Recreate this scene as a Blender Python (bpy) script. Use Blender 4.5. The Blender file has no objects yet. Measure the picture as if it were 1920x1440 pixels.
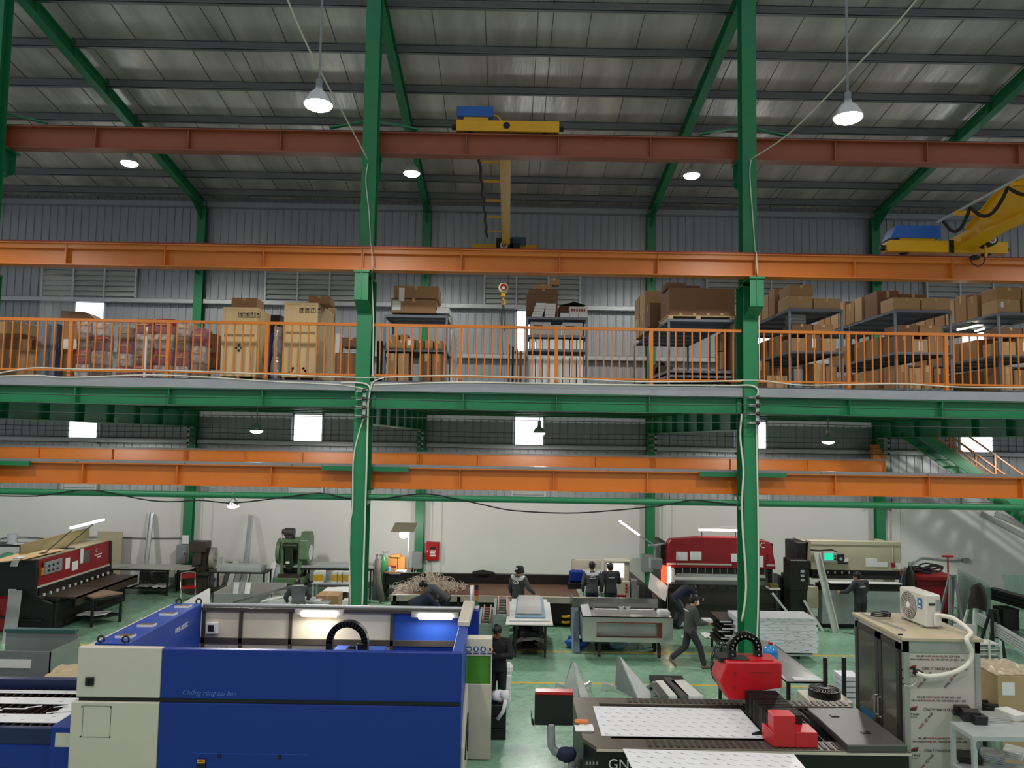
import bpy, bmesh, math, random
from mathutils import Vector, Matrix
random.seed(7)
SC = bpy.context.scene
COL = SC.collection
R = math.radians
PI = math.pi
# ---------------------------------------------------------------- camera
CAMH = 5.25
YAW, PITCH, ROLL, FPX = 0.0042, 0.0710, 0.0162, 1441.7
FW = Vector((math.sin(YAW)*math.cos(PITCH), math.cos(YAW)*math.cos(PITCH), math.sin(PITCH)))
_r = Vector((math.cos(YAW), -math.sin(YAW), 0)); _u = _r.cross(FW)
RT = _r*math.cos(ROLL) + _u*math.sin(ROLL); UP = -_r*math.sin(ROLL) + _u*math.cos(ROLL)
cd = bpy.data.cameras.new('camera'); cam = bpy.data.objects.new('camera', cd); COL.objects.link(cam)
cam.matrix_world = Matrix(((RT.x, UP.x, -FW.x, 0), (RT.y, UP.y, -FW.y, 0), (RT.z, UP.z, -FW.z, CAMH), (0, 0, 0, 1)))
cd.sensor_width = 36; cd.lens = FPX/1920*36; cd.clip_end = 200; cd.clip_start = 0.1
SC.camera = cam
# ---------------------------------------------------------------- world, exposure
SC.view_settings.view_transform = 'Standard'; SC.view_settings.look = 'None'
SC.view_settings.gamma = 1; SC.view_settings.use_curve_mapping = False
SC.view_settings.exposure = 0.0
W = bpy.data.worlds.new('daylight'); SC.world = W; W.use_nodes = True
W.node_tree.nodes['Background'].inputs[0].default_value = (0.93, 0.97, 1.0, 1)
W.node_tree.nodes['Background'].inputs[1].default_value = 0.38
try:
    SC.cycles.use_denoising = True; SC.cycles.max_bounces = 6; SC.cycles.sample_clamp_indirect = 4
    SC.cycles.use_adaptive_sampling = True
except Exception: pass
def lamp(kind, loc, power, size=.3, col=(1, .97, .9), rot=(0, 0, 0), sy=None, name='hall_light', spread=None):
    l = bpy.data.lights.new(name, kind); l.energy = power; l.color = col
    if kind == 'AREA':
        l.size = size
        if sy: l.shape = 'RECTANGLE'; l.size_y = sy
        if spread: l.spread = spread
    else: l.shadow_soft_size = size
    o = bpy.data.objects.new(name, l); o.location = loc; o.rotation_euler = rot; COL.objects.link(o); return o
def spot(loc, power, ang, col=(1, .97, .9), size=.2):
    o = lamp('SPOT', loc, power, size, col); o.data.spot_size = R(ang); o.data.spot_blend = .35; return o
# the high bay lamps of the hall (rows of the near bay, and over the far bay)
for X in (-11.01, -3.01, 4.99, 12.99):
    spot((X, 21.9, 12.7), 900, 142)
for X in (-11.01, -3.01, 4.99, 12.99):
    spot((X, 11.6, 10.2), 640, 154)
    spot((X, 4.0, 10.2), 700, 152)
for X in (-15.1, -7.1, .9, 9.1, 17.0):  # lamps under the mezzanine; far right one added to brighten the wall
    spot((X, 21.7, 5.1), 430, 177, (1, .98, .92)).data.spot_blend = .06
# ---------------------------------------------------------------- pixel helpers
def ray(px, py): return RT*((px-960)/FPX) - UP*((py-720)/FPX) + FW
def at(px, py, Y):
    d = ray(px, py); return d*(Y/d.y) + Vector((0, 0, CAMH))
def fl(px, py, z=0.):
    d = ray(px, py); return d*((z-CAMH)/d.z) + Vector((0, 0, CAMH))
# ---------------------------------------------------------------- materials
MATS = {}
def lin(c):
    if isinstance(c, str):
        c = [int(c[i:i+2], 16)/255 for i in (0, 2, 4)]
        c = [x/12.92 if x <= .04045 else ((x+.055)/1.055)**2.4 for x in c]
    return (*c[:3], 1)
def mat(name, col=None, r=.5, m=0., var=.12, sc=3., bump=0., bsc=30., em=None, ems=0., alpha=1., stretch=None, trans=0., coat=0., ior=None):
    if name in MATS: return MATS[name]
    M = bpy.data.materials.new(name); M.use_nodes = True; nt = M.node_tree; N = nt.nodes; L = nt.links
    b = N['Principled BSDF']; c = lin(col)
    b.inputs['Roughness'].default_value = r; b.inputs['Metallic'].default_value = m
    b.inputs['Base Color'].default_value = c
    if coat: b.inputs['Coat Weight'].default_value = coat
    if ior: b.inputs['IOR'].default_value = ior
    if trans: b.inputs['Transmission Weight'].default_value = trans
    if alpha < 1: b.inputs['Alpha'].default_value = alpha
    if em: b.inputs['Emission Color'].default_value = lin(em); b.inputs['Emission Strength'].default_value = ems
    tc = None
    def coords(scale):
        nonlocal tc
        if tc is None: tc = N.new('ShaderNodeTexCoord')
        if stretch:
            mp = N.new('ShaderNodeMapping'); mp.inputs['Scale'].default_value = stretch
            L.new(tc.outputs['Object'], mp.inputs[0]); return mp.outputs[0]
        return tc.outputs['Object']
    if var:
        nz = N.new('ShaderNodeTexNoise'); nz.inputs['Scale'].default_value = sc; nz.inputs['Detail'].default_value = 5
        L.new(coords(sc), nz.inputs['Vector'])
        mx = N.new('ShaderNodeMixRGB'); mx.inputs[1].default_value = tuple(max(0, x*(1-var)) for x in c[:3])+(1,)
        mx.inputs[2].default_value = tuple(min(1, x*(1+var)) for x in c[:3])+(1,)
        L.new(nz.outputs[0], mx.inputs[0]); L.new(mx.outputs[0], b.inputs['Base Color'])
    if bump:
        nz = N.new('ShaderNodeTexNoise'); nz.inputs['Scale'].default_value = bsc; nz.inputs['Detail'].default_value = 3
        L.new(coords(bsc), nz.inputs['Vector'])
        bp = N.new('ShaderNodeBump'); bp.inputs['Strength'].default_value = bump; bp.inputs['Distance'].default_value = .05
        L.new(nz.outputs[0], bp.inputs['Height']); L.new(bp.outputs[0], b.inputs['Normal'])
    MATS[name] = M; return M
GREEN = mat('green_paint', '237d50', .38, var=.1)
GREEND = GREEN
ORANGE = mat('orange_paint', 'd2782a', .35, var=.08)
REDOX = mat('red_oxide_paint', '9a5236', .45, var=.12)
RAILM = mat('rail_steel', '8b4038', .35, .5)
GALV = mat('galvanised_steel', 'bcc0c2', .36, .35, var=.15, sc=6, bump=.1, bsc=8)
STEEL = mat('bare_steel', '8d8f90', .35, .85, var=.15)
STAIN = mat('stainless_steel', 'cfcfcd', .28, .75, var=.06, bump=.08, bsc=3)
DSTEEL = mat('dark_steel', '2b2a2a', .45, .4, var=.2)
BLACK = mat('black_plastic', '101011', .45, var=.1)
RUBBER = mat('rubber', '18181a', .7)
GREYP = mat('grey_paint', '8a8e90', .45)
RACKG = mat('rack_grey_paint', '6d7683', .45)
WHITEP = mat('white_paint', 'd9dad6', .45, var=.04)
CREAM = mat('cream_paint', 'cac2b3', .45, var=.05)
BLUE = mat('blue_paint', '022b86', .4, var=.06)
CBLUE = mat('crane_blue_paint', '1a57a8', .4)
YELL = mat('yellow_paint', 'e0a412', .38, var=.1)
REDP = mat('red_paint', 'b0141c', .35, var=.08)
DRED = mat('dark_red_paint', '8e1420', .38, var=.1)
PRESSG = mat('press_green_paint', '587453', .4, var=.15)
PLY = mat('plywood', 'd3b98b', .6, var=.12, sc=2, stretch=(6, 6, .8))
WOOD = mat('brown_wood', '8a6244', .65, var=.2, sc=2, stretch=(1, 6, 6))
CARD = mat('cardboard', 'a07a55', .75, var=.08)
CARDD = mat('dark_cardboard', '7a5940', .75, var=.1)
CARDL = mat('pale_cardboard', 'b3926b', .75, var=.08)
TAPE = mat('parcel_tape', 'c2a273', .35, var=.05)
PAPER = mat('white_paper', 'e8e8ea', .7, var=.03)
CABLEW = mat('white_cable', 'd8d4c6', .5, var=.03)
WRAPM = mat('clear_wrap', 'd5dade', .08, alpha=.13, var=.2, sc=9, bump=.8, bsc=10)
GLASSM = mat('dark_glass', '2f3a36', .06, var=.05, alpha=.55)
GLASSG = mat('green_glass', '5f8f80', .05, var=.05, alpha=.3)
LAMPE = mat('lamp_glow', 'ffffff', em='fff6e6', ems=28, var=0)
TUBEE = mat('tube_glow', 'ffffff', em='fff3d8', ems=14, var=0)
DAYE = mat('daylight_pane', 'ffffff', em='f2fbff', ems=3.2, var=0)
WALLW = mat('white_plaster', 'dedddb', .8, var=.05, sc=.7, bump=.05, bsc=4)
CORR = mat('grey_metal_cladding', 'a0a5a9', .38, .3, var=.06, sc=1)
LOUV = mat('louvre_grey', 'b7bdbc', .5)
BLUEPL = mat('blue_plastic', '2f7fc8', .25, var=.1)
SKIN = mat('skin', 'b98765', .55, var=.06)
SKIND = mat('tanned_skin', '8a5638', .55, var=.06)
HAIR = mat('black_hair', '0d0c0c', .5, var=.2, sc=40)
GJACK = mat('charcoal_jacket', '4a4b50', .8, var=.15, bump=.3, bsc=25)
DJACK = mat('dark_grey_jacket', '35363b', .8, var=.15, bump=.3, bsc=25)
NAVY = mat('navy_cloth', '141d38', .8, var=.15)
BLKCL = mat('black_cloth', '121214', .8, var=.2)
LGREY = mat('pale_grey_cloth', 'c4c6c8', .8, var=.08)
TROU = mat('dark_trousers', '26272b', .8, var=.2)
# ---------------------------------------------------------------- mesh builder
WROOT = {}
class B:
    def __init__(s): s.v = []; s.f = []; s.mi = []; s.m = 0
    def add(s, vs, fs):
        o = len(s.v); s.v += [Vector(v) for v in vs]
        for f in fs: s.f.append([o+i for i in f]); s.mi.append(s.m)
        return s
    def hexa(s, p):   # p: 4 bottom ccw, 4 top ccw
        return s.add(p, [(3, 2, 1, 0), (4, 5, 6, 7), (0, 1, 5, 4), (1, 2, 6, 5), (2, 3, 7, 6), (3, 0, 4, 7)])
    def box(s, x0, y0, z0, x1, y1, z1):
        if x0 > x1: x0, x1 = x1, x0
        if y0 > y1: y0, y1 = y1, y0
        if z0 > z1: z0, z1 = z1, z0
        return s.hexa([(x0, y0, z0), (x1, y0, z0), (x1, y1, z0), (x0, y1, z0), (x0, y0, z1), (x1, y0, z1), (x1, y1, z1), (x0, y1, z1)])
    def cb(s, c, sz, rot=None):   # centred box, optional euler
        M = (Matrix.Identity(3) if rot is None else __import__('mathutils').Euler(rot).to_matrix())
        c = Vector(c); hx, hy, hz = sz[0]/2, sz[1]/2, sz[2]/2
        return s.hexa([c+M@Vector(p) for p in ((-hx, -hy, -hz), (hx, -hy, -hz), (hx, hy, -hz), (-hx, hy, -hz), (-hx, -hy, hz), (hx, -hy, hz), (hx, hy, hz), (-hx, hy, hz))])
    def bar(s, p, q, w, h, upv=(0, 0, 1)):   # rectangular bar between two points
        p, q = Vector(p), Vector(q); d = (q-p).normalized(); u = Vector(upv)
        if abs(d.dot(u)) > .98: u = Vector((0, 1, 0))
        sx = d.cross(u).normalized()*w/2; su = sx.cross(d).normalized()*h/2
        return s.hexa([p-sx-su, p+sx-su, q+sx-su, q-sx-su, p-sx+su, p+sx+su, q+sx+su, q-sx+su])
    def prism(s, poly, ax, a, b):   # poly (2d) extruded along axis: x:(y,z) y:(x,z) z:(x,y)
        def P(u, v, t): return {'x': (t, u, v), 'y': (u, t, v), 'z': (u, v, t)}[ax]
        n = len(poly); vs = [P(u, v, a) for u, v in poly]+[P(u, v, b) for u, v in poly]
        return s.add(vs, [list(range(n))[::-1], list(range(n, 2*n))]+[(i, (i+1) % n, n+(i+1) % n, n+i) for i in range(n)])
    def tube(s, pts, r, n=8):
        pts = [Vector(p) for p in pts]; k = len(pts); rs = r if isinstance(r, (list, tuple)) else [r]*k
        vs = []; a = None
        for i, p in enumerate(pts):
            d = (pts[min(i+1, k-1)]-pts[max(i-1, 0)]).normalized()
            if a is None:
                a = d.orthogonal().normalized()
            a = (a-d*a.dot(d)).normalized(); b = d.cross(a)
            vs += [p+(a*math.cos(2*PI*j/n)+b*math.sin(2*PI*j/n))*rs[i] for j in range(n)]
        fs = [(i*n+j, i*n+(j+1) % n, (i+1)*n+(j+1) % n, (i+1)*n+j) for i in range(k-1) for j in range(n)]
        return s.add(vs, fs+[list(range(n))[::-1], [(k-1)*n+j for j in range(n)]])
    def cyl(s, p, q, r, r2=None, n=16): return s.tube([p, q], [r, r if r2 is None else r2], n)
    def lathe(s, c, prof, n=20, ax=(0, 0, 1)):   # prof: (radius, height) pairs
        c = Vector(c); d = Vector(ax).normalized(); a = d.orthogonal().normalized(); b = d.cross(a)
        vs = [c+d*h+(a*math.cos(2*PI*j/n)+b*math.sin(2*PI*j/n))*max(r, 1e-4) for r, h in prof for j in range(n)]
        k = len(prof)
        fs = [(i*n+j, i*n+(j+1) % n, (i+1)*n+(j+1) % n, (i+1)*n+j) for i in range(k-1) for j in range(n)]
        return s.add(vs, fs+[list(range(n))[::-1], [(k-1)*n+j for j in range(n)]])
    def ball(s, c, r, n=12, sc=(1, 1, 1)):
        c = Vector(c); m = n//2; vs = []
        for i in range(m+1):
            t = PI*i/m
            vs += [c+Vector((sc[0]*r*math.sin(t)*math.cos(2*PI*j/n), sc[1]*r*math.sin(t)*math.sin(2*PI*j/n), -sc[2]*r*math.cos(t))) for j in range(n)]
        return s.add(vs, [(i*n+j, i*n+(j+1) % n, (i+1)*n+(j+1) % n, (i+1)*n+j) for i in range(m) for j in range(n)])
    def lump(s, c, r, n=12, sc=(1, 1, 1), seed=1, amp=.16):   # crumpled rounded shape
        k = len(s.v); s.ball(c, r, n, sc); rn = random.Random(seed); c = Vector(c)
        for i in range(k, len(s.v)): s.v[i] = c+(s.v[i]-c)*(1+rn.uniform(-amp, amp))
        return s
    def sheet(s, a, b, c, d, t=.004):   # thin plate through 4 corners
        a, b, c, d = map(Vector, (a, b, c, d)); n = (b-a).cross(d-a).normalized()*t
        return s.hexa([a-n, b-n, c-n, d-n, a, b, c, d])
    def crumple(s, x0, y0, x1, y1, z, nx=10, ny=10, amp=.03, f=None, seed=0, t=.0):
        rn = random.Random(seed); vs = []
        for j in range(ny+1):
            for i in range(nx+1):
                u, v = i/nx, j/ny
                vs.append((x0+(x1-x0)*u, y0+(y1-y0)*v, z+(f(u, v) if f else 0)+rn.uniform(-amp, amp)))
        return s.add(vs, [(j*(nx+1)+i, j*(nx+1)+i+1, (j+1)*(nx+1)+i+1, (j+1)*(nx+1)+i) for j in range(ny) for i in range(nx)])
    def ibx(s, x0, x1, y, z0, z1, fw=.3, tf=.02, tw=.015, st=()):   # I beam along x
        s.box(x0, y-fw/2, z1-tf, x1, y+fw/2, z1); s.box(x0, y-fw/2, z0, x1, y+fw/2, z0+tf)
        s.box(x0, y-tw/2, z0+tf, x1, y+tw/2, z1-tf)
        for x in st: s.box(x-.008, y-fw/2+.02, z0+tf, x+.008, y+fw/2-.02, z1-tf)
        return s
    def obj(s, name, m, parent=None, smooth=False, bevel=0, label=None, seg=1):
        root = parent
        while root is not None and root.parent is not None: root = root.parent
        off = Vector(WROOT.get(root.name, (0, 0, 0))) if root is not None else None
        if root is None:
            xs = [v.x for v in s.v]; ys = [v.y for v in s.v]; zs = [v.z for v in s.v]
            off = Vector(((min(xs)+max(xs))/2, (min(ys)+max(ys))/2, min(zs)))
        me = bpy.data.meshes.new(name); me.from_pydata([v-off for v in s.v], [], s.f)
        ms = m if isinstance(m, (list, tuple)) else [m]
        for x in ms: me.materials.append(x)
        me.polygons.foreach_set('material_index', s.mi)
        bm = bmesh.new(); bm.from_mesh(me); bmesh.ops.recalc_face_normals(bm, faces=bm.faces); bm.to_mesh(me); bm.free()
        if smooth: me.polygons.foreach_set('use_smooth', [True]*len(me.polygons))
        o = bpy.data.objects.new(name, me); COL.objects.link(o)
        if parent is not None: o.parent = parent
        else: o.location = off
        if bevel:
            bv = o.modifiers.new('bevel', 'BEVEL'); bv.width = bevel; bv.segments = seg; bv.limit_method = 'ANGLE'
        if label: o['label'] = label
        return o
def tag(o, label, cat, group=None, kind=None):
    o['label'] = label; o['category'] = cat
    if group: o['group'] = group
    if kind: o['kind'] = kind
    return o
def thing(name, label, cat, loc=(0, 0, 0), rz=0, group=None, w=False):
    o = bpy.data.objects.new(name, None); COL.objects.link(o); o.empty_display_size = .1
    o.location = loc; o.rotation_euler = (0, 0, rz)
    if w: WROOT[o.name] = tuple(loc)     # parts are given in world coordinates
    return tag(o, label, cat, group)
def struct(o, label=None):
    o['kind'] = 'structure'
    if label: o['label'] = label
    return o
def dup(o, loc=None, rz=None, label=None, parent=None):
    c = o.copy(); COL.objects.link(c)
    if parent is not None: c.parent = parent
    if loc is not None: c.location = loc
    if rz is not None: c.rotation_euler = (0, 0, rz)
    if label: c['label'] = label
    for ch in o.children: dup(ch, parent=c)
    return c
def text(s, size, loc, rot, m, name, parent, ext=.002, align='LEFT', shear=0., fit=None):
    cu = bpy.data.curves.new(name, 'FONT'); cu.body = s; cu.size = size; cu.extrude = ext; cu.align_x = align; cu.shear = shear
    o = bpy.data.objects.new(name, cu); COL.objects.link(o)
    me = None
    bpy.context.view_layer.update()
    me = bpy.data.meshes.new_from_object(o.evaluated_get(bpy.context.evaluated_depsgraph_get()))
    if fit:
        k = fit/max(v.co.x for v in me.vertices)
        for v in me.vertices: v.co.x *= k
    bpy.data.objects.remove(o); me.materials.clear(); me.materials.append(m)
    o = bpy.data.objects.new(name, me); COL.objects.link(o)
    root = parent
    while root.parent is not None: root = root.parent
    o.parent = parent; o.location = Vector(loc)-Vector(WROOT.get(root.name, (0, 0, 0))); o.rotation_euler = rot
    return o
ORD = ['first', 'second', 'third', 'fourth', 'fifth', 'sixth', 'seventh', 'eighth', 'ninth', 'tenth', 'eleventh', 'twelfth', 'thirteenth', 'fourteenth', 'fifteenth', 'sixteenth']
# ================================================================ STRUCTURE
COLX = [-3.01+8*k for k in (-1, 0, 1, 2)]
YF, YB, YW = 15.79, 26.86, 27.2
ZM = 6.37      # mezzanine floor
X0, X1 = -21.0, 21.0
# floor : green epoxy
fm = mat('green_epoxy_floor', '86b196', .22, var=.1, sc=.7, bump=.04, bsc=2.0)
nt = fm.node_tree; N = nt.nodes; Lk = nt.links
nz2 = N.new('ShaderNodeTexNoise'); nz2.inputs['Scale'].default_value = 6; nz2.inputs['Detail'].default_value = 8
mr = N.new('ShaderNodeMapRange'); mr.inputs[1].default_value = .3; mr.inputs[2].default_value = .7; mr.inputs[3].default_value = .16; mr.inputs[4].default_value = .42
Lk.new(N['Texture Coordinate'].outputs['Object'], nz2.inputs['Vector'])
Lk.new(nz2.outputs[0], mr.inputs[0]); Lk.new(mr.outputs[0], N['Principled BSDF'].inputs['Roughness'])
b = B(); b.box(X0, -1, -.2, X1, 27.6, 0)
struct(b.obj('floor', fm), 'green epoxy painted concrete workshop floor')
ym = mat('floor_line_yellow', 'd8b645', .4, var=.15, sc=5)
for px, py, x0, x1 in ((1050, 1222, -10.9, 10), (1050, 1281, -1.0, 10)):
    y = fl(px, py).y
    b = B(); b.box(x0, y-.05, 0, x1, y+.05, .004)
    struct(b.obj('trim_%d' % (1 if py < 1250 else 2), ym), 'yellow floor marking line')
p = fl(1780, 1207)
b = B(); b.box(p.x-1.2, p.y-.05, 0, p.x+1.2, p.y+.05, .004); b.box(p.x+1.1, p.y-.05, 0, p.x+1.2, p.y+.9, .004); struct(b.obj('trim_3', ym), 'yellow floor marking corner line')
jm = mat('floor_joint', '3d5f4d', .6)
for x in (fl(1290, 1200).x, -1.2):
    b = B(); b.box(x-.006, 9, 0, x+.006, 20, .003); struct(b.obj('trim_4' if x > 0 else 'trim_5', jm), 'thin floor joint line')
# white plaster wall
ZT = at(880, 935, 27.1).z
b = B(); b.box(X0, 27.1, 0, X1, 27.4, ZT)
for k in range(-2, 3): b.box(-3.01+8*k+.45, 27.04, 0, -3.01+8*k+.75, 27.12, ZT)
struct(b.obj('wall_back_lower', WALLW), 'white plastered lower wall')
# corrugated cladding
def corr(x0, x1, z0, z1, y):
    pr = []; x = x0; p = .279
    while x < x1:
        pr += [(x, y), (x+.2, y), (x+.218, y-.03), (x+.252, y-.03), (x+.27, y)]; x += p
    vs = [(a, c, z0) for a, c in pr]+[(a, c, z1) for a, c in pr]; n = len(pr)
    bb = B(); bb.add(vs, [(i, i+1, n+i+1, n+i) for i in range(n-1)])
    bb.box(x0, y+.02, z0, x1, y+.1, z1)
    return bb
struct(corr(X0, X1, ZT, 14.0, YW).obj('wall_back_cladding', CORR), 'grey corrugated metal upper wall')
# cap strip at wall top, girts
for i, z in enumerate((at(200, 563, 27.1).z, at(900, 668, 27.1).z, at(990, 838, 27.1).z, at(800, 392, 27.1).z-.03)):
    b = B()
    segs = [(X0, COLX[0]-.15)]+[(COLX[k]+.15, COLX[k+1]-.15) for k in range(3)]+[(COLX[3]+.15, X1)]
    for a, c in segs:
        if i == 3: b.box(a, 26.95, z-.06, c, 27.17, z+.12)
        else:
            b.box(a, 26.97, z-.08, c, 26.985, z+.08); b.box(a, 26.97, z+.07, c, 27.16, z+.085); b.box(a, 26.97, z-.085, c, 27.16, z-.07)
    struct(b.obj('trim_%d' % (6+i), GALV if i < 3 else CORR), 'galvanised wall girt along the back wall')
# daylight windows
def win(n, px0, py0, px1, py1, lab, bars=1):
    a, c = at(px0, py1, 27.1), at(px1, py0, 27.1)
    r = thing('window_%d' % n, lab, 'window', ((a.x+c.x)/2, 27.1, a.z), w=True); r['kind'] = 'structure'
    b = B(); b.box(a.x, 27.12, a.z, c.x, 27.15, c.z); b.obj('pane', DAYE, r)
    b = B(); t = .03
    for x in (a.x, c.x): b.box(x-t, 27.08, a.z-t, x+t, 27.16, c.z+t)
    for z in (a.z, c.z): b.box(a.x-t, 27.08, z-t, c.x+t, 27.16, z+t)
    b.obj('window_frame', GALV, r)
WL = [(127, 771, 185, 829), (549, 777, 606, 834), (964, 782, 1020, 841), (1380, 790, 1437, 850), (1800, 797, 1861, 856)]
for i, q in enumerate(WL): win(1+i, *q, 'bright daylight window below the mezzanine, %s from the left' % ORD[i])
WU = [(137, 567, 197, 645), (553, 577, 611, 655), (967, 583, 1025, 660), (1383, 590, 1443, 665), (1800, 600, 1862, 678)]
for i, q in enumerate(WU): win(6+i, *q, 'bright daylight window behind the mezzanine boxes, %s from the left' % ORD[i])
# louvre windows
def louv(n, px0, py0, px1, py1, ns, nsl, lab):
    a, c = at(px0, py1, 27.1), at(px1, py0, 27.1)
    r = thing('window_%d' % n, lab, 'window', ((a.x+c.x)/2, 27.1, a.z), w=True); r['kind'] = 'structure'
    b = B(); t = .03
    for i in range(ns+1):
        x = a.x+(c.x-a.x)*i/ns; b.box(x-t, 27.03, a.z, x+t, 27.16, c.z)
    for z in (a.z, c.z): b.box(a.x-t, 27.03, z-t, c.x+t, 27.16, z+t)
    b.obj('window_frame', GALV, r)
    b = B(); h = (c.z-a.z)/nsl
    for j in range(nsl):
        z = a.z+h*j
        b.hexa([(a.x, 27.05, z), (c.x, 27.05, z), (c.x, 27.065, z), (a.x, 27.065, z), (a.x, 27.14, z+h*1.05), (c.x, 27.14, z+h*1.05), (c.x, 27.155, z+h*1.05), (a.x, 27.155, z+h*1.05)])
    b.obj('louvre_slats', LOUV, r)
for i, q in enumerate([(78, 489, 258, 563), (497, 497, 680, 570), (908, 505, 1088, 578), (1325, 513, 1505, 586), (1738, 520, 1922, 596)]):
    louv(11+i, *q, 3, 8, 'wide grey louvre window high on the back wall, %s from the left' % ORD[i])
for i, q in enumerate([(118, 897, 182, 922), (543, 905, 605, 931), (960, 910, 1022, 936), (1378, 918, 1440, 944), (1807, 924, 1868, 950)]):
    louv(16+i, *q, 1, 3, 'small louvre vent just above the white wall, %s from the left' % ORD[i])
# roof
def zr(Y): return 15.36-.155*(Y-16.6)     # roof underside
rm = bpy.data.materials.new('foil_insulation'); rm.use_nodes = True; nt = rm.node_tree; N = nt.nodes; Lk = nt.links
pb = N['Principled BSDF']; pb.inputs['Metallic'].default_value = .38; pb.inputs['Roughness'].default_value = .33
tc = N.new('ShaderNodeTexCoord'); mp = N.new('ShaderNodeMapping'); mp.inputs['Scale'].default_value = (2.2, .45, 1)
Lk.new(tc.outputs['Object'], mp.inputs[0])
n1 = N.new('ShaderNodeTexNoise'); n1.inputs['Scale'].default_value = .55; n1.inputs['Detail'].default_value = 4; Lk.new(mp.outputs[0], n1.inputs['Vector'])
cr = N.new('ShaderNodeValToRGB'); cr.color_ramp.elements[0].position = .3; cr.color_ramp.elements[1].position = .72
cr.color_ramp.elements[0].color = lin('b3aead'); cr.color_ramp.elements[1].color = lin('f3ede3')  # pale warm patches in the foil colour stand in for reflected light
Lk.new(n1.outputs[0], cr.inputs[0]); Lk.new(cr.outputs[0], pb.inputs['Base Color'])
n2 = N.new('ShaderNodeTexNoise'); n2.inputs['Scale'].default_value = 1.4; n2.inputs['Detail'].default_value = 3; Lk.new(mp.outputs[0], n2.inputs['Vector'])
bp = N.new('ShaderNodeBump'); bp.inputs['Strength'].default_value = .22; bp.inputs['Distance'].default_value = .12
Lk.new(n2.outputs[0], bp.inputs['Height']); Lk.new(bp.outputs[0], pb.inputs['Normal'])
b = B(); ya, yb = 15.0, 27.4
b.hexa([(X0, ya, zr(ya)), (X1, ya, zr(ya)), (X1, yb, zr(yb)), (X0, yb, zr(yb)), (X0, ya, zr(ya)+.08), (X1, ya, zr(ya)+.08), (X1, yb, zr(yb)+.08), (X0, yb, zr(yb)+.08)])
struct(b.obj('ceiling', rm), 'foil insulated sloping roof underside')
b = B(); x = X0+.3
while x < X1:
    b.hexa([(x-.008, ya, zr(ya)-.012), (x+.008, ya, zr(ya)-.012), (x+.008, yb, zr(yb)-.012), (x-.008, yb, zr(yb)-.012), (x-.008, ya, zr(ya)), (x+.008, ya, zr(ya)), (x+.008, yb, zr(yb)), (x-.008, yb, zr(yb))]); x += 1.25
struct(b.obj('trim_10', mat('foil_seam', '6d6c60', .5, .3)), 'lapped seams of the roof foil')
PURM = mat('purlin_galvanised', '84878a', .42, .55, var=.12)
for i, Y in enumerate((15.4, 17.0, 18.6, 20.25, 21.9, 23.55, 25.2, 26.45)):
    z = zr(Y); b = B()
    b.box(X0, Y-.01, z-.25, X1, Y+.01, z-.005); b.box(X0, Y-.1, z-.262, X1, Y+.01, z-.25); b.box(X0, Y-.1, z-.262, X1, Y-.09, z-.21); b.box(X0, Y-.01, z-.03, X1, Y+.08, z-.018)
    struct(b.obj('roof_purlin', PURM), 'galvanised roof purlin')
b = B()
for X in (-7.3, .9, 9.0):
    for Y0, Y1 in ((15.4, 17.0), (17.0, 18.6), (18.6, 20.25), (20.25, 21.9), (21.9, 23.55), (23.55, 25.2), (25.2, 26.45)):
        b.tube([(X, Y0, zr(Y0)-.19), (X, Y1, zr(Y1)-.05)], .008, 5)
struct(b.obj('trim_11', DSTEEL), 'thin sag rods between the roof purlins')
# rafters
for k, X in enumerate([COLX[0]-8]+COLX):
    b = B(); ya, yb = 15.3, 26.95
    def rz_(Y, o): return zr(Y)-.22-o
    for o0, o1, w in ((0, .02, .22), (.02, .32, .014), (.32, .345, .22)):
        b.hexa([(X-w/2, ya, rz_(ya, o1)), (X+w/2, ya, rz_(ya, o1)), (X+w/2, yb, rz_(yb, o1)), (X-w/2, yb, rz_(yb, o1)), (X-w/2, ya, rz_(ya, o0)), (X+w/2, ya, rz_(ya, o0)), (X+w/2, yb, rz_(yb, o0)), (X-w/2, yb, rz_(yb, o0))])
    for Y in (17.0, 18.6, 20.25, 21.9, 23.55, 25.2): b.box(X-.1, Y-.01, rz_(Y, .32), X+.1, Y+.01, rz_(Y, 0))
    for Y in (18.6, 20.25, 21.9, 23.55, 25.2): b.box(X+.02, Y-.1, rz_(Y, 0), X+.03, Y+.1, zr(Y)-.02)
    # haunch at the wall column
    b.hexa([(X-.007, 25.7, rz_(25.7, .34)), (X+.007, 25.7, rz_(25.7, .34)), (X+.007, 26.9, rz_(26.9, .75)), (X-.007, 26.9, rz_(26.9, .75)), (X-.007, 25.7, rz_(25.7, .3)), (X+.007, 25.7, rz_(25.7, .3)), (X+.007, 26.9, rz_(26.9, .3)), (X-.007, 26.9, rz_(26.9, .3))])
    struct(b.obj('steel_rafter', GREEN), 'green steel roof rafter, %s from the left' % ORD[k])
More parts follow.
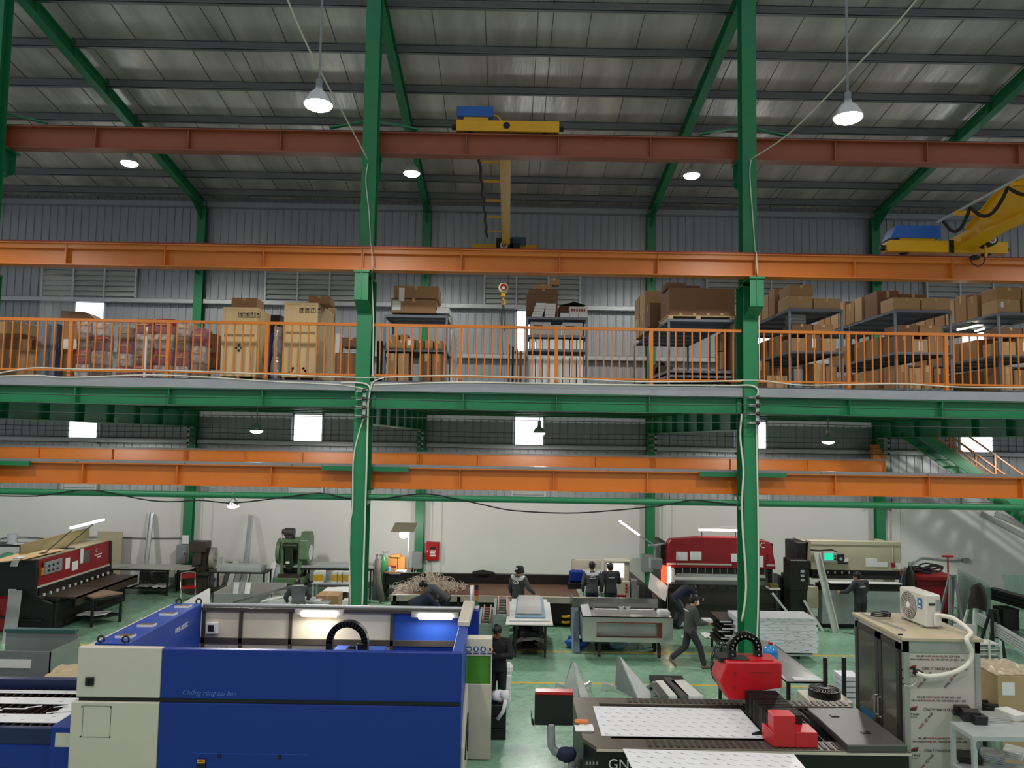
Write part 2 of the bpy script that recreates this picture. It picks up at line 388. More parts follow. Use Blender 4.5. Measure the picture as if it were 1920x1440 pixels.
# columns
def icol(b, x, y0, d, z0, z1, fw=.3):
    b.box(x-fw/2, y0, z0, x+fw/2, y0+.018, z1); b.box(x-fw/2, y0+d-.018, z0, x+fw/2, y0+d, z1); b.box(x-.008, y0+.018, z0, x+.008, y0+d-.018, z1)
for k, X in enumerate(COLX):
    b = B(); icol(b, X, YF, .5, 0, 8.55); icol(b, X, YF, .32, 8.55, 15.2)
    b.box(X-.25, YF-.08, 0, X+.25, YF+.58, .03)
    b.box(X-.15, YF, 8.5, X+.15, YF+.5, 8.55)
    # front corbel carrying the runway beam
    b.box(X-.16, 15.32, 8.56, X+.16, YF, 8.6); b.box(X-.14, 15.36, 8.02, X+.14, 15.375, 8.56)
    b.box(X-.01, 15.34, 8.02, X+.01, YF, 8.56); b.hexa([(X-.14, 15.36, 8.0), (X+.14, 15.36, 8.0), (X+.14, YF, 7.8), (X-.14, YF, 7.8), (X-.14, 15.36, 8.02), (X+.14, 15.36, 8.02), (X+.14, YF, 7.82), (X-.14, YF, 7.82)])
    # rear corbel carrying the far upper runway beam
    b.box(X-.15, YF+.3, 11.3, X+.15, YF+.85, 11.33); b.box(X-.01, YF+.3, 10.85, X+.01, YF+.8, 11.3); b.box(X-.13, YF+.72, 10.85, X+.13, YF+.735, 11.3)
    b.hexa([(X-.13, YF+.3, 10.6), (X+.13, YF+.3, 10.6), (X+.13, YF+.735, 10.84), (X-.13, YF+.735, 10.84), (X-.13, YF+.3, 10.62), (X+.13, YF+.3, 10.62), (X+.13, YF+.735, 10.86), (X-.13, YF+.735, 10.86)])
    # rear lower bracket
    b.box(X-.15, YF+.45, 4.1, X+.15, YF+.95, 4.14); b.box(X-.01, YF+.45, 3.8, X+.01, YF+.9, 4.1)
    for s in (-1, 1):   # knee braces of upper beam and the flat ties of lower beam
        b.bar((X+s*.12, 16.2, 12.05), (X+s*.95, 16.2, 11.88), .1, .03)
        b.box(X+s*.15, 16.34, 4.52, X+s*.92, 16.42, 4.61)
    struct(b.obj('steel_column', GREEN), 'tall green steel column at the mezzanine edge, %s from the left' % ORD[k])
for k, X in enumerate([COLX[0]-8]+COLX):
    b = B(); icol(b, X, YB, .24, 0, 13.35); b.box(X-.2, 26.8, 0, X+.2, 27.1, .03)
    for z in (3.5, 11.2): b.box(X-.14, 26.5, z, X+.14, YB, z+.03); b.box(X-.01, 26.5, z-.35, X+.01, YB, z)
    struct(b.obj('steel_wall_column', GREEN), 'green steel wall column, %s from the left' % ORD[k])
# green pipe between the columns
PZ = at(880, 935, 16.1).z
for k in range(5):
    a = X0 if k == 0 else COLX[k-1]+.14
    c = X1 if k == 4 else COLX[k]-.14
    b = B(); b.cyl((a, 16.04, PZ), (c, 16.04, PZ), .065, n=16)
    for x in (a, c): b.box(x-.012, 15.9, PZ-.14, x+.012, 16.18, PZ+.14)
    struct(b.obj('tie_pipe', GREEN), 'round green tie pipe between steel columns')
# crane runway beams ------------------------------------------------
def runway(name, xs, y, z0, z1, m, lab, cat='crane beam', rail=True, fw=.3, stp=2.28, chan=False, rm_=None):
    r = thing(name, lab, cat, (0, y, z0), w=True)
    zt = z1-(.06 if rail else 0)
    for i in range(len(xs)-1):
        a, c = xs[i]+.006, xs[i+1]-.006
        n = max(1, round((c-a)/stp)); st = [a+(c-a)*j/n for j in range(1, n)]+[a+.01, c-.01]
        b = B(); b.ibx(a, c, y, z0, zt, fw, .02, .014, st)
        if chan: b.box(a, y-.1, zt-.115, c, y-.007, zt-.095); b.box(a, y-.1, zt-.095, c, y-.092, zt-.02)
        b.obj('beam_span', m, r)
    if rail:
        b = B(); b.box(xs[0], y-.03, zt, xs[-1], y+.03, z1); b.box(xs[0], y-.06, zt, xs[-1], y+.06, zt+.014)
        for q in range(int((xs[-1]-xs[0])/2.28)+1):
            x = xs[0]+.4+q*2.28; b.box(x-.05, y-.1, zt, x+.05, y+.1, zt+.03)
        b.obj('rail', rm_ or RAILM, r)
    return r
CX = [X0]+COLX+[X1]
runway('crane_runway_beam', CX, 15.5, 8.61, 9.13, ORANGE, 'orange crane runway beam bolted on brackets in front of the mezzanine columns', fw=.29, chan=True)
runway('crane_runway_beam', CX, 16.33, 11.34, 11.88, REDOX, 'red brown upper crane runway beam running behind the tops of the green columns', fw=.27, rm_=DSTEEL)
runway('crane_runway_beam', CX, 26.6, 11.24, 11.66, ORANGE, 'far orange crane runway beam on the back wall carrying the crane with its far wheels', fw=.25)
runway('crane_runway_beam', CX, 16.55, 4.15, 4.66, ORANGE, 'lower orange crane runway beam tied to the columns under the mezzanine', fw=.27, rm_=GREYP)
ze = at(1660, 866, 26.45)
runway('crane_runway_beam', [X0]+COLX[:3]+[ze.x], 26.5, 4.3, 4.75, ORANGE, 'rear lower orange runway beam along the back wall ending at a stop post', fw=.25, rm_=GREYP)
a = at(1642, 860, 26.45)
b = B(); b.box(a.x-.12, 26.38, 4.75, a.x+.12, 26.62, 5.25); b.prism([(a.x+.1, 4.75), (a.x+.42, 4.75), (a.x+.1, 5.2)], 'y', 26.45, 26.55)
tag(b.obj('end_stop', ORANGE), 'orange end stop post on the end of rear lower runway beam', 'stop')
# ---------------------------------------------------------------- mezzanine
deckm = mat('deck_underside_green', '0c5a38', .5, var=.1)
b = B(); b.box(X0, 15.95, ZM-.1, X1, 26.8, ZM); struct(b.obj('mezzanine_floor', mat('steel_deck', '55605a', .5, .4)), 'steel deck floor of the mezzanine')
fasm = mat('fascia_flashing', 'c3c6c8', .25, .9, var=.12, sc=2.5, bump=.25, bsc=3)
for k in range(5):
    a = X0 if k == 0 else COLX[k-1]+.15
    c = X1 if k == 4 else COLX[k]-.15
    b = B(); b.box(a, 15.83, 6.19, c, 15.845, 6.385); b.box(a, 15.83, 6.375, c, 16.0, 6.387)
    struct(b.obj('fascia_flashing', fasm), 'shiny metal flashing on the mezzanine edge')
    b = B(); n = 4
    b.ibx(a, c, 15.98, 5.83, 6.185, .28, .016, .012, [a+(c-a)*j/n for j in range(1, n)])
    for x, s in ((a, 1), (c, -1)): b.box(x, 15.93, 5.86, x+s*.1, 15.99, 6.15)
    struct(b.obj('mezzanine_edge_beam', GREEN), 'green I beam under the mezzanine edge')
for k, X in enumerate(COLX):   # main girders towards the wall, with stubs
    b = B()
    b.box(X-.14, 16.3, 5.5, X+.14, 26.8, 5.52); b.box(X-.14, 16.3, 6.24, X+.14, 26.8, 6.26); b.box(X-.008, 16.3, 5.52, X+.008, 26.8, 6.24)
    for Y in (16.9, 18.4, 19.9, 21.4, 22.9, 24.4, 25.9): b.box(X-.13, Y-.09, 5.52, X+.13, Y+.09, 6.24)
    struct(b.obj('mezzanine_girder', GREEN), 'deep green girder under the mezzanine')
for Y in (16.9, 18.4, 19.9, 21.4, 22.9, 24.4, 25.9):
    b = B()
    for k in range(5):
        a = X0 if k == 0 else COLX[k-1]+.14
        c = X1 if k == 4 else COLX[k]-.14
        b.ibx(a, c, Y, 6.0, 6.265, .14, .012, .01)
    struct(b.obj('mezzanine_joist', GREEN), 'green joist under the mezzanine deck')
# railing : one panel per bay, posts, rails and every baluster a part
bm_ = {}
def railing(x0, x1, posts, bal, lab):
    r = thing('railing', lab, 'railing', ((x0+x1)/2, 15.93, ZM), w=True)
    b = B(); b.box(x0, 15.905, 7.54, x1, 15.955, 7.6); b.obj('top_rail', ORANGE, r)
    b = B(); b.box(x0, 15.91, 6.5, x1, 15.95, 6.54); b.obj('bottom_rail', ORANGE, r)
    first = None
    for x in posts:
        b = B(); b.box(x-.035, 15.895, ZM, x+.035, 15.965, 7.54); b.obj('post', ORANGE, r)
    for x in bal:
        if first is None:
            b = B(); b.box(x-.0125, 15.918, 6.53, x+.0125, 15.943, 7.545); first = b.obj('baluster', ORANGE, r); fx = x
        else:
            c = first.copy(); COL.objects.link(c); c.parent = r; c.location = first.location+Vector((x-fx, 0, 0))
def xs_(l, py): return [at(p, py, 15.93).x for p in l]
bays = [(X0, COLX[0]-.15, [], 'orange mezzanine railing beyond the leftmost column'),
        (COLX[0]+.15, COLX[1]-.15, [132, 315, 500], 'orange mezzanine railing left of the first full column, before the wooden crates'),
        (COLX[1]+.15, COLX[2]-.15, [864, 1043, 1221], 'orange mezzanine railing between the two middle columns'),
        (COLX[2]+.15, COLX[3]-.15, [1590, 1773], 'orange mezzanine railing right of the second column, before the long racks')]
for a, c, ps, lab in bays[1:]:
    px = xs_(ps, 660)
    edges = [a]+px+[c]; bal = []
    for i in range(len(edges)-1):
        n = round((edges[i+1]-edges[i])/.169)
        bal += [edges[i]+(edges[i+1]-edges[i])*j/n for j in range(1, n)]
    if a < -5: bal = [x for x in bal if x > -10.9]
    railing(a, c, px, bal, lab)
# busbars (bare conductor lines) with their bracket
def busbar(y, zs, xa, xb, lab, sags, r=.008, dark=None):
    b = B()
    for z in zs:
        for i in range(len(sags)-1):
            x0, x1 = sags[i], sags[i+1]
            b.tube([(x0+(x1-x0)*t/6, y, z-.03*math.sin(PI*t/6)) for t in range(7)], r, 5)
    tag(b.obj('conductor_line', dark or DSTEEL), lab, 'wire', kind='stuff')
ZB = [at(700, y, 15.55).z for y in (733, 748, 764, 781)]
busbar(15.55, ZB, X0, X1, 'four bare dark conductor wires strung along the green mezzanine edge beam', [X0]+COLX+[X1])
ZC = [at(500, y, 26.3).z for y in (803, 812, 823, 833)]
busbar(26.3, ZC, X0, X1, 'four dark conductor wires strung along the back wall under the mezzanine', [X0]+COLX+[X1])
INS = mat('brown_insulator', '3a2a26', .3)
def bracket(x, y, yc, zs, lab):
    r = thing('insulator_bracket', lab, 'bracket', (x, y, zs[-1]), w=True)
    b = B(); b.box(x+.03, y+.015, zs[-1]-.06, x+.09, y+.035, zs[0]+.05)
    for z in zs: b.box(x-.1, y+.02, z-.02, x+.06, yc, z+.02)
    b.obj('plate', GALV, r)
    for z in zs:
        b = B(); b.lathe((x+.06, y+.02, z), [(.025, 0), (.04, .015), (.025, .03), (.045, .045), (.02, .07)], 10, (0, -1, 0)); b.obj('insulator', INS, r, True)
        b = B(); b.cyl((x-.09, yc, z), (x-.09, y, z), .02, n=8); b.obj('bolt', WHITEP, r)
for k, X in enumerate(COLX[1:3]): bracket(X+.02, 15.6, YF, ZB, 'brown insulator bracket holding wires on the %s front column' % ['left', 'right'][k])
for k, X in enumerate(COLX): bracket(X+.02, 26.4, YB, ZC, 'small insulator bracket under the mezzanine, on the %s wall column' % ORD[k])
# long cables on the mezzanine edge
def cable(name, pts, r, m, lab, cat='cable', n=6, sub=4):
    P = [Vector(p) for p in pts]; Q = []
    for i in range(len(P)-1):     # catmull-rom
        p0, p1, p2, p3 = P[max(i-1, 0)], P[i], P[i+1], P[min(i+2, len(P)-1)]
        for j in range(sub):
            t = j/sub
            Q.append(.5*((2*p1)+(p2-p0)*t+(2*p0-5*p1+4*p2-p3)*t*t+(3*p1-p0-3*p2+p3)*t**3))
    Q.append(P[-1])
    b = B(); b.tube(Q, r, n); return tag(b.obj(name, m, smooth=True), lab, cat)
cable('power_cable', [at(x, y, 15.8) for x, y in ((-20, 706), (70, 704), (130, 708), (280, 703), (400, 708), (520, 716), (640, 722), (690, 731))], .016, CABLEW, 'pale cable lying along the mezzanine edge left of the first column')
cable('power_cable', [at(x, y, 15.8) for x, y in ((-20, 703), (60, 690), (140, 692), (290, 694), (470, 700), (640, 707), (700, 708), (760, 706), (860, 704), (1000, 708), (1100, 711), (1200, 716), (1340, 715), (1420, 713), (1500, 722), (1590, 721), (1700, 720), (1800, 726), (1940, 727))], .014, CABLEW, 'pale cable tied along the bottom rail of the railing')
cable('conduit', [at(x, y, 15.75) for x, y in ((700, 722), (850, 717), (1000, 719), (1180, 722), (1360, 723), (1417, 726), (1418, 760), (1419, 850), (1421, 950), (1422, 1100), (1418, 1240))], .018, CABLEW, 'cream conduit running down the right front column', sub=6)
cable('conduit', [at(x, y, 15.75) for x, y in ((640, 717), (690, 722), (690, 760), (688, 850), (685, 950), (682, 1050), (679, 1140))], .018, CABLEW, 'cream conduit running down the left front column', sub=6)
cable('power_cable', [at(x, y, 15.77) for x, y in ((720, 708), (700, 716), (694, 735), (684, 775), (668, 830), (662, 870), (661, 950), (655, 1000), (657, 1140))], .014, CABLEW, 'thin pale cable hanging from the bracket down the left front column')
cable('power_cable', [at(x, y, 15.76) for x, y in ((1391, 776), (1388, 820), (1394, 880), (1391, 940), (1393, 1000), (1399, 1100), (1391, 1165))], .02, CABLEW, 'loose pale cable hanging on the left side of the right front column')
cable('power_cable', [at(x, y, 15.75) for x, y in ((690, 305), (686, 340), (692, 400), (695, 460))]+[at(x, y, 15.3) for x, y in ((697, 463), (698, 505))]+[at(x, y, 15.75) for x, y in ((697, 520), (700, 600), (699, 690), (700, 706))], .012, CABLEW, 'white cable running down the upper left front column')
cable('power_cable', [at(x, y, 15.75) for x, y in ((1408, 300), (1406, 330), (1411, 400), (1416, 470))]+[at(x, y, 15.3) for x, y in ((1418, 474), (1420, 515))]+[at(x, y, 15.75) for x, y in ((1423, 530), (1423, 600), (1424, 700), (1424, 712))], .012, CABLEW, 'white cable running down the upper right front column')
cable('cable', [at(690, 300, 15.7), at(650, 225, 14.5), at(601, 135, 12.0), at(560, 50, 10.6), at(532, -20, 9.8)], .014, CABLEW, 'grey cable stretched from the left column past the left hanging lamp')
cable('cable', [at(1405, 300, 15.7), at(1480, 250, 14.0), at(1590, 140, 11.9), at(1680, 45, 10.8), at(1730, -15, 10)], .014, CABLEW, 'grey cable stretched from the right column past the right hanging lamp')
cable('power_cable', [at(x, y, 15.95) for x, y in ((-20, 929), (70, 930), (140, 920), (190, 921), (260, 935), (300, 940), (340, 940), (375, 938), (430, 943), (480, 939), (520, 934), (600, 925), (650, 934), (700, 937), (760, 929), (810, 927), (900, 945), (960, 957), (1060, 962), (1140, 958), (1240, 948), (1300, 938), (1380, 947))], .014, RUBBER, 'black cable sagging along the green tie pipe')
# lamps ------------------------------------------------------------
SHADE = mat('lamp_aluminium', 'd9dcdc', .3, .7)
def pendant(p, rod, d, lab, grp='hall lamps', dirt=0):
    r = thing('pendant_lamp', lab, 'lamp', p, group=grp)
    b = B(); b.lathe((0, 0, 0), [(d*.5, 0), (d*.49, .02), (d*.34, d*.34), (d*.16, d*.48), (d*.12, d*.6)], 24); b.obj('lamp_shade', SHADE, r, True)
    b = B(); b.lathe((0, 0, -d*.2), [(d*.05, 0), (d*.25, d*.03), (d*.42, d*.11), (d*.47, d*.2), (d*.3, d*.26)], 24); b.obj('bulb', LAMPE, r, True)
    b = B(); b.cyl((0, 0, d*.6), (0, 0, d*.6+.12), .05, n=10); b.cyl((0, 0, d*.6+.1), (0, 0, rod), .018, n=6); b.obj('rod', GREYP, r)
for i, (px, py, Y, nm) in enumerate(((243, 306, 21.9, 'leftmost lamp of the far high row under the roof'), (772, 325, 21.9, 'middle lamp of the far high row, next to the yellow crane'), (1297, 329, 21.9, 'right lamp of the far high row under the roof'))):
    p = at(px, py, Y); pendant(p, zr(21.9)-p.z-.25, .5, 'bright pendant '+nm)
for i, (px, py) in enumerate(((597, 196), (1590, 220))):
    p = at(px, py, 11.6); pendant(p, 4.0, .46, 'large bright near lamp hanging on a long rod, %s of the picture' % ('upper left' if i == 0 else 'upper right'))
for i, (px, py) in enumerate(((481, 808), (1011, 812), (1553, 828))):
    p = at(px, py, 21.7); pendant(p, 5.98-p.z, .36, 'small lamp hanging under the mezzanine, %s' % ('left of the second bright window' if i == 0 else 'before the middle bright window' if i == 1 else 'right of the right front column'))
p = at(437, 948, 16.04); pendant(p, PZ-.06-p.z, .27, 'lit lamp hanging from the green tie pipe left of the left front column')
spot((p.x, p.y, p.z-.1), 60, 170)
# ================================================================ CRANES
LOGOR = mat('logo_magenta', 'a03a5a', .4)
def logo_d(c, r, parent):     # round cap with a D mark, facing the camera
    b = B(); b.lathe(c, [(r, 0), (r, .01), (r*.86, .012), (r*.86, .004)], 20, (0, -1, 0)); b.obj('cap_ring', WHITEP, parent)
    b = B(); b.lathe((c[0], c[1]-.004, c[2]), [(r*.6, 0), (r*.6, .012), (r*.42, .013), (r*.42, .006)], 20, (0, -1, 0)); b.obj('cap_disc', LOGOR, parent)
    text('D', r*.9, (c[0]-r*.3, c[1]-.02, c[2]-r*.32), (R(90), 0, 0), WHITEP, 'cap_letter', parent)
ga = at(948, 300, 18.6)
gx = ga.x; Y0c, Y1c = 16.33, 26.55
cr1 = thing('bridge_crane', 'yellow bridge crane hanging below the roof between red beam and back wall', 'crane', (gx, 21, 11.7), w=True)
b = B(); z0, z1 = 11.74, 12.08
b.box(gx-.13, Y0c+.1, z0, gx+.13, Y1c, z0+.015); b.box(gx-.12, Y0c+.1, z0+.015, gx+.12, Y1c, z1); b.obj('girder', YELL, cr1)
def truck(b, xa, xb, y, z0, z1, wd=.2):
    b.box(xa, y-wd/2, z0+.05, xb, y+wd/2, z1)
    for x in (xa+.1, xb-.1): b.cb((x, y, z1+.005), (.18, wd, .01))
ta, tb = at(856, 236, Y0c).x, at(1048, 240, Y0c).x
b = B(); truck(b, ta, tb, Y0c, 11.84, 12.13); e = b.obj('end_carriage', YELL, cr1, bevel=.012)
b = B(); b.cyl((ta-.1, Y0c, 12.0), (ta, Y0c, 12.0), .06, n=12); b.cyl((tb, Y0c, 12.0), (tb+.1, Y0c, 12.0), .06, n=12); b.obj('buffer', RUBBER, e)
b = B(); b.cyl((gx+.03, Y0c-.11, 12.02), (gx+.03, Y0c-.08, 12.02), .075, n=18); b.obj('hole_cover', RUBBER, e)
for x in (ta+.3, tb-.3):
    b = B(); b.cyl((x, Y0c-.07, 11.97), (x, Y0c+.07, 11.97), .1, n=16); b.obj('wheel', DSTEEL, cr1)
xa, xb = at(857, 205, 16.3).x, at(925, 205, 16.3).x
b = B(); b.box(xa, 16.2, 12.2, xb, 16.5, 12.43); e = b.obj('electrical_box', CBLUE, cr1, bevel=.01)
b = B(); b.box(xa+.15, 16.24, 12.12, xb-.1, 16.44, 12.2); b.tube([(xb, 16.3, 12.28), (xb+.1, 16.3, 12.25), (xb+.2, 16.3, 12.13)], .015, 6); b.obj('box_mount', YELL, e)
ta, tb = at(886, 457, Y1c).x, at(1007, 459, Y1c).x
b = B(); truck(b, ta, tb, Y1c, 11.62, 12.02); b.obj('end_carriage', YELL, cr1, bevel=.012)
for x in (ta+.3, tb-.3):
    b = B(); b.cyl((x, Y1c-.07, 11.77), (x, Y1c+.07, 11.77), .11, n=16); b.obj('wheel', DSTEEL, cr1)
for Y in (17.0, 18.1, 19.5, 21.1, 22.7, 24.3):
    b = B(); b.box(gx-.62, Y-.03, 11.86, gx-.11, Y+.03, 11.91); b.obj('festoon_arm', YELL, cr1)
b = B(); pts = []
for i in range(41):
    t = i/40; Y = 16.8+8.2*t
    pts.append((gx-.62+.015*math.sin(t*40), Y, 11.86-.05*abs(math.sin(t*PI*6))))
b.tube(pts, .035, 7); b.obj('festoon_cable', RUBBER, cr1, True)
b = B(); b.tube([(gx-.63, 16.8, 11.93), (gx-.63, 25.6, 11.93)], .025, 8); b.obj('festoon_rail', GALV, cr1)
# hoist at the far end
hx = at(945, 460, 25.4).x; hz = at(945, 460, 25.4).z
h = B(); h.cyl((hx, 25.4, hz), (hx, 26.1, hz), .22, n=20); h.box(hx-.27, 25.5, hz-.1, hx+.3, 26.1, hz+.28); h.box(hx+.2, 25.5, hz-.15, hx+.55, 26.0, hz+.1)
h = h.obj('hoist', BLACK, cr1)
logo_d((hx, 25.39, hz), .13, h)
b = B(); b.box(hx+.25, 25.55, hz+.12, hx+.75, 25.95, hz+.33); b.obj('hoist_motor', mat('motor_teal', '1d4f62', .4), h)
k = at(944, 540, 25.4)
b = B()
for px in (937, 953): b.cyl(at(px, 535, 25.4), (at(px, 465, 25.4).x, 25.4, hz-.1), .012, n=6)
b.obj('rope', DSTEEL, cr1)
b = B(); b.lathe((k.x, 25.3, k.z), [(.1, 0), (.16, .01), (.17, .1), (.16, .19), (.1, .2)], 22, (0, 1, 0)); hb = b.obj('hook_block', mat('hook_cream', 'd9cf9a', .4), cr1, True)
b = B(); b.lathe((k.x, 25.285, k.z+.01), [(.11, 0), (.11, .01), (.02, .012)], 20, (0, -1, 0)); b.obj('block_mark', DRED, hb)
b = B(); b.lathe((k.x, 25.28, k.z-.02), [(.05, 0), (.05, .012), (.01, .013)], 14, (0, -1, 0)); b.obj('block_centre', WHITEP, hb)
b = B(); b.box(k.x-.07, 25.34, k.z-.3, k.x+.07, 25.46, k.z-.14)
b.tube([(k.x, 25.4, k.z-.28), (k.x, 25.4, k.z-.38), (k.x+.05, 25.4, k.z-.43), (k.x+.07, 25.4, k.z-.5), (k.x+.02, 25.4, k.z-.56), (k.x-.06, 25.4, k.z-.53)], .028, 8); b.obj('hook', YELL, hb)
b = B()
for s in (-1, 1):
    b.tube([(k.x+s*.02, 25.4, k.z-.55), (k.x+s*.07, 25.4, k.z-1.0), (k.x+s*.05, 25.4, k.z-1.45)], .016, 6)
b.tube([(k.x, 25.4, k.z-.55), (k.x-.02, 25.4, k.z-1.6), (k.x+.02, 25.4, k.z-2.2), (k.x-.03, 25.4, k.z-3.0)], .01, 5)
tag(b.obj('lifting_sling', DSTEEL), 'dark lifting chain sling hanging from the crane hook', 'chain')
# second crane, at the right on the front runway
q = at(1790, 458, 15.5); gx = q.x+.1
cr2 = thing('bridge_crane', 'big yellow bridge crane at the right edge, on the front orange beam', 'crane', (gx, 12, 9.1), w=True)
ta, tb = at(1658, 458, 15.5).x, at(1884, 462, 15.5).x
b = B(); z0, z1 = 9.15, 9.42
b.prism([(ta+.03, z0+.03), (tb, z0+.03), (tb, z1), (ta+.06, z1), (ta, z1-.06), (ta, z0+.09)], 'y', 15.38, 15.62); e = b.obj('end_carriage', YELL, cr2, bevel=.01)
b = B(); b.cyl((ta-.09, 15.5, 9.28), (ta+.05, 15.5, 9.28), .06, n=12); b.cyl((tb, 15.5, 9.28), (tb+.06, 15.5, 9.28), .05, n=12); b.obj('buffer', RUBBER, e)
for x in (ta+.4, tb-.4):
    b = B(); b.cyl((x, 15.45, 9.225), (x, 15.55, 9.225), .1, n=16); b.obj('wheel', DSTEEL, cr2)
b = B()
gp = [(15.62, 9.22), (15.62, 9.5), (15.0, 9.55), (13.9, 10.02), (6.5, 10.1), (6.5, 9.42), (14.3, 9.36)]
b.prism(gp, 'x', gx-.14, gx+.14); b.prism([(15.62, 9.2), (15.62, 9.22), (14.3, 9.36), (6.5, 9.42), (6.5, 9.4), (14.3, 9.34)], 'x', gx-.2, gx+.2)
b.prism([(15.0, 9.55), (13.9, 10.02), (6.5, 10.1), (6.5, 10.12), (13.9, 10.04), (15.0, 9.57)], 'x', gx-.19, gx+.19)
b.obj('girder', YELL, cr2)
b = B()
for z in (9.22, 9.3, 9.38): b.cyl((gx-.24, 15.36, z), (gx-.24, 15.39, z), .028, n=8)
b.box(gx-.29, 15.366, 9.17, gx-.19, 15.375, 9.43); b.obj('bolted_plate', BLACK, cr2)
xa, xb = at(1664, 430, 15.5).x, at(1757, 430, 15.5).x
b = B(); b.hexa([(xa, 15.35, 9.46), (xb, 15.35, 9.46), (xb, 15.75, 9.46), (xa, 15.75, 9.46), (xa+.12, 15.35, 9.72), (xb, 15.35, 9.72), (xb, 15.75, 9.72), (xa+.12, 15.75, 9.72)]); e = b.obj('electrical_box', CBLUE, cr2, bevel=.008)
b = B(); b.box(xa+.2, 15.4, 9.42, xb-.1, 15.6, 9.47); b.obj('box_mount', YELL, e)
px0 = gx-.55
b = B(); b.tube([(px0, 15.3, 9.78), (px0, 6.5, 9.95)], .028, 8); b.obj('festoon_rail', GALV, cr2)
for Y in (14.6, 12.9, 11.2):
    b = B(); b.box(px0-.06, Y-.05, 9.72, gx-.13, Y+.05, 9.79); b.obj('festoon_arm', YELL, cr2)
b = B(); pts = []
knots = [15.2, 14.3, 13.2, 11.9, 10.5]
for i in range(4):
    for t in range(8):
        u = t/8; pts.append((px0+.06, knots[i]+(knots[i+1]-knots[i])*u, 9.76+.02*(15.2-knots[i])-.32*math.sin(PI*u)))
b.tube(pts, .032, 8); b.obj('festoon_cable', RUBBER, cr2, True)
b = B(); hx, hz = gx+.42, 9.38
b.cyl((hx, 15.1, hz), (hx, 15.75, hz), .12, n=18); b.box(hx-.1, 15.2, hz-.02, hx+.1, 15.6, hz+.16); h = b.obj('travel_motor', BLACK, cr2)
logo_d((hx, 15.09, hz), .075, h)
b = B(); x = at(1848, 450, 15.2).x
b.box(x-.02, 15.18, 9.05, x+.02, 15.22, 9.45); b.obj('collector_arm', YELL, cr2)
p = at(1828, 483, 15.25)
b = B(); b.ball(p, .09, 12, (1.2, .8, .55)); b.tube([(p.x-.1, 15.25, p.z), (p.x-.06, 15.25, p.z-.12), (p.x+.06, 15.25, p.z-.19), (p.x+.17, 15.25, p.z-.12), (x, 15.22, 9.06)], .012, 6); b.obj('collector', BLACK, cr2, True)

# ================================================================ MEZZANINE GOODS
def carton(x0, x1, y0, y1, z0, z1, lab, m=None, grp=None, name='carton', cat='box', tape='y', sticker=None):
    cx, cy = (x0+x1)/2, (y0+y1)/2; w, d, h = (x1-x0)/2, (y1-y0)/2, z1-z0
    r = thing(name, lab, cat, (cx, cy, z0), 0, grp)
    b = B(); b.box(-w, -d, 0, w, d, h); b.obj('body', m or CARD, r, bevel=.006)
    if tape:
        b = B(); t = min(.03, w*.25)
        if tape == 'y': b.box(-t, -d-.002, h*.72, t, -d, h); b.box(-t, -d, h, t, d, h+.002)
        else: b.box(-w-.002, -t, h*.7, -w, t, h); b.box(-w, -t, h, w, t, h+.002)
        b.obj('tape', TAPE, r)
    if sticker:
        b = B(); u, v, a, c = sticker; b.box(-w+2*w*u-a, -d-.003, h*v-c, -w+2*w*u+a, -d, h*v+c); b.obj('paper_label', PAPER, r)
    return r
def pxbox(px0, py0, px1, py1, Y, dep, lab, **k):      # box whose front face fills this outline
    a, c = at(px0, py1, Y), at(px1, py0, Y)
    return carton(a.x, c.x, Y, Y+dep, max(ZM+.005, a.z), c.z, lab, **k)
def rack(x0, x1, y0, y1, zs, lab, m=RACKG):
    r = thing('storage_rack', lab, 'rack', ((x0+x1)/2, (y0+y1)/2, ZM), w=True); t = .045
    ny = max(1, round((y1-y0)/2.2))
    for i in range(ny+1):
        y = y0+(y1-y0)*i/ny
        for x in (x0, x1): b = B(); b.box(x-t/2, y-t/2, ZM, x+t/2, y+t/2, zs[-1]); b.obj('post', m, r)
    for z in zs:
        b = B(); b.box(x0, y0-.02, z-.05, x1, y0+.02, z+.005); b.box(x0, y1-.02, z-.05, x1, y1+.02, z+.005)
        for x in (x0, x1): b.box(x-.02, y0, z-.05, x+.02, y1, z+.005)
        for j in range(1, 3*ny): y = y0+(y1-y0)*j/(3*ny); b.box(x0, y-.02, z-.04, x1, y+.02, z-.008)
        b.box(x0, y0, z-.008, x1, y1, z); b.obj('shelf', m, r)
    return r
# --- left end : long carton pile, wrapped column, goods in shrink wrap
pxbox(-30, 656, 66, 716, 16.9, .8, 'low brown carton at the far left behind the railing', m=CARD)
pxbox(-30, 636, 60, 655, 16.95, .7, 'flat brown carton at the far left, on the low brown one', m=CARDD, tape=None)
p = pxbox(-30, 604, 40, 625, 17.0, .6, 'open tan carton topping the far left pile behind the railing', m=CARDL, tape=None)
a, c = at(-30, 636, 17.0), at(40, 625, 17.0); carton(a.x, c.x, 17.0, 17.6, a.z, c.z, 'thin dark carton in the far left pile behind the railing', m=CARDD, tape=None)
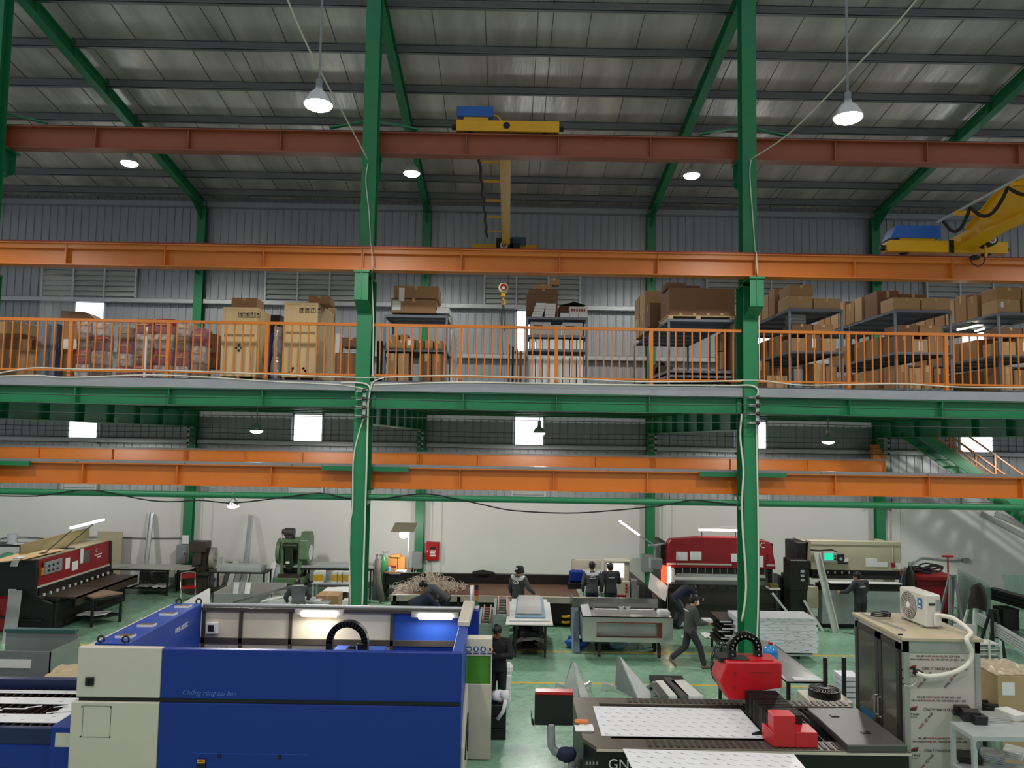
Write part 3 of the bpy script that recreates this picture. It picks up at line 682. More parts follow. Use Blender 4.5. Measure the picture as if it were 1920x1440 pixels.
# tall plastic wrapped package
a, c = at(67, 716, 16.7), at(103, 512, 16.7)
r = thing('wrapped_package', 'tall package in clear plastic standing up above the railing, left of the bags', 'package', ((a.x+c.x)/2, 16.95, ZM), w=True)
b = B(); b.box(a.x+.04, 16.75, ZM, a.x+.14, 17.1, 7.6); b.box(a.x+.24, 16.75, ZM, a.x+.36, 17.1, 7.6); b.obj('contents', mat('slate_panel', '5d6b85', .5), r)
b = B(); rn = random.Random(3); n = 9; rings = []
for j in range(13):
    z = ZM+.01+(c.z-ZM)*j/12; tp = 0 if j < 12 else .03
    for i in range(16):
        u = i/16*4; s = int(u); f = u-s; P = [(a.x, 16.7), (c.x, 16.7), (c.x+.18, 17.15), (a.x+.12, 17.15)]
        x = P[s][0]+(P[(s+1) % 4][0]-P[s][0])*f+rn.uniform(-.015, .015); y = P[s][1]+(P[(s+1) % 4][1]-P[s][1])*f+rn.uniform(-.015, .015)
        rings.append((x, y, z+rn.uniform(-.01, .01)))
b.add(rings, [(j*16+i, j*16+(i+1) % 16, (j+1)*16+(i+1) % 16, (j+1)*16+i) for j in range(12) for i in range(16)]); b.obj('plastic_film', WRAPM, r, True)
# cartons right of it
pxbox(117, 600, 152, 636, 16.9, .5, 'brown carton beside the tall clear package', m=CARD)
pxbox(117, 636, 148, 655, 16.85, .5, 'white box with open flap beside the tall clear package, under the brown one', m=WHITEP, tape=None)
pxbox(116, 656, 146, 716, 16.85, .5, 'dark brown carton at the bottom beside the tall clear package', m=CARDD)
a, c = at(118, 600, 17.2), at(190, 585, 17.2)
b = B(); b.hexa([(a.x, 17.1, a.z), (c.x, 17.1, a.z-.02), (c.x, 17.7, a.z-.02), (a.x, 17.7, a.z), (a.x, 17.1, c.z), (a.x+.55, 17.1, c.z-.02), (a.x+.5, 17.7, c.z-.02), (a.x, 17.7, c.z)])
tag(b.obj('carton', CARDD), 'dark flattened carton lying on top beside the tall clear package', 'box')
# shrink wrapped goods : stacked red white and yellow bags
BAGR = mat('bag_red', '8e1f2e', .4, var=.3, sc=8); BAGW = mat('bag_white', 'c9c4c0', .35, var=.25, sc=9); BAGY = mat('bag_yellow', 'b99a2c', .35, var=.2); BAGB = mat('bag_brown', '6b4c40', .5, var=.3, sc=7)
def two(m, c1, c2):
    for n in m.node_tree.nodes:
        if n.type == 'MIX_RGB': n.inputs[1].default_value = lin(c1); n.inputs[2].default_value = lin(c2)
        if n.type == 'TEX_NOISE': n.inputs['Detail'].default_value = 2
two(BAGW, '54262a', 'eae0da'); two(BAGR, '3d1418', 'c2343f'); two(BAGB, '2a1e1a', '9a7a5e')
def bag(x0, x1, z0, z1, y, m, lab, mark=None, grp='shrink wrapped bags on the mezzanine'):
    cx = (x0+x1)/2; w = (x1-x0)/2; h = z1-z0; r = thing('wrapped_bag', lab, 'bag', (cx, y+.2, z0), 0, grp)
    rn = random.Random(int(px_ct[0]*13+5)); px_ct[0] += 1
    b = B(); vs = []; nx, nz = 7, 5
    P = []
    for j in range(nz+1):
        v = j/nz; bulge = .018*math.sin(PI*v)
        for i in range(16):
            t = 2*PI*i/16; sx = math.copysign(abs(math.cos(t))**.28, math.cos(t)); sy = math.copysign(abs(math.sin(t))**.28, math.sin(t))
            P.append(((w-.015+bulge*.5)*sx+rn.uniform(-.012, .012), (.2+bulge)*sy+rn.uniform(-.012, .012), h*v))
    b.add(P, [(j*16+i, j*16+(i+1) % 16, (j+1)*16+(i+1) % 16, (j+1)*16+i) for j in range(nz) for i in range(16)]+[list(range(16)), [nz*16+i for i in range(16)]])
    b.obj('sack', m, r, True)
    b = B(); b.box(-w*.7, -.262, h*.55, w*.7, -.25, h*.62); b.obj('band', BAGY, r)
    if mark: text(mark, h*.5, (-h*.15, -.275, h*.08), (R(90), 0, 0), BLACK, 'print', r)
    return r
px_ct = [0]
def zpx(px, py, Y): return at(px, py, Y).z
cols = [(150, 178), (179, 206), (226, 256), (258, 292), (293, 332), (335, 362), (364, 392)]
tops = [600, 605, 616, 600, 600, 606, 618]
rows = [715, 684, 655, 628, 600]
for i, (q0, q1) in enumerate(cols):
    x0, x1 = at(q0, 660, 16.75).x, at(q1, 660, 16.75).x
    zt = zpx(q0, tops[i], 16.75); nr = 4 if i != 6 else 3; h = (zt-ZM)/nr
    for j in range(nr):
        m = [BAGW, BAGR, BAGB, BAGW, BAGR][(i*2+j) % 5]
        mk = {(2, 0): '2', (3, 0): '2'}.get((i, j))
        bag(x0, x1, ZM+.01+h*j, ZM+h*(j+1), 16.55, m, '%s wrapped bag, %s layer from the bottom, %s column from left of pile' % ({id(BAGW): 'white', id(BAGR): 'red', id(BAGB): 'brown'}[id(m)], ORD[j], ORD[i]), mk)
r = thing('stretch_film', 'clear stretch film wound around the pile of bags behind the railing', 'film', (at(260, 700, 16.6).x, 16.7, ZM), w=True)
b = B(); rn = random.Random(5)
xa, xb = at(147, 660, 16.5).x, at(394, 660, 16.5).x; vs = []
for j in range(9):
    for i in range(25): vs.append((xa+(xb-xa)*i/24, 16.455+rn.uniform(-.02, .02), ZM+.03+(7.52-ZM)*j/8))
b.add(vs, [(j*25+i, j*25+i+1, (j+1)*25+i+1, (j+1)*25+i) for j in range(8) for i in range(24)]); b.obj('film', WRAPM, r, True)
pxbox(384, 626, 405, 690, 16.9, .4, 'dark carton wrapped in film at the right end of the bag pile', m=CARDD)
b = B(); a = at(271, 700, 16.3); b.box(a.x-.02, 16.28, ZM, a.x+.03, 16.31, 7.5); tag(b.obj('pale_batten', WHITEP), 'pale upright batten leaning before the bag pile', 'batten')
# --- wooden crates
def crate(px0, py0, px1, Y, dep, lab, mk):
    a, c = at(px0, 700, Y), at(px1, py0, Y); zb = ZM+.12
    r = thing('wooden_crate', lab, 'crate', ((a.x+c.x)/2, Y+dep/2, ZM), w=True)
    b = B(); b.box(a.x, Y, zb, c.x, Y+dep, c.z); b.obj('panel_box', PLY, r, bevel=.008)
    b = B()
    for x in (a.x, c.x-.05): b.box(x, Y-.012, zb, x+.05, Y, c.z)
    b.box(a.x+.05, Y-.012, c.z-.05, c.x-.05, Y, c.z); b.obj('edge_batten', PLY, r)
    b = B(); zz = zb+(c.z-zb)*.58; b.box(a.x, Y-.006, zz, c.x, Y-.001, zz+.05); b.obj('strap', mat('crate_strap', '8d7a58', .6), r)
    b = B(); w = (c.x-a.x)
    for i in range(3): x = a.x+w*i*.46; b.box(x, Y, ZM, x+w*.08, Y+dep, zb)
    b.obj('skid', WOOD, r)
    b = B(); s = .07; z = c.z-.16; x = c.x-.55*w   # handling symbols : arrows, glass, umbrella
    for i in range(4):
        xx = x+i*.125; t = .008
        b.box(xx, Y-.015, z-.06, xx+.1, Y-.0125, z-.052); b.box(xx, Y-.015, z-.06, xx+.008, Y-.0125, z+.06); b.box(xx+.092, Y-.015, z-.06, xx+.1, Y-.0125, z+.06)
        if i < 2:
            for u in (.03, .062): b.box(xx+u, Y-.015, z-.04, xx+u+.012, Y-.0125, z+.02); b.prism([(xx+u-.014, z+.02), (xx+u+.026, z+.02), (xx+u+.006, z+.05)], 'y', Y-.015, Y-.0125)
        elif i == 2: b.prism([(xx+.02, z+.05), (xx+.08, z+.05), (xx+.05, z)], 'y', Y-.015, Y-.0125); b.box(xx+.045, Y-.015, z-.04, xx+.055, Y-.0125, z)
        else: b.prism([(xx+.015, z+.01), (xx+.085, z+.01), (xx+.07, z+.04), (xx+.03, z+.04)], 'y', Y-.015, Y-.0125); b.box(xx+.045, Y-.015, z-.04, xx+.055, Y-.0125, z+.01)
    if mk == 1:
        cxm, czm = (a.x+c.x)/2, zb+.62
        for u, v in ((0, .055), (0, -.055), (.055, 0), (-.055, 0)): b.prism([(cxm+u, czm+v+.035), (cxm+u+.035, czm+v), (cxm+u, czm+v-.035), (cxm+u-.035, czm+v)], 'y', Y-.015, Y-.0125)
    else:
        for cx_, s in ((a.x+.16, 1), (c.x-.2, -1)):
            for q in range(3): b.lathe((cx_+s*.035*q, Y-.013, zb+.1+.05*q), [(.026, 0), (.026, .003), (.016, .003), (.016, 0)], 10, (0, -1, 0))
    b.obj('stencil_marks', BLACK, r)
    return c.z
z1 = crate(413, 577, 484, 16.55, .9, 'pale wooden shipping crate with black diamond mark, left of the two crates', 1)
a = at(447, 577, 16.8); c = at(490, 559, 16.8); carton(at(434, 570, 16.8).x, c.x-.1, 16.8, 17.3, z1, c.z, 'brown carton lying on top of the left wooden crate', m=CARD)
z2 = crate(529, 568, 597, 16.55, 1.5, 'taller pale wooden shipping crate with chain marks, right of the two crates', 2)
a = at(578, 567, 16.7); c = at(620, 555, 16.7); carton(a.x, c.x-.02, 16.7, 17.2, z2, c.z, 'long brown carton on top of the taller crate', m=CARD)
a = at(562, 567, 17.3); carton(a.x, a.x+.2, 17.3, 17.7, z2, z2+.14, 'small brown carton behind the long one on the taller crate', m=CARDD)
b = B(); a = at(612, 700, 17.9); b.box(a.x-.06, 18.1, ZM, a.x+.12, 18.2, at(612, 577, 18.1).z); tag(b.obj('wooden_board', PLY), 'wooden board standing behind the taller crate', 'board')
a, c = at(504, 700, 16.8), at(528, 612, 16.8)
b = B(); rn = random.Random(9); P = []
for j in range(7):
    v = j/6; w = .13*(1-.35*v)
    for i in range(10): t = 2*PI*i/10; P.append(((a.x+c.x)/2+w*math.cos(t)+rn.uniform(-.02, .02), 16.95+.12*math.sin(t)+rn.uniform(-.02, .02), ZM+(c.z-ZM)*v))
b.add(P, [(j*10+i, j*10+(i+1) % 10, (j+1)*10+(i+1) % 10, (j+1)*10+i) for j in range(6) for i in range(10)]+[list(range(10)), [60+i for i in range(10)]])
r = tag(b.obj('wrapped_bundle', mat('foil_wrap_grey', 'a9b2b8', .2, .5, var=.3, sc=10, bump=.5, bsc=12), smooth=True), 'silvery wrapped bundle standing between the two wooden crates', 'bundle')
b = B(); a = at(506, 700, 17.3); b.box(a.x-.08, 17.3, ZM, a.x+.1, 17.4, at(506, 625, 17.3).z); tag(b.obj('blue_board', BLUE), 'dark blue board behind the silvery bundle between the crates', 'board')
b = B(); a = at(502, 620, 17.9); b.box(a.x-.05, 17.9, ZM, a.x+.28, 18.3, at(502, 590, 17.9).z); tag(b.obj('grey_cabinet', DSTEEL), 'dark grey cabinet between the two crates, rear', 'cabinet')
pxbox(627, 662, 672, 716, 16.7, .6, 'long reddish crate box with chain marks left of the first column', m=WOOD, tape=None)
pxbox(640, 633, 676, 650, 17.2, .5, 'dark carton lying above the reddish box left of the first column', m=CARDD)
b = B(); a = at(628, 662, 17.0); c = at(637, 627, 17.0); b.box(a.x, 17.0, a.z, c.x, 17.4, c.z+.02); tag(b.obj('white_box', WHITEP), 'narrow white box standing on the reddish box by first column', 'box')
# --- rack 1 (just right of the first column)
a, c = at(722, 590, 16.6), at(838, 590, 16.6); zt = a.z
rack(a.x, c.x, 16.6, 17.85, [ZM+.08, at(780, 655, 16.6).z, zt], 'grey steel rack just right of the first column')
Xa, Xc = a.x, c.x
pxbox(733, 560, 818, 586, 16.62, .8, 'wide brown carton with white corner tape on the first rack, lower', sticker=(.12, .5, .09, .1))
pxbox(738, 537, 822, 561, 16.62, .8, 'wide brown carton with white corner tape on the first rack, upper', m=CARD, sticker=(.18, .35, .06, .15))
pxbox(818, 582, 842, 587, 16.62, .5, 'white flat box beside the wide cartons on the first rack, lower', m=WHITEP, tape=None)
pxbox(819, 576, 842, 582, 16.64, .5, 'white flat box beside the wide cartons on the first rack, upper', m=PAPER, tape=None)
b = B(); rn = random.Random(12)
for i in range(4): p = at(824+i*4, 575, 16.9); b.tube([p, p+Vector((rn.uniform(-.05, .05), 0, .12)), p+Vector((rn.uniform(-.08, .06), .02, .32+rn.uniform(-.1, .05)))], .03, 6)
tag(b.obj('plastic_scrap', WRAPM, smooth=True), 'crumpled clear film behind the upper carton of the first rack', 'film')
zsh = at(780, 655, 16.6).z
n = 5
for i in range(n):
    w = (Xc-Xa-.12)/n; x0 = Xa+.06+w*i
    if i == 2: continue
    carton(x0, x0+w-.02, 16.65, 17.4, ZM+.085, zsh-.08, 'tall brown carton at the bottom of the first rack, %s from the left' % ORD[i], m=[CARD, CARDL, CARD, CARDD, CARD][i])
for i in range(6):
    w = (Xc-Xa-.12)/6; x0 = Xa+.06+w*i
    carton(x0, x0+w-.03, 16.65+.02*(i % 2), 17.3, zsh+.005, zsh+.005+(.2 if i != 2 else .24), 'brown carton on the middle shelf of the first rack, %s from the left' % ORD[i], m=[CARD, CARD, CARDL, CARDD, CARD, CARD][i], sticker=(.4, .6, .03, .05) if i == 2 else None)
for i in range(2):
    x0 = Xa+.1+i*.2; carton(x0, x0+.17, 16.9, 17.3, zsh+.21, zsh+.36, 'small brown carton stacked on the middle shelf of first rack, %s from the left' % ORD[i], m=CARD)
b = B()   # folded sheets leaning on the right of rack 1
for i in range(3): b.bar((Xc+.12+.05*i, 16.75+.1*i, ZM+.01), (Xc+.07+.04*i, 17.05+.1*i, zt+.05-.2*i), .05, .02)
tag(b.obj('white_profile_bundle', WHITEP), 'white plastic profiles leaning at the right side of the first rack', 'profiles')
b = B(); rn = random.Random(2)
for i in range(6): p = Vector((Xc+.2, 16.85, 7.05+.13*i)); b.tube([p, p+Vector((.07, .02, .05)), p+Vector((.02, .05, .12))], .03, 6)
tag(b.obj('crumpled_film', WRAPM, smooth=True), 'crumpled plastic film hanging beside the first rack', 'film')
b = B(); a = at(707, 720, 16.9); b.box(a.x-.06, 17.1, ZM, a.x+.1, 17.4, at(707, 638, 17.0).z); tag(b.obj('black_case', BLACK), 'black upright case between the first column and the first rack', 'case')
# --- rack 2 (centre)
a, c = at(989, 594, 16.9), at(1100, 594, 16.9); zt = a.z; Xa, Xc = a.x, c.x; zsh = at(1045, 655, 16.9).z; zs2 = at(1045, 629, 16.9).z
rack(Xa, Xc, 16.9, 17.7, [ZM+.08, zsh, zs2, zt], 'grey steel rack in the middle behind the railing')
carton(Xa-.02, Xa+.68, 17.15, 17.65, zt, zt+.55, 'big dark brown carton on the middle rack', m=CARDD, tape=None)
carton(Xa+.02, Xa+.7, 17.2, 17.6, zt+.55, zt+.68, 'flat dark carton on the big one, middle rack', m=CARDD)
carton(Xa+.15, Xa+.55, 17.18, 17.55, zt+.68, zt+.79, 'small brown carton near the top of the middle rack pile', m=CARD)
carton(Xa+.48, Xa+.72, 17.2, 17.5, zt+.79, zt+.93, 'topmost small brown carton on the middle rack pile', m=CARD)
carton(Xa+.72, Xa+1.3, 17.2, 17.65, zt, zt+.3, 'open dark carton at the right of the middle rack top', m=CARDD, tape=None)
b = B(); x0 = Xa+.72
for s, u in ((0, .34), (1, .24)): b.sheet((x0+.29*s, 17.2, zt+.3), (x0+.29*(s+1), 17.2, zt+.3), (x0+.29*(s+1)+(.0 if s else .03), 17.1, zt+.3+(.02 if s else .08)), (x0+.29*s, 17.1, zt+.3+(.1 if s else .0)), .006)
tag(b.obj('carton_flap', BLACK), 'dark raised flap lying on the open carton, middle rack', 'flap')
def wstack(x, y, n, h, lab, w=.23, tilt=0):
    for i in range(n):
        b = B(); b.box(x+tilt*i, y, zt+h*i, x+w+tilt*i, y+.22, zt+h*(i+1)-.004)
        tag(b.obj('white_box', PAPER, bevel=.004), lab % ORD[i], 'box', 'small white boxes on the middle rack')
wstack(Xa+.1, 16.9, 5, .064, 'small white box, %s from the bottom of the left stack on the middle rack', tilt=.02)
wstack(Xa+.38, 16.9, 5, .062, 'small white box, %s from the bottom of the second stack on the middle rack', tilt=.005)
for i in range(3): 
    b = B(); x = Xa+.73+.205*i; b.box(x, 16.9, zt, x+.195, 17.1, zt+.1); tag(b.obj('white_box', PAPER, bevel=.004), 'flat white box in the right hand row on the middle rack, %s from the left' % ORD[i], 'box', 'small white boxes on the middle rack')
r = carton(Xa+.93, Xa+1.33, 16.92, 17.1, zt+.1, zt+.25, 'white box printed with small pictures on the middle rack', m=WHITEP, tape=None)
b = B()
for i in range(6): b.box(-.16+.055*i, -.095, .045, -.125+.055*i, -.09, .1)
b.obj('printed_pictures', DRED, r)
for lev, (za, zb_, h) in enumerate(((ZM+.085, zsh-.05, .62), (zsh+.005, zs2-.06, .22))):
    for i in range(8):
        w = (Xc-Xa-.1)/8; x0 = Xa+.05+w*i
        carton(x0, x0+w-.02, 16.93, 17.4, za, min(zb_, za+h), 'white upright box, %s from the left on the %s shelf of the middle rack' % (ORD[i], 'bottom' if lev == 0 else 'second'), m=WHITEP if i % 2 == 0 else PAPER, tape=None, grp='white boxes in the middle rack')
for i, x0 in enumerate((Xa+.07, Xa+.78)):
    r = carton(x0, x0+.45, 16.93, 17.4, zs2+.01, zs2+.3, 'clear wrapped tray of dark parts on third shelf, %s of middle rack' % ('left' if i == 0 else 'right'), m=mat('tray_grey', 'a5a9ab', .3), tape=None, name='wrapped_tray', cat='tray')
    b = B(); b.box(-.16, -.24, .14, .05, -.236, .21); b.obj('dark_part', BLACK, r)
for i in range(4):
    b = B(); x = Xa-.42+.09*i; b.box(x, 17.6, ZM, x+.05, 17.75, ZM+1.05-.05*i); tag(b.obj('wooden_plank', [WOOD, DSTEEL, WOOD, CARDD][i]), 'narrow dark plank standing left of the middle rack, %s from the left' % ORD[i], 'plank')
# --- rack 3 (deep, right of middle, before the second column)
a, c = at(1254, 598, 16.6), at(1380, 600, 16.6); zt = a.z; Xa, Xc = a.x, c.x; zsh = at(1320, 665, 16.6).z
rack(Xa, Xc, 16.6, 21.1, [at(1320, 690, 18).z-.3, zsh-.35, zt], 'deep grey rack left of the second column')
pal = thing('pallet', 'wooden pallet under the big brown crate on the deep rack', 'pallet', ((Xa+Xc)/2, 17.1, zt), w=True)
b = B(); b.box(Xa-.02, 16.62, zt+.07, Xc-.02, 17.65, zt+.09); b.obj('deck', PLY, pal)
b = B()
for x in (Xa, Xa+.6, Xc-.12): b.box(x, 16.62, zt, x+.1, 17.65, zt+.07)
b.obj('runner', PLY, pal)
r = carton(Xa+.02, Xc-.02, 16.62, 17.6, zt+.09, at(1320, 540, 16.6).z, 'big brown wooden case on a pallet on the deep rack', m=WOOD, tape=None, name='wooden_case', cat='case')
b = B()
for i in range(4): b.box(-.5+.3*i, -.5, .01, -.44+.3*i, -.49, .05)
b.obj('corner_block', PLY, r)
zc = at(1320, 540, 16.6).z
carton(Xa-.03, Xa+.42, 16.75, 17.3, zc, zc+.14, 'dark carton lying on the big wooden case, left', m=CARDD, tape=None)
carton(Xa+.42, Xa+.75, 16.85, 17.3, zc, zc+.1, 'dark flat carton lying on the big wooden case, right', m=CARDD, tape=None)
for i, (y0, y1, h) in enumerate(((17.75, 18.35, .56), (18.4, 18.7, .4), (18.75, 19.5, .5), (19.6, 20.3, .5))):
    carton(Xa-.2+(0 if i == 0 else .06), Xa+.5, y0, y1, zt, zt+h, 'brown carton on the deep rack behind the wooden case, %s from the front, lower' % ORD[i], tape='x', m=[CARDD, CARD, CARD, CARDL][i])
for i, (y0, y1, h) in enumerate(((18.8, 19.5, .55), (19.6, 20.3, .55))):
    carton(Xa-.14, Xa+.5, y0, y1, zt+.5, zt+.5+h, 'brown carton stacked on the deep rack behind the case, %s from the front, upper' % ORD[i], tape='x', m=[CARDL, CARD][i])
carton(Xa+.1, Xa+.7, 20.4, 21.0, zt, zt+1.0, 'tall dark carton at the rear end of the deep rack', m=CARDD)
for i in range(5):
    b = B(); p = at(1232+i*4, 650+i*9, 17.6)
    b.lump((Xa+.1+.02*i, 18.0+.2*i, ZM+.6), .16, 8); b.box(Xa+.02, 17.7+.25*i, ZM+.4, Xa+.32, 17.9+.25*i, ZM+.62-.02*i)
    tag(b.obj('black_part_bag', BLACK), 'shiny black bag of parts in the deep rack, %s from the front' % ORD[i], 'bag', 'black bags in the deep rack')
carton(Xc+.05, Xc+.2, 17.2, 18.0, ZM, 8.1, 'tall brown carton hidden behind the second column', m=CARD)
for i in range(3):
    z = ZM+.1+.42*i
    pxbox(1366, 640+0, 1376, 660, 17.0, .3, 'narrow brown carton stacked left of the second column, %s from the bottom' % ORD[i], m=CARD) if 0 else carton(Xc-.16, Xc-.04, 17.3, 17.7, z, z+.4, 'narrow brown carton stacked left of the second column, %s from the bottom' % ORD[i], m=[CARD, CARDL, CARD][i])
# --- racks 4, 5, 6 : long, right of the second column
RK = []
for i, (pa, pc, py) in enumerate(((1480, 1578, 579), (1678, 1781, 581), (1872, 1978, 586))):
    a, c = at(pa, py, 16.6), at(pc, py+1, 16.6); zsh = a.z-.93
    ye = 21.0
    rack(a.x, c.x, 16.6, ye, [ZM+.1, zsh, a.z], 'long grey storage rack right of the second column, %s of three' % ORD[i])
    RK.append((a.x, c.x, a.z, zsh, ye))
for i, (xa, xc, zt, zsh, ye) in enumerate(RK):
    nm = ORD[i]+' long rack'
    w = xc-xa
    # front row on top
    if i == 0:
        carton(xa+.0, xa+.52, 16.62, 17.3, zt, zt+.29, 'tan taped carton on the %s top front, left lower' % nm, m=CARDL)
        carton(xa+.02, xa+.53, 16.62, 17.3, zt+.29, zt+.53, 'brown carton on the %s top front, left upper' % nm, m=CARD)
        carton(xa+.55, xc, 16.64, 17.3, zt, zt+.25, 'tan taped carton on the %s top front, right' % nm, m=CARDL)
        carton(xa+.55, xa+.7, 17.35, 17.8, zt, zt+.5, 'dark carton behind the front row on the %s' % nm, m=CARDD)
    elif i == 1:
        carton(xa-.02, xa+.57, 16.62, 17.2, zt, zt+.28, 'tan carton with white tape on the %s top front, left' % nm, m=CARDL)
        carton(xa+.6, xc+.02, 16.62, 17.2, zt, zt+.28, 'tan carton with white tape on the %s top front, right' % nm, m=CARDL)
        carton(xa+.0, xa+.5, 17.4, 18.0, zt, zt+.58, 'dark brown carton behind the front row on the %s, left' % nm, m=CARDD)
        carton(xa+.52, xc-.05, 17.4, 18.0, zt, zt+.52, 'dark brown carton behind the front row on the %s, right' % nm, m=CARDD)
    else:
        carton(xa, xa+.5, 16.62, 17.2, zt, zt+.3, 'tan carton with white tape on the %s top front, lower' % nm, m=CARDL, sticker=(.2, .6, .03, .06))
        carton(xa, xa+.52, 16.62, 17.2, zt+.3, zt+.56, 'brown carton on the %s top front, upper' % nm, m=CARD)
        carton(xa+.55, xc, 16.62, 17.2, zt, zt+.58, 'tall brown carton on the %s top front, right' % nm, m=CARD)
    # cartons one behind the other along the left edge
    y = 17.45 if i == 0 else 18.1 if i == 1 else 17.3; j = 0
    while y < ye-.3:
        d = .42+.06*(j % 2); hh = .62-.05*((j*7+i) % 3)
        carton(xa-.03, xa+.42, y, y+d-.04, zt, zt+hh, 'brown carton along the left edge atop the %s, %s from the front' % (nm, ORD[j]), m=[CARD, CARDL, CARD][(i+j) % 3], tape='x')
        y += d; j += 1
    # middle shelf
    for j in range(3):
        ww = (w-.14)/3; x0 = xa+.07+ww*j
        carton(x0, x0+ww-.03, 16.68, 17.3, zsh+.005, zsh+.3+.08*((j+i) % 2), 'brown carton at the front of the middle shelf, %s, %s from the left' % (nm, ORD[j]), m=[CARD, CARDD, CARDL][(i+j) % 3], sticker=(.5, .5, .04, .1) if j == 1 else None)
    for j in range(2):
        ww = (w-.2)/2; x0 = xa+.1+ww*j
        carton(x0, x0+ww-.03, 16.72, 17.3, zsh+.4, zsh+.62, 'brown carton in the upper layer of the middle shelf, %s, %s' % (nm, 'left' if j == 0 else 'right'), m=[CARDD, CARD][j])
    for j in range(4):
        carton(xa+.05, xa+.5, 17.5+.7*j, 18.1+.7*j, zsh+.005, zsh+.45, 'brown carton deep in the middle shelf of the %s, %s from the front' % (nm, ORD[j]), m=CARD, tape='x')
        carton(xa+.05, xa+.5, 17.5+.7*j, 18.1+.7*j, ZM+.105, ZM+.6, 'brown carton deep in the bottom shelf of the %s, %s from the front' % (nm, ORD[j]), m=CARDL if j % 2 else CARD, tape='x')
    # bottom
    for j in range(4):
        ww = (w-.14)/4; x0 = xa+.07+ww*j
        if i == 0 and j < 2: continue
        carton(x0, x0+ww-.02, 16.68, 17.3, ZM+.105, ZM+.62-.06*(j % 2), 'brown carton at the front of the bottom shelf, %s, %s from the left' % (nm, ORD[j]), m=[CARDD, CARD, CARDL, CARD][(i+j) % 4])
xa, xc, zt, zsh, ye = RK[0]
b = B(); p = Vector((xa+.25, 16.72, zsh+.7)); 
for i in range(3): b.box(xa+.05, 16.66, zsh+.62+.07*i, xa+.38, 17.0, zsh+.68+.07*i)
tag(b.obj('wrapped_stack', WRAPM), 'clear wrapped packets on the middle shelf of the first long rack', 'packets')
b = B(); b.box(xa+.12, 16.7, ZM+.11, xa+.32, 17.2, ZM+.5); tag(b.obj('grey_box', GREYP), 'grey box on the bottom shelf of the first long rack', 'box')
carton(xa-.5, xa-.06, 16.6, 17.2, ZM, ZM+.34, 'tan carton on the floor right of the second column', m=CARDL)
carton(xa-.52, xa-.1, 17.6, 18.3, ZM, ZM+.75, 'dark shelf box right of the second column', m=CARDD)
# tube lights between racks
for i, (px0, py0, px1, py1, Y) in enumerate(((1795, 619, 1843, 608, 17.8), (1828, 621, 1862, 612, 18.6))):
    a, c = at(px0, py0, Y), at(px1, py1, Y+.4)
    r = thing('tube_light', 'white fluorescent tube glowing between the long racks, %s' % ('left' if i == 0 else 'right'), 'lamp', a, w=True)
    b = B(); b.cyl(a, c, .018, n=8); b.obj('tube', TUBEE, r)
    b = B(); b.bar(a+Vector((0, 0, .035)), c+Vector((0, 0, .035)), .05, .025); b.bar((a+c)/2+Vector((0, 0, .03)), ((a+c)/2).xy.to_3d()+Vector((0, 0, RK[1][2]-.04)), .02, .02); b.obj('housing', WHITEP, r)
# ================================================================ FAR WORKSHOP FLOOR
def one(b, name, m, lab, cat, grp=None, smooth=False, bevel=0, kind=None): return tag(b.obj(name, m, smooth=smooth, bevel=bevel), lab, cat, grp, kind)
def legs(r, pts, z, t, m, z0=0):
    for x, y in pts: b = B(); b.box(x-t/2, y-t/2, z0, x+t/2, y+t/2, z); b.obj('leg', m, r)
def bench(x0, x1, y0, y1, z, lab, m=DSTEEL, tm=None, th=.04, shelf=None, name='work_table', t=.05):
    r = thing(name, lab, 'table', ((x0+x1)/2, (y0+y1)/2, 0), w=True)
    b = B(); b.box(x0, y0, z-th, x1, y1, z); b.obj('table_top', tm or m, r)
    n = 2 if x1-x0 < 2.5 else 3
    for i in range(n):
        x = x0+t+(x1-x0-2*t)*i/(n-1); legs(r, [(x, y0+t), (x, y1-t)], z-th, t, m)
    if shelf: b = B(); b.box(x0+t, y0+t, shelf-.02, x1-t, y1-t, shelf); b.obj('lower_shelf', m, r)
    return r
# ---- red guillotine shear, running away from the camera
XS = -12.42
sh = thing('guillotine_shear', 'long red and black guillotine shear along the left side', 'machine', (XS, 22.5, 0), w=True)
BM = mat('machine_black', '1c1b1d', .5, .2, var=.25)
b = B(); b.box(XS-1.1, 20.75, 0, XS+.55, 24.5, .72); b.box(XS-.2, 20.8, .72, XS+.55, 24.45, .82); b.box(XS+.1, 21.2, .1, XS+.6, 24.3, .2); b.obj('bed', BM, sh, bevel=.02)
b = B(); b.box(XS+.551, 20.9, .42, XS+.56, 24.3, .46); b.box(XS+.551, 21.6, .05, XS+.56, 21.63, .7); b.box(XS+.551, 22.9, .05, XS+.56, 22.93, .7); b.obj('bed_rib', DSTEEL, sh)
for y0 in (20.62, 24.42):
    b = B(); b.prism([(XS-1.15, 0), (XS+.5, 0), (XS+.5, .72), (XS+.05, .86), (XS+.02, 1.85), (XS-1.15, 1.72)], 'y', y0, y0+.14); b.obj('end_frame', BM, sh)
b = B(); b.prism([(XS-.06, 1.14), (XS+.03, 1.14), (XS+.0, 1.84), (XS-.06, 1.86)], 'y', 20.7, 24.45); b.obj('blade_beam', DRED, sh)
b = B(); b.box(XS+.01, 20.72, 1.1, XS+.05, 24.43, 1.15); b.obj('edge_strip', CREAM, sh)
b = B(); b.box(XS-.02, 20.8, .9, XS+.06, 24.4, 1.1); b.obj('clamp_bar', DSTEEL, sh)
for i in range(12):
    y = 20.95+.3*i; b = B(); b.cyl((XS+.1, y, .86), (XS+.1, y, .93), .035, n=10); b.obj('hold_down', WHITEP, sh)
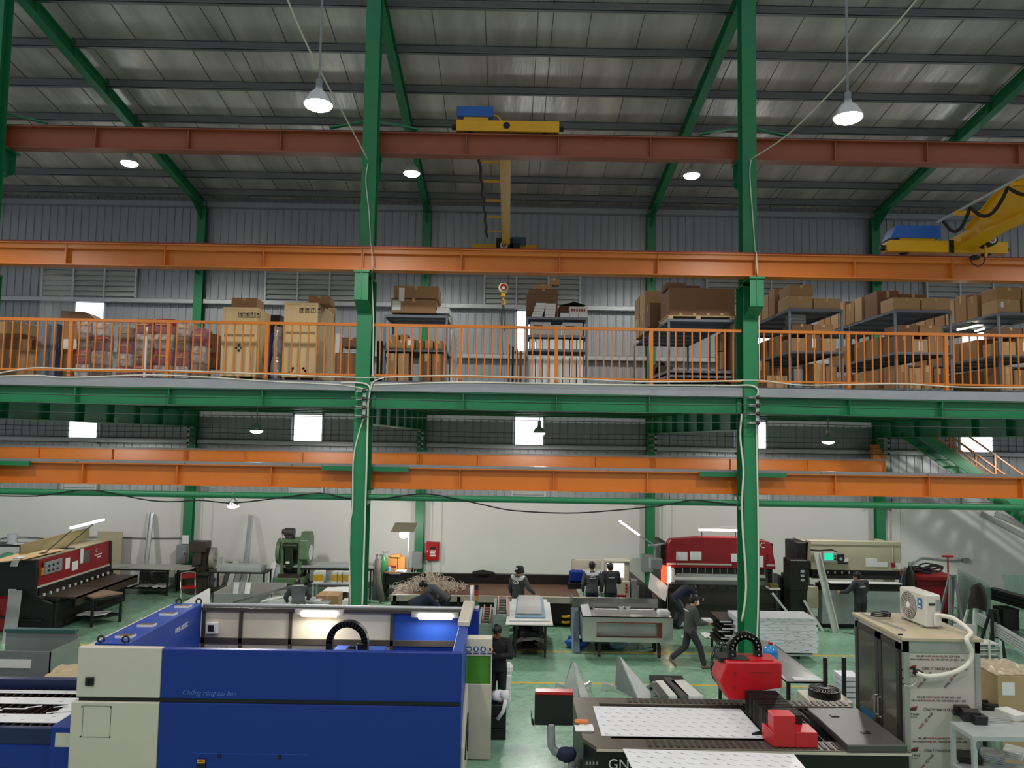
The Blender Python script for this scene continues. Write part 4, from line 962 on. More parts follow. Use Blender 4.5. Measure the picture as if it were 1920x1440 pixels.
b = B(); b.hexa([(XS-1.1, 20.7, 1.75), (XS+.02, 20.7, 1.84), (XS+.02, 24.45, 1.86), (XS-1.1, 24.45, 1.82), (XS-1.1, 20.7, 1.77), (XS+.02, 20.7, 1.87), (XS+.02, 24.45, 1.89), (XS-1.1, 24.45, 1.85)]); b.obj('top_cover', mat('cover_olive', '9a937a', .6, var=.15), sh)
b = B(); b.box(XS+.02, 20.95, 1.4, XS+.1, 21.75, 1.74); e = b.obj('control_panel', GREYP, sh, bevel=.02)
b = B()
for i in range(6): b.cyl((XS+.1, 21.1+.2*(i % 3), 1.5+.13*(i//3)), (XS+.125, 21.1+.2*(i % 3), 1.5+.13*(i//3)), .03, n=8)
b.obj('button', BLACK, e)
b = B(); b.box(XS+.02, 20.78, 1.42, XS+.1, 20.9, 1.62); b.obj('warning_lamp', ORANGE, sh)
for y, z, w, h in ((22.0, 1.38, .22, .3), (22.35, 1.28, .3, .25), (22.75, 1.42, .16, .42)):
    b = B(); b.box(XS+.02, y, z, XS+.035, y+w, z+h); b.obj('paper_notice', PAPER, sh)
b = B(); b.box(XS+.02, 22.95, 1.4, XS+.03, 23.25, 1.75); b.obj('sight_plate', STEEL, sh)
text('C', .16, (XS+.02, 23.6, 1.62), (R(90), 0, R(90)), WHITEP, 'maker_mark', sh); text('SHEAR', .1, (XS+.02, 23.4, 1.47), (R(90), 0, R(90)), WHITEP, 'maker_letter', sh) if 0 else None
b = B()
for i in range(6): b.box(XS+.021, 23.55+.07*i, 1.52, XS+.03, 23.6+.07*i, 1.56)
b.box(XS+.021, 23.7, 1.44, XS+.03, 23.9, 1.49); b.obj('letter_strip', WHITEP, sh)
for i, (y0, y1) in enumerate(((20.95, 22.4), (22.5, 24.3))):
    b = B(); b.box(XS+.12, y0, .8, XS+1.0, y1, .84); b.box(XS+.95, y0, .62, XS+1.0, y1, .84); b.obj('feed_table', mat('rusty_plate', '4a3f38', .5, .4, var=.3), sh)
b = B()
for y in (21.6, 22.6): b.tube([(XS-.35, y, 1.87), (XS-.02, y+.9, 2.5)], .018, 6)
b.box(XS-.45, 21.5, 1.87, XS-.1, 21.7, 1.89); b.box(XS-.45, 22.5, 1.87, XS-.1, 22.7, 1.89); e = b.obj('lamp_arm', BLACK, sh)
b = B(); b.bar((XS-.03, 22.3, 2.5), (XS-.0, 24.0, 2.56), .08, .05); b.obj('tube_lamp', TUBEE, e)
b = B(); b.tube([(XS-1.0, 20.6, 1.1), (XS-.9, 20.5, .9), (XS-.8, 20.52, .4), (XS-.3, 20.52, .32), (XS+.3, 20.55, .3)], .03, 8); b.obj('hose', RUBBER, sh, True)
b = B(); b.box(XS-.6, 20.55, .85, XS-.42, 20.6, 1.1); b.obj('white_notice', PAPER, sh)
def at_sheet(): pass
b = B(); b.hexa([(XS-1.2, 20.4, 1.78), (XS-.2, 20.45, 1.88), (XS-.1, 22.2, 1.9), (XS-1.1, 22.2, 1.86), (XS-1.2, 20.4, 1.79), (XS-.2, 20.45, 1.89), (XS-.1, 22.2, 1.91), (XS-1.1, 22.2, 1.87)])
one(b, 'tan_board', mat('tan_board', 'd5b486', .6), 'curved tan board lying on top of the red shear', 'board')
b = B(); b.box(XS-.5, 20.5, 1.9, XS-.32, 20.75, 1.92); b.hexa([(XS-.5, 20.38, 1.72), (XS-.32, 20.38, 1.72), (XS-.32, 20.4, 1.72), (XS-.5, 20.4, 1.72), (XS-.5, 20.5, 1.91), (XS-.32, 20.5, 1.91), (XS-.32, 20.52, 1.91), (XS-.5, 20.52, 1.91)])
one(b, 'white_paper', PAPER, 'white paper slip hanging over the tan board on the shear', 'paper')
b = B(); b.bar((XS-.95, 21.5, 1.95), (XS-.75, 24.6, 2.06), .05, .35); one(b, 'wooden_beam', mat('olive_wood', '8f8662', .6), 'long olive wooden beam lying on the shear', 'beam')
# grey plate and red tank at the near end
p, q = fl(3, 1207), fl(28, 1207); t0, t1 = at(17, 1107, 20.5), at(41, 1107, 20.5)
b = B(); b.sheet(p, q, t1, t0, .03)
one(b, 'steel_plate', GALV, 'tall grey steel plate leaning on the near end of the red shear', 'plate')
b = B(); b.box(-13.9, 20.55, 0, -12.75, 20.72, .9); one(b, 'red_guard', DRED, 'low red guard plate at the bottom left, behind the leaning plate', 'panel', bevel=.05)
# small steel table before it
tb = thing('work_table', 'small rusty topped steel table beside the red shear', 'table', (-11.35, 21.8, 0), w=True)
tp = [(-11.12, 21.15), (-10.66, 21.85), (-11.68, 22.35), (-12.0, 21.75)]
b = B(); b.prism(tp, 'z', .76, .8); b.obj('table_top', mat('rusty_top', '8a705f', .55, .2, var=.25), tb)
c0 = Vector((-11.36, 21.78))
lp = [tuple(Vector(p)+(c0-Vector(p))*.06) for p in tp]; legs(tb, lp, .76, .06, BM)
b = B()
for i in range(4): b.bar((*lp[i], .72), (*lp[(i+1) % 4], .72), .04, .06); b.bar((*lp[i], .2), (*lp[(i+1) % 4], .2), .04, .04)
b.prism(lp, 'z', .19, .2); b.obj('frame', BM, tb)
b = B(); b.crumple(-11.75, 21.5, -11.0, 22.0, .24, 6, 5, .02, seed=4); one(b, 'white_paper', PAPER, 'crumpled white papers on the lower shelf of the rusty topped table', 'paper')
# far left shelf and things on it
r = bench(-17.2, -15.6, 25.6, 26.4, 1.5, 'tall dark shelf against the white wall behind the shear', th=.05, shelf=.9)
b = B(); b.lathe((-16.45, 26.0, 1.5), [(.16, 0), (.16, .32), (.1, .32)], 16); one(b, 'white_roll', mat('roll_grey', 'b9bcc6', .6), 'pale paper roll standing on the tall shelf', 'roll')
b = B(); b.lump((-16.05, 25.9, 1.6), .16, 10, (1.3, 1, .7)); one(b, 'plastic_bag', WRAPM, 'small clear plastic bag on the tall shelf by the roll', 'bag', smooth=True)
b = B(); b.crumple(-16.3, 25.62, -15.7, 26.0, 1.52, 6, 4, .012, seed=8); one(b, 'paper_sheet', PAPER, 'white papers lying on the right of the tall shelf', 'paper')
b = B(); b.lump((-16.4, 25.75, 1.07), .2, 10, (1.2, .8, .85)); one(b, 'green_bag', mat('green_bag', '5fae7c', .4, alpha=.8), 'green plastic bag under the tall shelf top', 'bag', smooth=True)
for i in range(2):
    b = B(); b.box(-15.98+.26*i, 25.7, .9, -15.78+.26*i, 25.95, 1.12); one(b, 'white_meter_box', WHITEP, 'small white box with dark window on the tall shelf, %s' % ('left' if i == 0 else 'right'), 'box', bevel=.01)
b = B(); b.box(-14.0, 26.7, 0, -13.15, 26.75, 1.85); one(b, 'tan_backboard', mat('tan_panel', 'b0a58c', .6), 'tan rectangular panel leaning at the wall behind the red shear', 'panel')
cable('power_cable', [at(x, y, 27.03) for x, y in ((-10, 1012), (30, 1007), (100, 1010), (160, 1007), (260, 1009), (340, 1009))], .014, RUBBER, 'thin dark cable fixed along the white wall on the left')
# long dark table on the left of the wall column
bench(-13.2, -10.9, 25.3, 26.2, .85, 'long dark table with sheets before the left wall column', th=.05, shelf=.22)
b = B(); b.box(-13.25, 25.2, .852, -10.2, 26.1, .872); one(b, 'sheet_stack', mat('sheet_pale', 'b9bab6', .5, .3), 'thin pale sheets lying on the long dark table', 'sheets')
for i, (x, m) in enumerate(((-12.6, PAPER), (-12.0, GALV), (-11.5, PAPER))):
    b = B(); b.crumple(x, 25.4, x+.45, 26.0, .26, 5, 4, .02, seed=20+i); one(b, 'scrap_paper', m, '%s scrap sheets on the lower shelf of the long dark table, %s from the left' % ('white' if m is PAPER else 'metal', ORD[i]), 'scrap')
for i, (x, h, w) in enumerate(((-12.4, .6, .35), (-11.95, .55, .45), (-11.2, .5, .3))):
    b = B(); b.box(x, 26.5, 0, x+w, 26.75, h); b.cyl((x+w/2, 26.48, h*.6), (x+w/2, 26.5, h*.6), .12, n=14); b.box(x+.04, 26.52, h, x+w-.04, 26.7, h+.08)
    one(b, 'motor_block', mat('machine_grey', '6f6f68', .5, .3, var=.3), 'grey machine part under the long dark table, %s from the left' % ORD[i], 'machine part')
# leaning profiles
for i, (px0, py0, px1, py1, lab) in enumerate(((285, 962, 276, 1078, 'long grey steel channel leaning on the wall left of the left wall column'), (471, 966, 462, 1074, 'long pale steel channel leaning on the wall left of the green press'))):
    a = at(px0, py0, 27.0); c = at(px1, py1, 26.75); c2 = a+(c-a)*(a.z/(a.z-c.z))
    b = B(); b.bar(a, (c2.x, 26.5, .0), .14, .012, (0, 1, 0)); b.bar(a+Vector((.07, -.03, -.05)), (c2.x+.07, 26.47, .0), .012, .07, (0, 1, 0)); b.bar(a+Vector((-.07, -.03, .05)), (c2.x-.07, 26.47, .0), .012, .07, (0, 1, 0))
    one(b, 'steel_channel', GALV, lab, 'channel')
# electric cabinet and notice on left wall column
a, c = at(331, 1056, 26.7), at(352, 1022, 26.7)
r = thing('electric_cabinet', 'grey electric cabinet on the left wall column under a white notice', 'cabinet', ((a.x+c.x)/2, 26.7, a.z), w=True)
b = B(); b.box(a.x, 26.62, a.z, c.x, 26.86, c.z); b.obj('body', GREYP, r, bevel=.01)
b = B(); b.box(a.x+.02, 26.605, a.z+.02, c.x-.02, 26.62, c.z-.02); b.obj('door', GREYP, r); b = B(); b.box(c.x-.06, 26.59, a.z+.3, c.x-.04, 26.605, a.z+.38); b.obj('handle', BLACK, r)
b = B(); b.tube([(c.x-.15, 26.8, a.z), (c.x-.2, 26.82, .8), (c.x-.18, 26.82, .05)], .03, 7); b.tube([(a.x-.02, 26.8, a.z+.1), (a.x-.1, 26.8, .6), (a.x-.12, 26.8, .02)], .02, 6); b.obj('supply_cable', CABLEW, r)
a, c = at(340, 1020, 26.8), at(353, 1004, 26.8); b = B(); b.box(a.x, 26.845, a.z, c.x, 26.855, c.z); one(b, 'wall_notice', PAPER, 'white paper notice above the electric cabinet on left wall column', 'notice')
# small punch press
PB = mat('press_dark', '4b423a', .45, .4, var=.3)
r = thing('punch_press', 'small dark punch press with a grey flywheel beside the left wall column', 'machine', (-10.1, 25.9, 0), w=True)
p = at(388, 1050, 25.9)
b = B(); b.box(-10.45, 25.6, 0, -9.75, 26.2, .62); b.box(-10.55, 25.5, .62, -9.65, 26.25, .72); b.box(-10.3, 25.55, .0, -9.9, 25.6, .4); b.obj('stand', PB, r, bevel=.02)
b = B(); b.box(-10.35, 25.75, .72, -9.9, 26.15, 1.5); b.box(-10.42, 25.62, 1.35, -9.86, 26.1, 1.7); b.box(-10.25, 25.6, .95, -10.0, 25.78, 1.35); b.cyl((-10.12, 25.7, .72), (-10.12, 25.7, 1.0), .06, n=10); b.obj('frame', PB, r, bevel=.03)
b = B(); fx = at(400, 1047, 25.9); b.lathe((fx.x-.08, 25.9, fx.z), [(.26, 0), (.36, 0), (.36, .14), (.26, .14)], 24, (1, .15, 0)); b.lathe((fx.x-.06, 25.9, fx.z), [(.1, 0), (.1, .16), (.02, .16)], 14, (1, .15, 0))
for k in range(4): a_ = k*PI/2; b.bar((fx.x, 25.9, fx.z), (fx.x, 25.9+.3*math.cos(a_), fx.z+.3*math.sin(a_)), .05, .05)
b.obj('flywheel', mat('flywheel_grey', 'a39f94', .5, .3), r)
# big green press
r = thing('mechanical_press', 'big green mechanical press with belt wheels, before the white wall', 'machine', (-7.4, 25.6, 0), w=True)
def X(px, Y=25.4): return at(px, 1050, Y).x
def Z(py, Y=25.4): return at(550, py, Y).z
GP = PRESSG
b = B(); b.box(X(525), 25.1, 0, X(570), 25.9, Z(1092)); b.box(X(520), 25.0, Z(1092), X(573), 25.95, Z(1080)); b.obj('base', GP, r, bevel=.02)
b = B(); b.prism([(X(530), .05), (X(556), .05), (X(556), Z(1108)), (X(551), Z(1101)), (X(536), Z(1101)), (X(530), Z(1108))], 'y', 25.085, 25.1); b.obj('base_opening', BLACK, r)
b = B(); b.box(X(527), 25.05, Z(1080), X(568), 25.6, Z(1074)); b.obj('bolster', PB, r)
b = B()
for x0, x1 in ((529, 535), (561, 568)): b.box(X(x0), 25.2, Z(1080), X(x1), 25.95, Z(1013))
b.box(X(529), 25.6, Z(1080), X(568), 25.95, Z(1010)); b.box(X(528), 25.25, Z(1030), X(566), 25.9, Z(1011)); b.obj('body_frame', GP, r, bevel=.02)
b = B(); b.box(X(539), 25.1, Z(1060), X(553), 25.4, Z(1016)); b.box(X(541), 25.12, Z(1066), X(551), 25.35, Z(1056)); b.cyl((X(546), 25.3, Z(1070)), (X(546), 25.3, Z(1062)), .05, n=10); b.cyl((X(533), 25.18, Z(1022)), (X(560), 25.18, Z(1022)), .1, n=14); b.obj('ram', mat('press_dark_green', '26301f', .4, .2), r, bevel=.015)
b = B(); b.box(X(541), 25.085, Z(1054), X(548), 25.1, Z(1050)); b.obj('name_plate', WHITEP, r)
b = B(); yy = 25.55
b.prism([(yy-.42, Z(1046)), (yy-.2, Z(1056)), (yy+.3, Z(1056)), (yy+.42, Z(1040)), (yy+.42, Z(1010)), (yy+.25, Z(998)), (yy-.1, Z(997)), (yy-.35, Z(1012))], 'x', X(563), X(580)); b.obj('belt_guard', GP, r, bevel=.02)
b = B(); b.lathe((X(580), 25.5, Z(1036)), [(.25, 0), (.25, .02), (.1, .022), (.1, .03)], 20, (1, 0, 0)); b.obj('guard_window', WHITEP, r)
b = B(); b.lathe((X(519), 25.6, Z(1035)), [(.0, 0), (.42, 0), (.42, .12), (.3, .13), (.3, .2)], 28, (1, 0, 0)); b.obj('flywheel', GP, r)
b = B(); b.cyl((X(531), 25.5, Z(999)), (X(549), 25.5, Z(999)), .14, n=16); b.cyl((X(526), 25.5, Z(998)), (X(531), 25.5, Z(998)), .09, n=12); b.box(X(533), 25.4, Z(1010), X(547), 25.65, Z(1004)); b.obj('motor', mat('motor_grey', '3f3e3c', .45, .3), r)
b = B(); b.cyl((X(535), 25.5, Z(1010)), (X(535), 25.5, Z(1004)), .04, n=8); b.tube([(X(526), 25.45, Z(1000)), (X(527), 25.4, Z(1022)), (X(530), 25.3, Z(1035))], .025, 7); b.obj('pipe', GALV, r)
# tables between presses
bench(X(402), X(507), 24.9, 25.7, .86, 'steel framed table with a galvanised tray, left of the green press', th=.04, shelf=.3)
b = B(); b.box(X(416), 25.0, .862, X(497), 25.6, 1.02); b.box(X(420), 25.05, 1.02, X(494), 25.5, 1.05); one(b, 'steel_tray', GALV, 'long galvanised tray on the table left of the green press', 'tray')
for i, (x0, x1, t) in enumerate(((403, 410, 1048), (411, 418, 1060), (419, 428, 1056), (429, 438, 1056), (440, 450, 1058), (452, 465, 1060), (502, 511, 1058), (514, 527, 1056))):
    a = at(x0, t, 26.6); c = at(x1, t, 26.6); zt = a.z
    b = B(); b.hexa([(a.x, 26.4, 0), (c.x, 26.4, 0), (c.x, 26.43, 0), (a.x, 26.43, 0), (a.x+.03, 26.95, zt), (c.x+.03, 26.95, zt), (c.x+.03, 26.98, zt), (a.x+.03, 26.98, zt)])
    one(b, 'sheet_offcut', [GALV, CREAM, STEEL, PAPER, GALV, PAPER, PAPER, GALV][i], 'narrow upright offcut leaning on wall near green press, %s from the left' % ORD[i], 'sheet')
# red folding chair
p = fl(352, 1128)
r = thing('folding_chair', 'red seated folding chair with chrome frame in front of the dark table', 'chair', (p.x, p.y, 0), 0.5)
b = B(); b.box(-.21, -.2, .43, .21, .2, .46); b.obj('seat', REDP, r, bevel=.01)
b = B(); b.box(-.2, .2, .68, .2, .225, .84); b.obj('backrest', DRED, r, bevel=.01)
for s in (-1, 1):
    b = B(); b.tube([(s*.21, -.24, 0), (s*.21, .2, .6), (s*.21, .22, .86)], .013, 7); b.obj('leg', STAIN, r)
    b = B(); b.tube([(s*.2, .25, 0), (s*.2, -.15, .43)], .013, 7); b.obj('leg', STAIN, r)
b = B(); b.tube([(-.21, .22, .86), (0, .225, .88), (.21, .22, .86)], .013, 7); b.obj('top_bar', STAIN, r)
# metal boxes and frames before it, near the blue machine
a, c = at(398, 1132, 21.6), at(510, 1114, 21.6)
r = thing('sheet_metal_crate', 'low grey sheet metal crate behind the blue machine', 'crate', ((a.x+c.x)/2, 22, 0), w=True)
b = B(); b.box(a.x, 21.6, .02, c.x, 21.62, c.z); b.box(a.x, 23.0, .02, c.x, 23.02, c.z+.05); b.box(a.x, 21.6, .02, a.x+.02, 23, c.z); b.box(c.x-.02, 21.6, .02, c.x, 23, c.z); b.box(a.x, 21.6, 0, c.x, 23, .02); b.box((a.x+c.x)/2-.02, 21.58, 0, (a.x+c.x)/2+.02, 21.6, c.z+.05); b.obj('panel', mat('panel_grey', 'a9aaa6', .5), r)
a = at(452, 1135, 20.3); c = at(505, 1096, 22.5)
for i in range(3):
    x = -7.75+.16*i
    b = B(); b.hexa([(x+.4, 20.9, 0), (x+.55, 20.9, 0), (x+.55, 20.95, 0), (x+.4, 20.95, 0), (x+.05, 22.2, 1.05), (x+.2, 22.2, 1.05), (x+.2, 22.25, 1.05), (x+.05, 22.25, 1.05)])
    one(b, 'steel_plate', [GALV, STEEL, GALV][i], 'grey steel panel leaning behind the blue machine, %s from the left' % ORD[i], 'panel')
b = B(); b.bar((a.x-.3, 20.6, .85), (a.x+.95, 22.4, 1.0), .05, .06); b.bar((a.x-.3, 20.6, .02), (a.x-.3, 20.6, .85), .05, .05); b.bar((a.x+.95, 22.4, .02), (a.x+.95, 22.4, 1.0), .05, .05); b.bar((a.x-.3, 20.6, .3), (a.x+.95, 22.4, .3), .05, .06)
one(b, 'steel_trestle', STEEL, 'slanting welded steel frame behind the blue machine', 'frame')
Xq = lambda px: at(px, 1120, 16.6).x
b = B(); b.prism([(Xq(336), 0), (Xq(393), 0), (Xq(393), at(393, 1104, 16.6).z), (Xq(389), at(389, 1104, 16.6).z), (Xq(337), at(337, 1134, 16.6).z)], 'y', 16.6, 16.62)
one(b, 'white_sheet', WHITEP, 'white coated sheet leaning at a slant behind the corner of the blue machine', 'sheet')
# worker's table with white frames
r = bench(-6.5, -4.7, 20.75, 21.7, .8, 'low work table with white frame parts behind the blue machine', m=GALV)
for i, (p, q) in enumerate((((-6.45, 20.8, .83), (-6.0, 21.6, .83)), ((-5.2, 20.8, .83), (-4.8, 21.6, .83)), ((-6.3, 20.8, .86), (-4.9, 20.8, .86)))):
    b = B(); b.bar(p, q, .09, .04); one(b, 'white_frame_bar', WHITEP, 'white frame bar on the low work table, %s' % ('left' if i == 0 else 'right' if i == 1 else 'front'), 'bar')
# long bench with profiles right of green press
r = bench(X(566), X(700), 25.2, 26.2, .98, 'long bench with pale profiles between the green press and left front column', m=DSTEEL, th=.06, shelf=.4)
for i in range(3):
    b = B(); b.box(X(540)-.3*(i == 0), 25.25+.3*i, .985, X(695)+.2, 25.5+.3*i, 1.05); one(b, 'long_profile', GALV, 'long pale metal profile lying on the long bench, %s from the front' % ORD[i], 'profile')
yb = mat('yellow_carton_print', 'c99f28', .5, var=.35, sc=7)
for i, (p0, p1) in enumerate(((590, 609), (625, 634), (635, 643), (645, 656))):
    b = B(); x0, x1 = X(p0, 24.2), X(p1, 24.2); b.box(x0, 24.1, .72, x1, 24.4, 1.06); b.m = 1; b.box(x0, 24.095, .78, x1, 24.1, .98)
    one(b, 'abrasive_box', [WHITEP, yb], 'white and yellow box on shelf near left front column, %s from left' % ORD[i], 'box', bevel=.004)
bench(X(588, 24.2), X(668, 24.2), 24.0, 24.6, .72, 'grey shelf with yellow white boxes left of the left front column', m=GALV, th=.03)
b = B(); b.crumple(X(610, 23.6), 23.4, X(650, 23.6), 23.9, .93, 8, 5, .015, seed=31); b.box(X(614, 23.6), 23.5, .5, X(645, 23.6), 23.9, .9); one(b, 'covered_box', [BLACK], 'dark box covered by a white sheet left of the left front column', 'box') if 0 else None
a, c = at(592, 1137, 21.2), at(634, 1117, 21.2); carton(a.x, c.x, 21.2, 21.8, 0, c.z, 'big open brown carton on the floor behind the blue machine', m=CARDL)
a, c = at(613, 1117, 22.4), at(646, 1108, 22.4); b = B(); b.box(a.x, 22.4, 0, c.x, 22.9, c.z-.04); one(b, 'dark_cabinet', DSTEEL, 'dark low cabinet behind the brown carton left of the front column', 'cabinet')
b = B(); b.crumple(a.x-.1, 22.25, c.x+.15, 22.95, c.z, 8, 5, .015, seed=31); one(b, 'white_cloth', PAPER, 'white sheet lying on the dark low cabinet left of the front column', 'cloth')
a, c = at(641, 1135, 20.6), at(654, 1126, 20.6); b = B(); b.box(a.x, 20.6, 0, c.x+.12, 20.9, c.z); one(b, 'white_machine_box', WHITEP, 'small white box on the floor left of the left front column', 'box', bevel=.01)
# workbench right of the left front column
r = thing('tool_bench', 'cluttered steel tool bench between the front column and fire hose box', 'bench', (-4.5, 25.3, 0), w=True)
x0, x1 = X(722, 25), X(768, 25); zt = at(745, 1072, 25).z
b = B(); b.box(x0, 24.9, zt-.04, x1, 25.8, zt); b.obj('top', WOOD, r)
b = B(); b.box(x0, 24.9, zt*.6-.03, x1, 25.8, zt*.6); b.box(x0, 24.9, .25, x1, 25.8, .28); b.obj('shelf', DSTEEL, r); legs(r, [(x0, 24.95), (x1, 24.95), (x0, 25.75), (x1, 25.75)], zt, .06, DSTEEL)
b = B(); b.box(x0+.05, 24.95, zt*.6, x0+.5, 25.3, zt*.6+.25); b.box(x0+.6, 24.95, zt*.6, x1-.05, 25.2, zt*.6+.12); b.obj('tools', BLACK, r)
BX = mat('orange_carton', 'c88a4a', .65, var=.1)
a, c = at(725, 1060, 25.3), at(745, 1046, 25.3); cr = carton(a.x, c.x, 25.3, 25.6, zt, c.z, 'orange brown carton with red print on the tool bench, left', m=BX, tape=None)
b = B(); w = (c.x-a.x)/2; b.box(-w*.8, -.155, .06, w*.8, -.152, .14); b.obj('red_print', DRED, cr)
carton(c.x+.02, c.x+.25, 25.3, 25.6, zt, c.z+.02, 'orange brown carton on the tool bench, right', m=BX, tape=None)
carton(c.x-.2, c.x+.1, 25.25, 25.55, c.z+.02, c.z+.1, 'flat orange carton lying across both cartons on tool bench', m=BX, tape=None)
b = B(); b.lathe((X(730, 25), 25.05, zt), [(.06, 0), (.06, .14), (.03, .15)], 12); one(b, 'blue_cup', mat('pale_blue', '7fb6cf', .5), 'pale blue tape roll on the front of the tool bench', 'roll')
b = B(); b.crumple(x0+.35, 24.9, x1-.1, 25.25, zt+.02, 6, 4, .012, seed=3); one(b, 'paper_sheet', PAPER, 'loose white papers on the tool bench front edge', 'paper')
def cylinder(px, Y, m, lab, zb, zt_, rad):
    p = at(px, 1060, Y); r = thing('gas_cylinder', lab, 'gas cylinder', (p.x, Y, zb))
    h = zt_-zb; b = B(); b.lathe((0, 0, 0), [(rad, 0), (rad, h*.78), (rad*.8, h*.86), (rad*.35, h*.93), (rad*.3, h*.95)], 18); b.obj('bottle', m, r, True)
    b = B(); b.lathe((0, 0, h*.95), [(.03, 0), (.03, .08), (.05, .08), (.05, .12)], 10); b.cyl((0, 0, h), (.14, 0, h+.02), .02, n=8); b.cyl((.14, -.03, h+.02), (.14, .03, h+.02), .045, n=12); b.obj('valve', STAIN, r); return r
cylinder(719, 25.2, mat('gas_green', '3b7d50', .4), 'green gas cylinder standing beside the tool bench', 0, at(719, 1036, 25.2).z, .13)
cylinder(706, 25.4, GREYP, 'grey gas cylinder left of the green one', 0, at(706, 1042, 25.4).z, .12)
b = B(); b.tube([(X(710, 24.8), 24.8, 1.35), (X(708, 24.8), 24.78, 1.0), (X(712, 24.8), 24.75, .6), (X(720, 24.8), 24.7, .05)], .1, 10); one(b, 'hanging_apron', mat('tarp_grey', '6a645c', .8, var=.2), 'grey brown cloth hanging before the gas cylinders', 'cloth', smooth=True)
a, c = at(733, 1131, 22.6), at(750, 1117, 22.6); r = thing('welder_box', 'small orange and black machine box below the tool bench', 'machine', ((a.x+c.x)/2, 22.8, 0), w=True)
b = B(); b.box(a.x, 22.6, 0, c.x, 23.0, c.z-.12); b.obj('body', BLACK, r, bevel=.02); b = B(); b.box(a.x, 22.6, c.z-.12, c.x, 23.0, c.z); b.obj('top_cover', mat('pale_orange', 'dd9a70', .5), r, bevel=.02)
b = B(); b.box(a.x-.02, 22.75, 0, a.x, 22.85, .1); b.obj('foot', RUBBER, r)
# standing light fixture
r = thing('stand_light', 'flat topped work light on a pole in front of second wall column', 'lamp', (at(764, 1110, 24.6).x, 24.6, 0), w=True)
a, c = at(735, 994, 24.6), at(781, 987, 24.6)
b = B(); b.hexa([(a.x, 24.4, a.z-.03), (c.x-.05, 24.4, a.z-.03), (c.x, 24.9, c.z+.06), (a.x+.05, 24.9, c.z+.06), (a.x, 24.4, a.z-.01), (c.x-.05, 24.4, a.z-.01), (c.x, 24.9, c.z+.08), (a.x+.05, 24.9, c.z+.08)]); b.obj('reflector', mat('reflector_grey', '8d8774', .5), r)
b = B(); p = at(757, 1003, 24.6); b.ball((p.x, 24.6, p.z+.02), .13, 12, (1.1, 1, 1)); b.obj('bulb', LAMPE, r, True)
lamp('POINT', (p.x, 24.6, p.z-.15), 60, .12, (1, .97, .88))
b = B(); q = at(766, 1000, 24.7); b.tube([(q.x, 24.8, 0), (q.x, 24.8, a.z+.1)], .025, 8); b.obj('pole', GREYP, r); b = B(); b.box(q.x-.25, 24.55, 0, q.x+.25, 25.05, .03); b.obj('base', DSTEEL, r)
# electric box on wall column 2, fire hose box
a, c = at(772, 1067, 26.6), at(791, 1035, 26.6)
r = thing('electric_cabinet', 'grey electric cabinet on the second wall column, left of the red box', 'cabinet', ((a.x+c.x)/2, 26.7, a.z), w=True)
b = B(); b.box(a.x, 26.6, a.z, c.x, 26.86, c.z); b.obj('body', GREYP, r, bevel=.01); b = B(); b.box(a.x+.02, 26.585, a.z+.02, c.x-.05, 26.6, c.z-.02); b.obj('door', GREYP, r)
b = B(); b.tube([(a.x+.15, 26.75, a.z), (a.x+.05, 26.75, a.z-.4), (a.x-.02, 26.75, .1)], .025, 7); b.obj('supply_cable', CABLEW, r)
a, c = at(799, 1050, 27.0), at(824, 1016, 27.0)
r = thing('fire_hose_cabinet', 'bright red fire hose cabinet on the white wall', 'cabinet', ((a.x+c.x)/2, 27, a.z), w=True)
b = B(); b.box(a.x, 26.88, a.z, c.x, 27.09, c.z); b.obj('body', REDP, r, bevel=.01); b = B(); b.box(a.x+.02, 26.86, a.z+.02, c.x-.02, 26.88, c.z-.02); d = b.obj('door', REDP, r, bevel=.005)
b = B(); b.box(a.x+.15, 26.855, a.z+.38, a.x+.33, 26.862, a.z+.48); b.obj('window', DSTEEL, d); b = B()
for i in range(4): b.box(a.x+.14+.02*(i % 2), 26.855, a.z+.15+.055*i, a.x+.34-.015*(i % 3), 26.862, a.z+.19+.055*i)
b.obj('white_lettering', PAPER, d)
b = B(); b.box(a.x+.04, 26.85, a.z+.28, a.x+.06, 26.862, a.z+.36); b.obj('latch', WHITEP, d)
# cutting table along the wall
r = thing('plasma_cutting_table', 'long low cutting table with brown top along the white wall', 'table', (-.3, 22.9, 0), w=True)
b = B(); b.box(-3.2, 22.05, .8, 2.1, 23.75, .84); b.obj('table_top', mat('brown_top', '6d513f', .6, .2, var=.25), r)
b = B(); b.box(-3.2, 21.95, .66, 3.4, 22.05, .83); b.obj('front_beam', CREAM, r)
b = B(); b.box(-3.2, 23.78, .86, 3.0, 23.95, 1.12); b.box(-3.2, 23.75, .82, 3.0, 24.0, .86); b.obj('rear_rail', DSTEEL, r)
b = B(); b.box(-3.1, 22.1, .05, 2.1, 23.7, .62); b.obj('pit', BM, r)
for x in (-3.1, -1.3, .5, 2.0): legs(r, [(x, 22.0), (x, 23.7)], .8, .1, BM)
b = B(); p = at(905, 1086, 23.9); b.lump((p.x, 23.85, 1.12), .3, 12, (1.2, .4, .35)); one(b, 'black_cloth', BLKCL, 'black cloth lump lying on the rear rail of the cutting table', 'cloth', smooth=True)
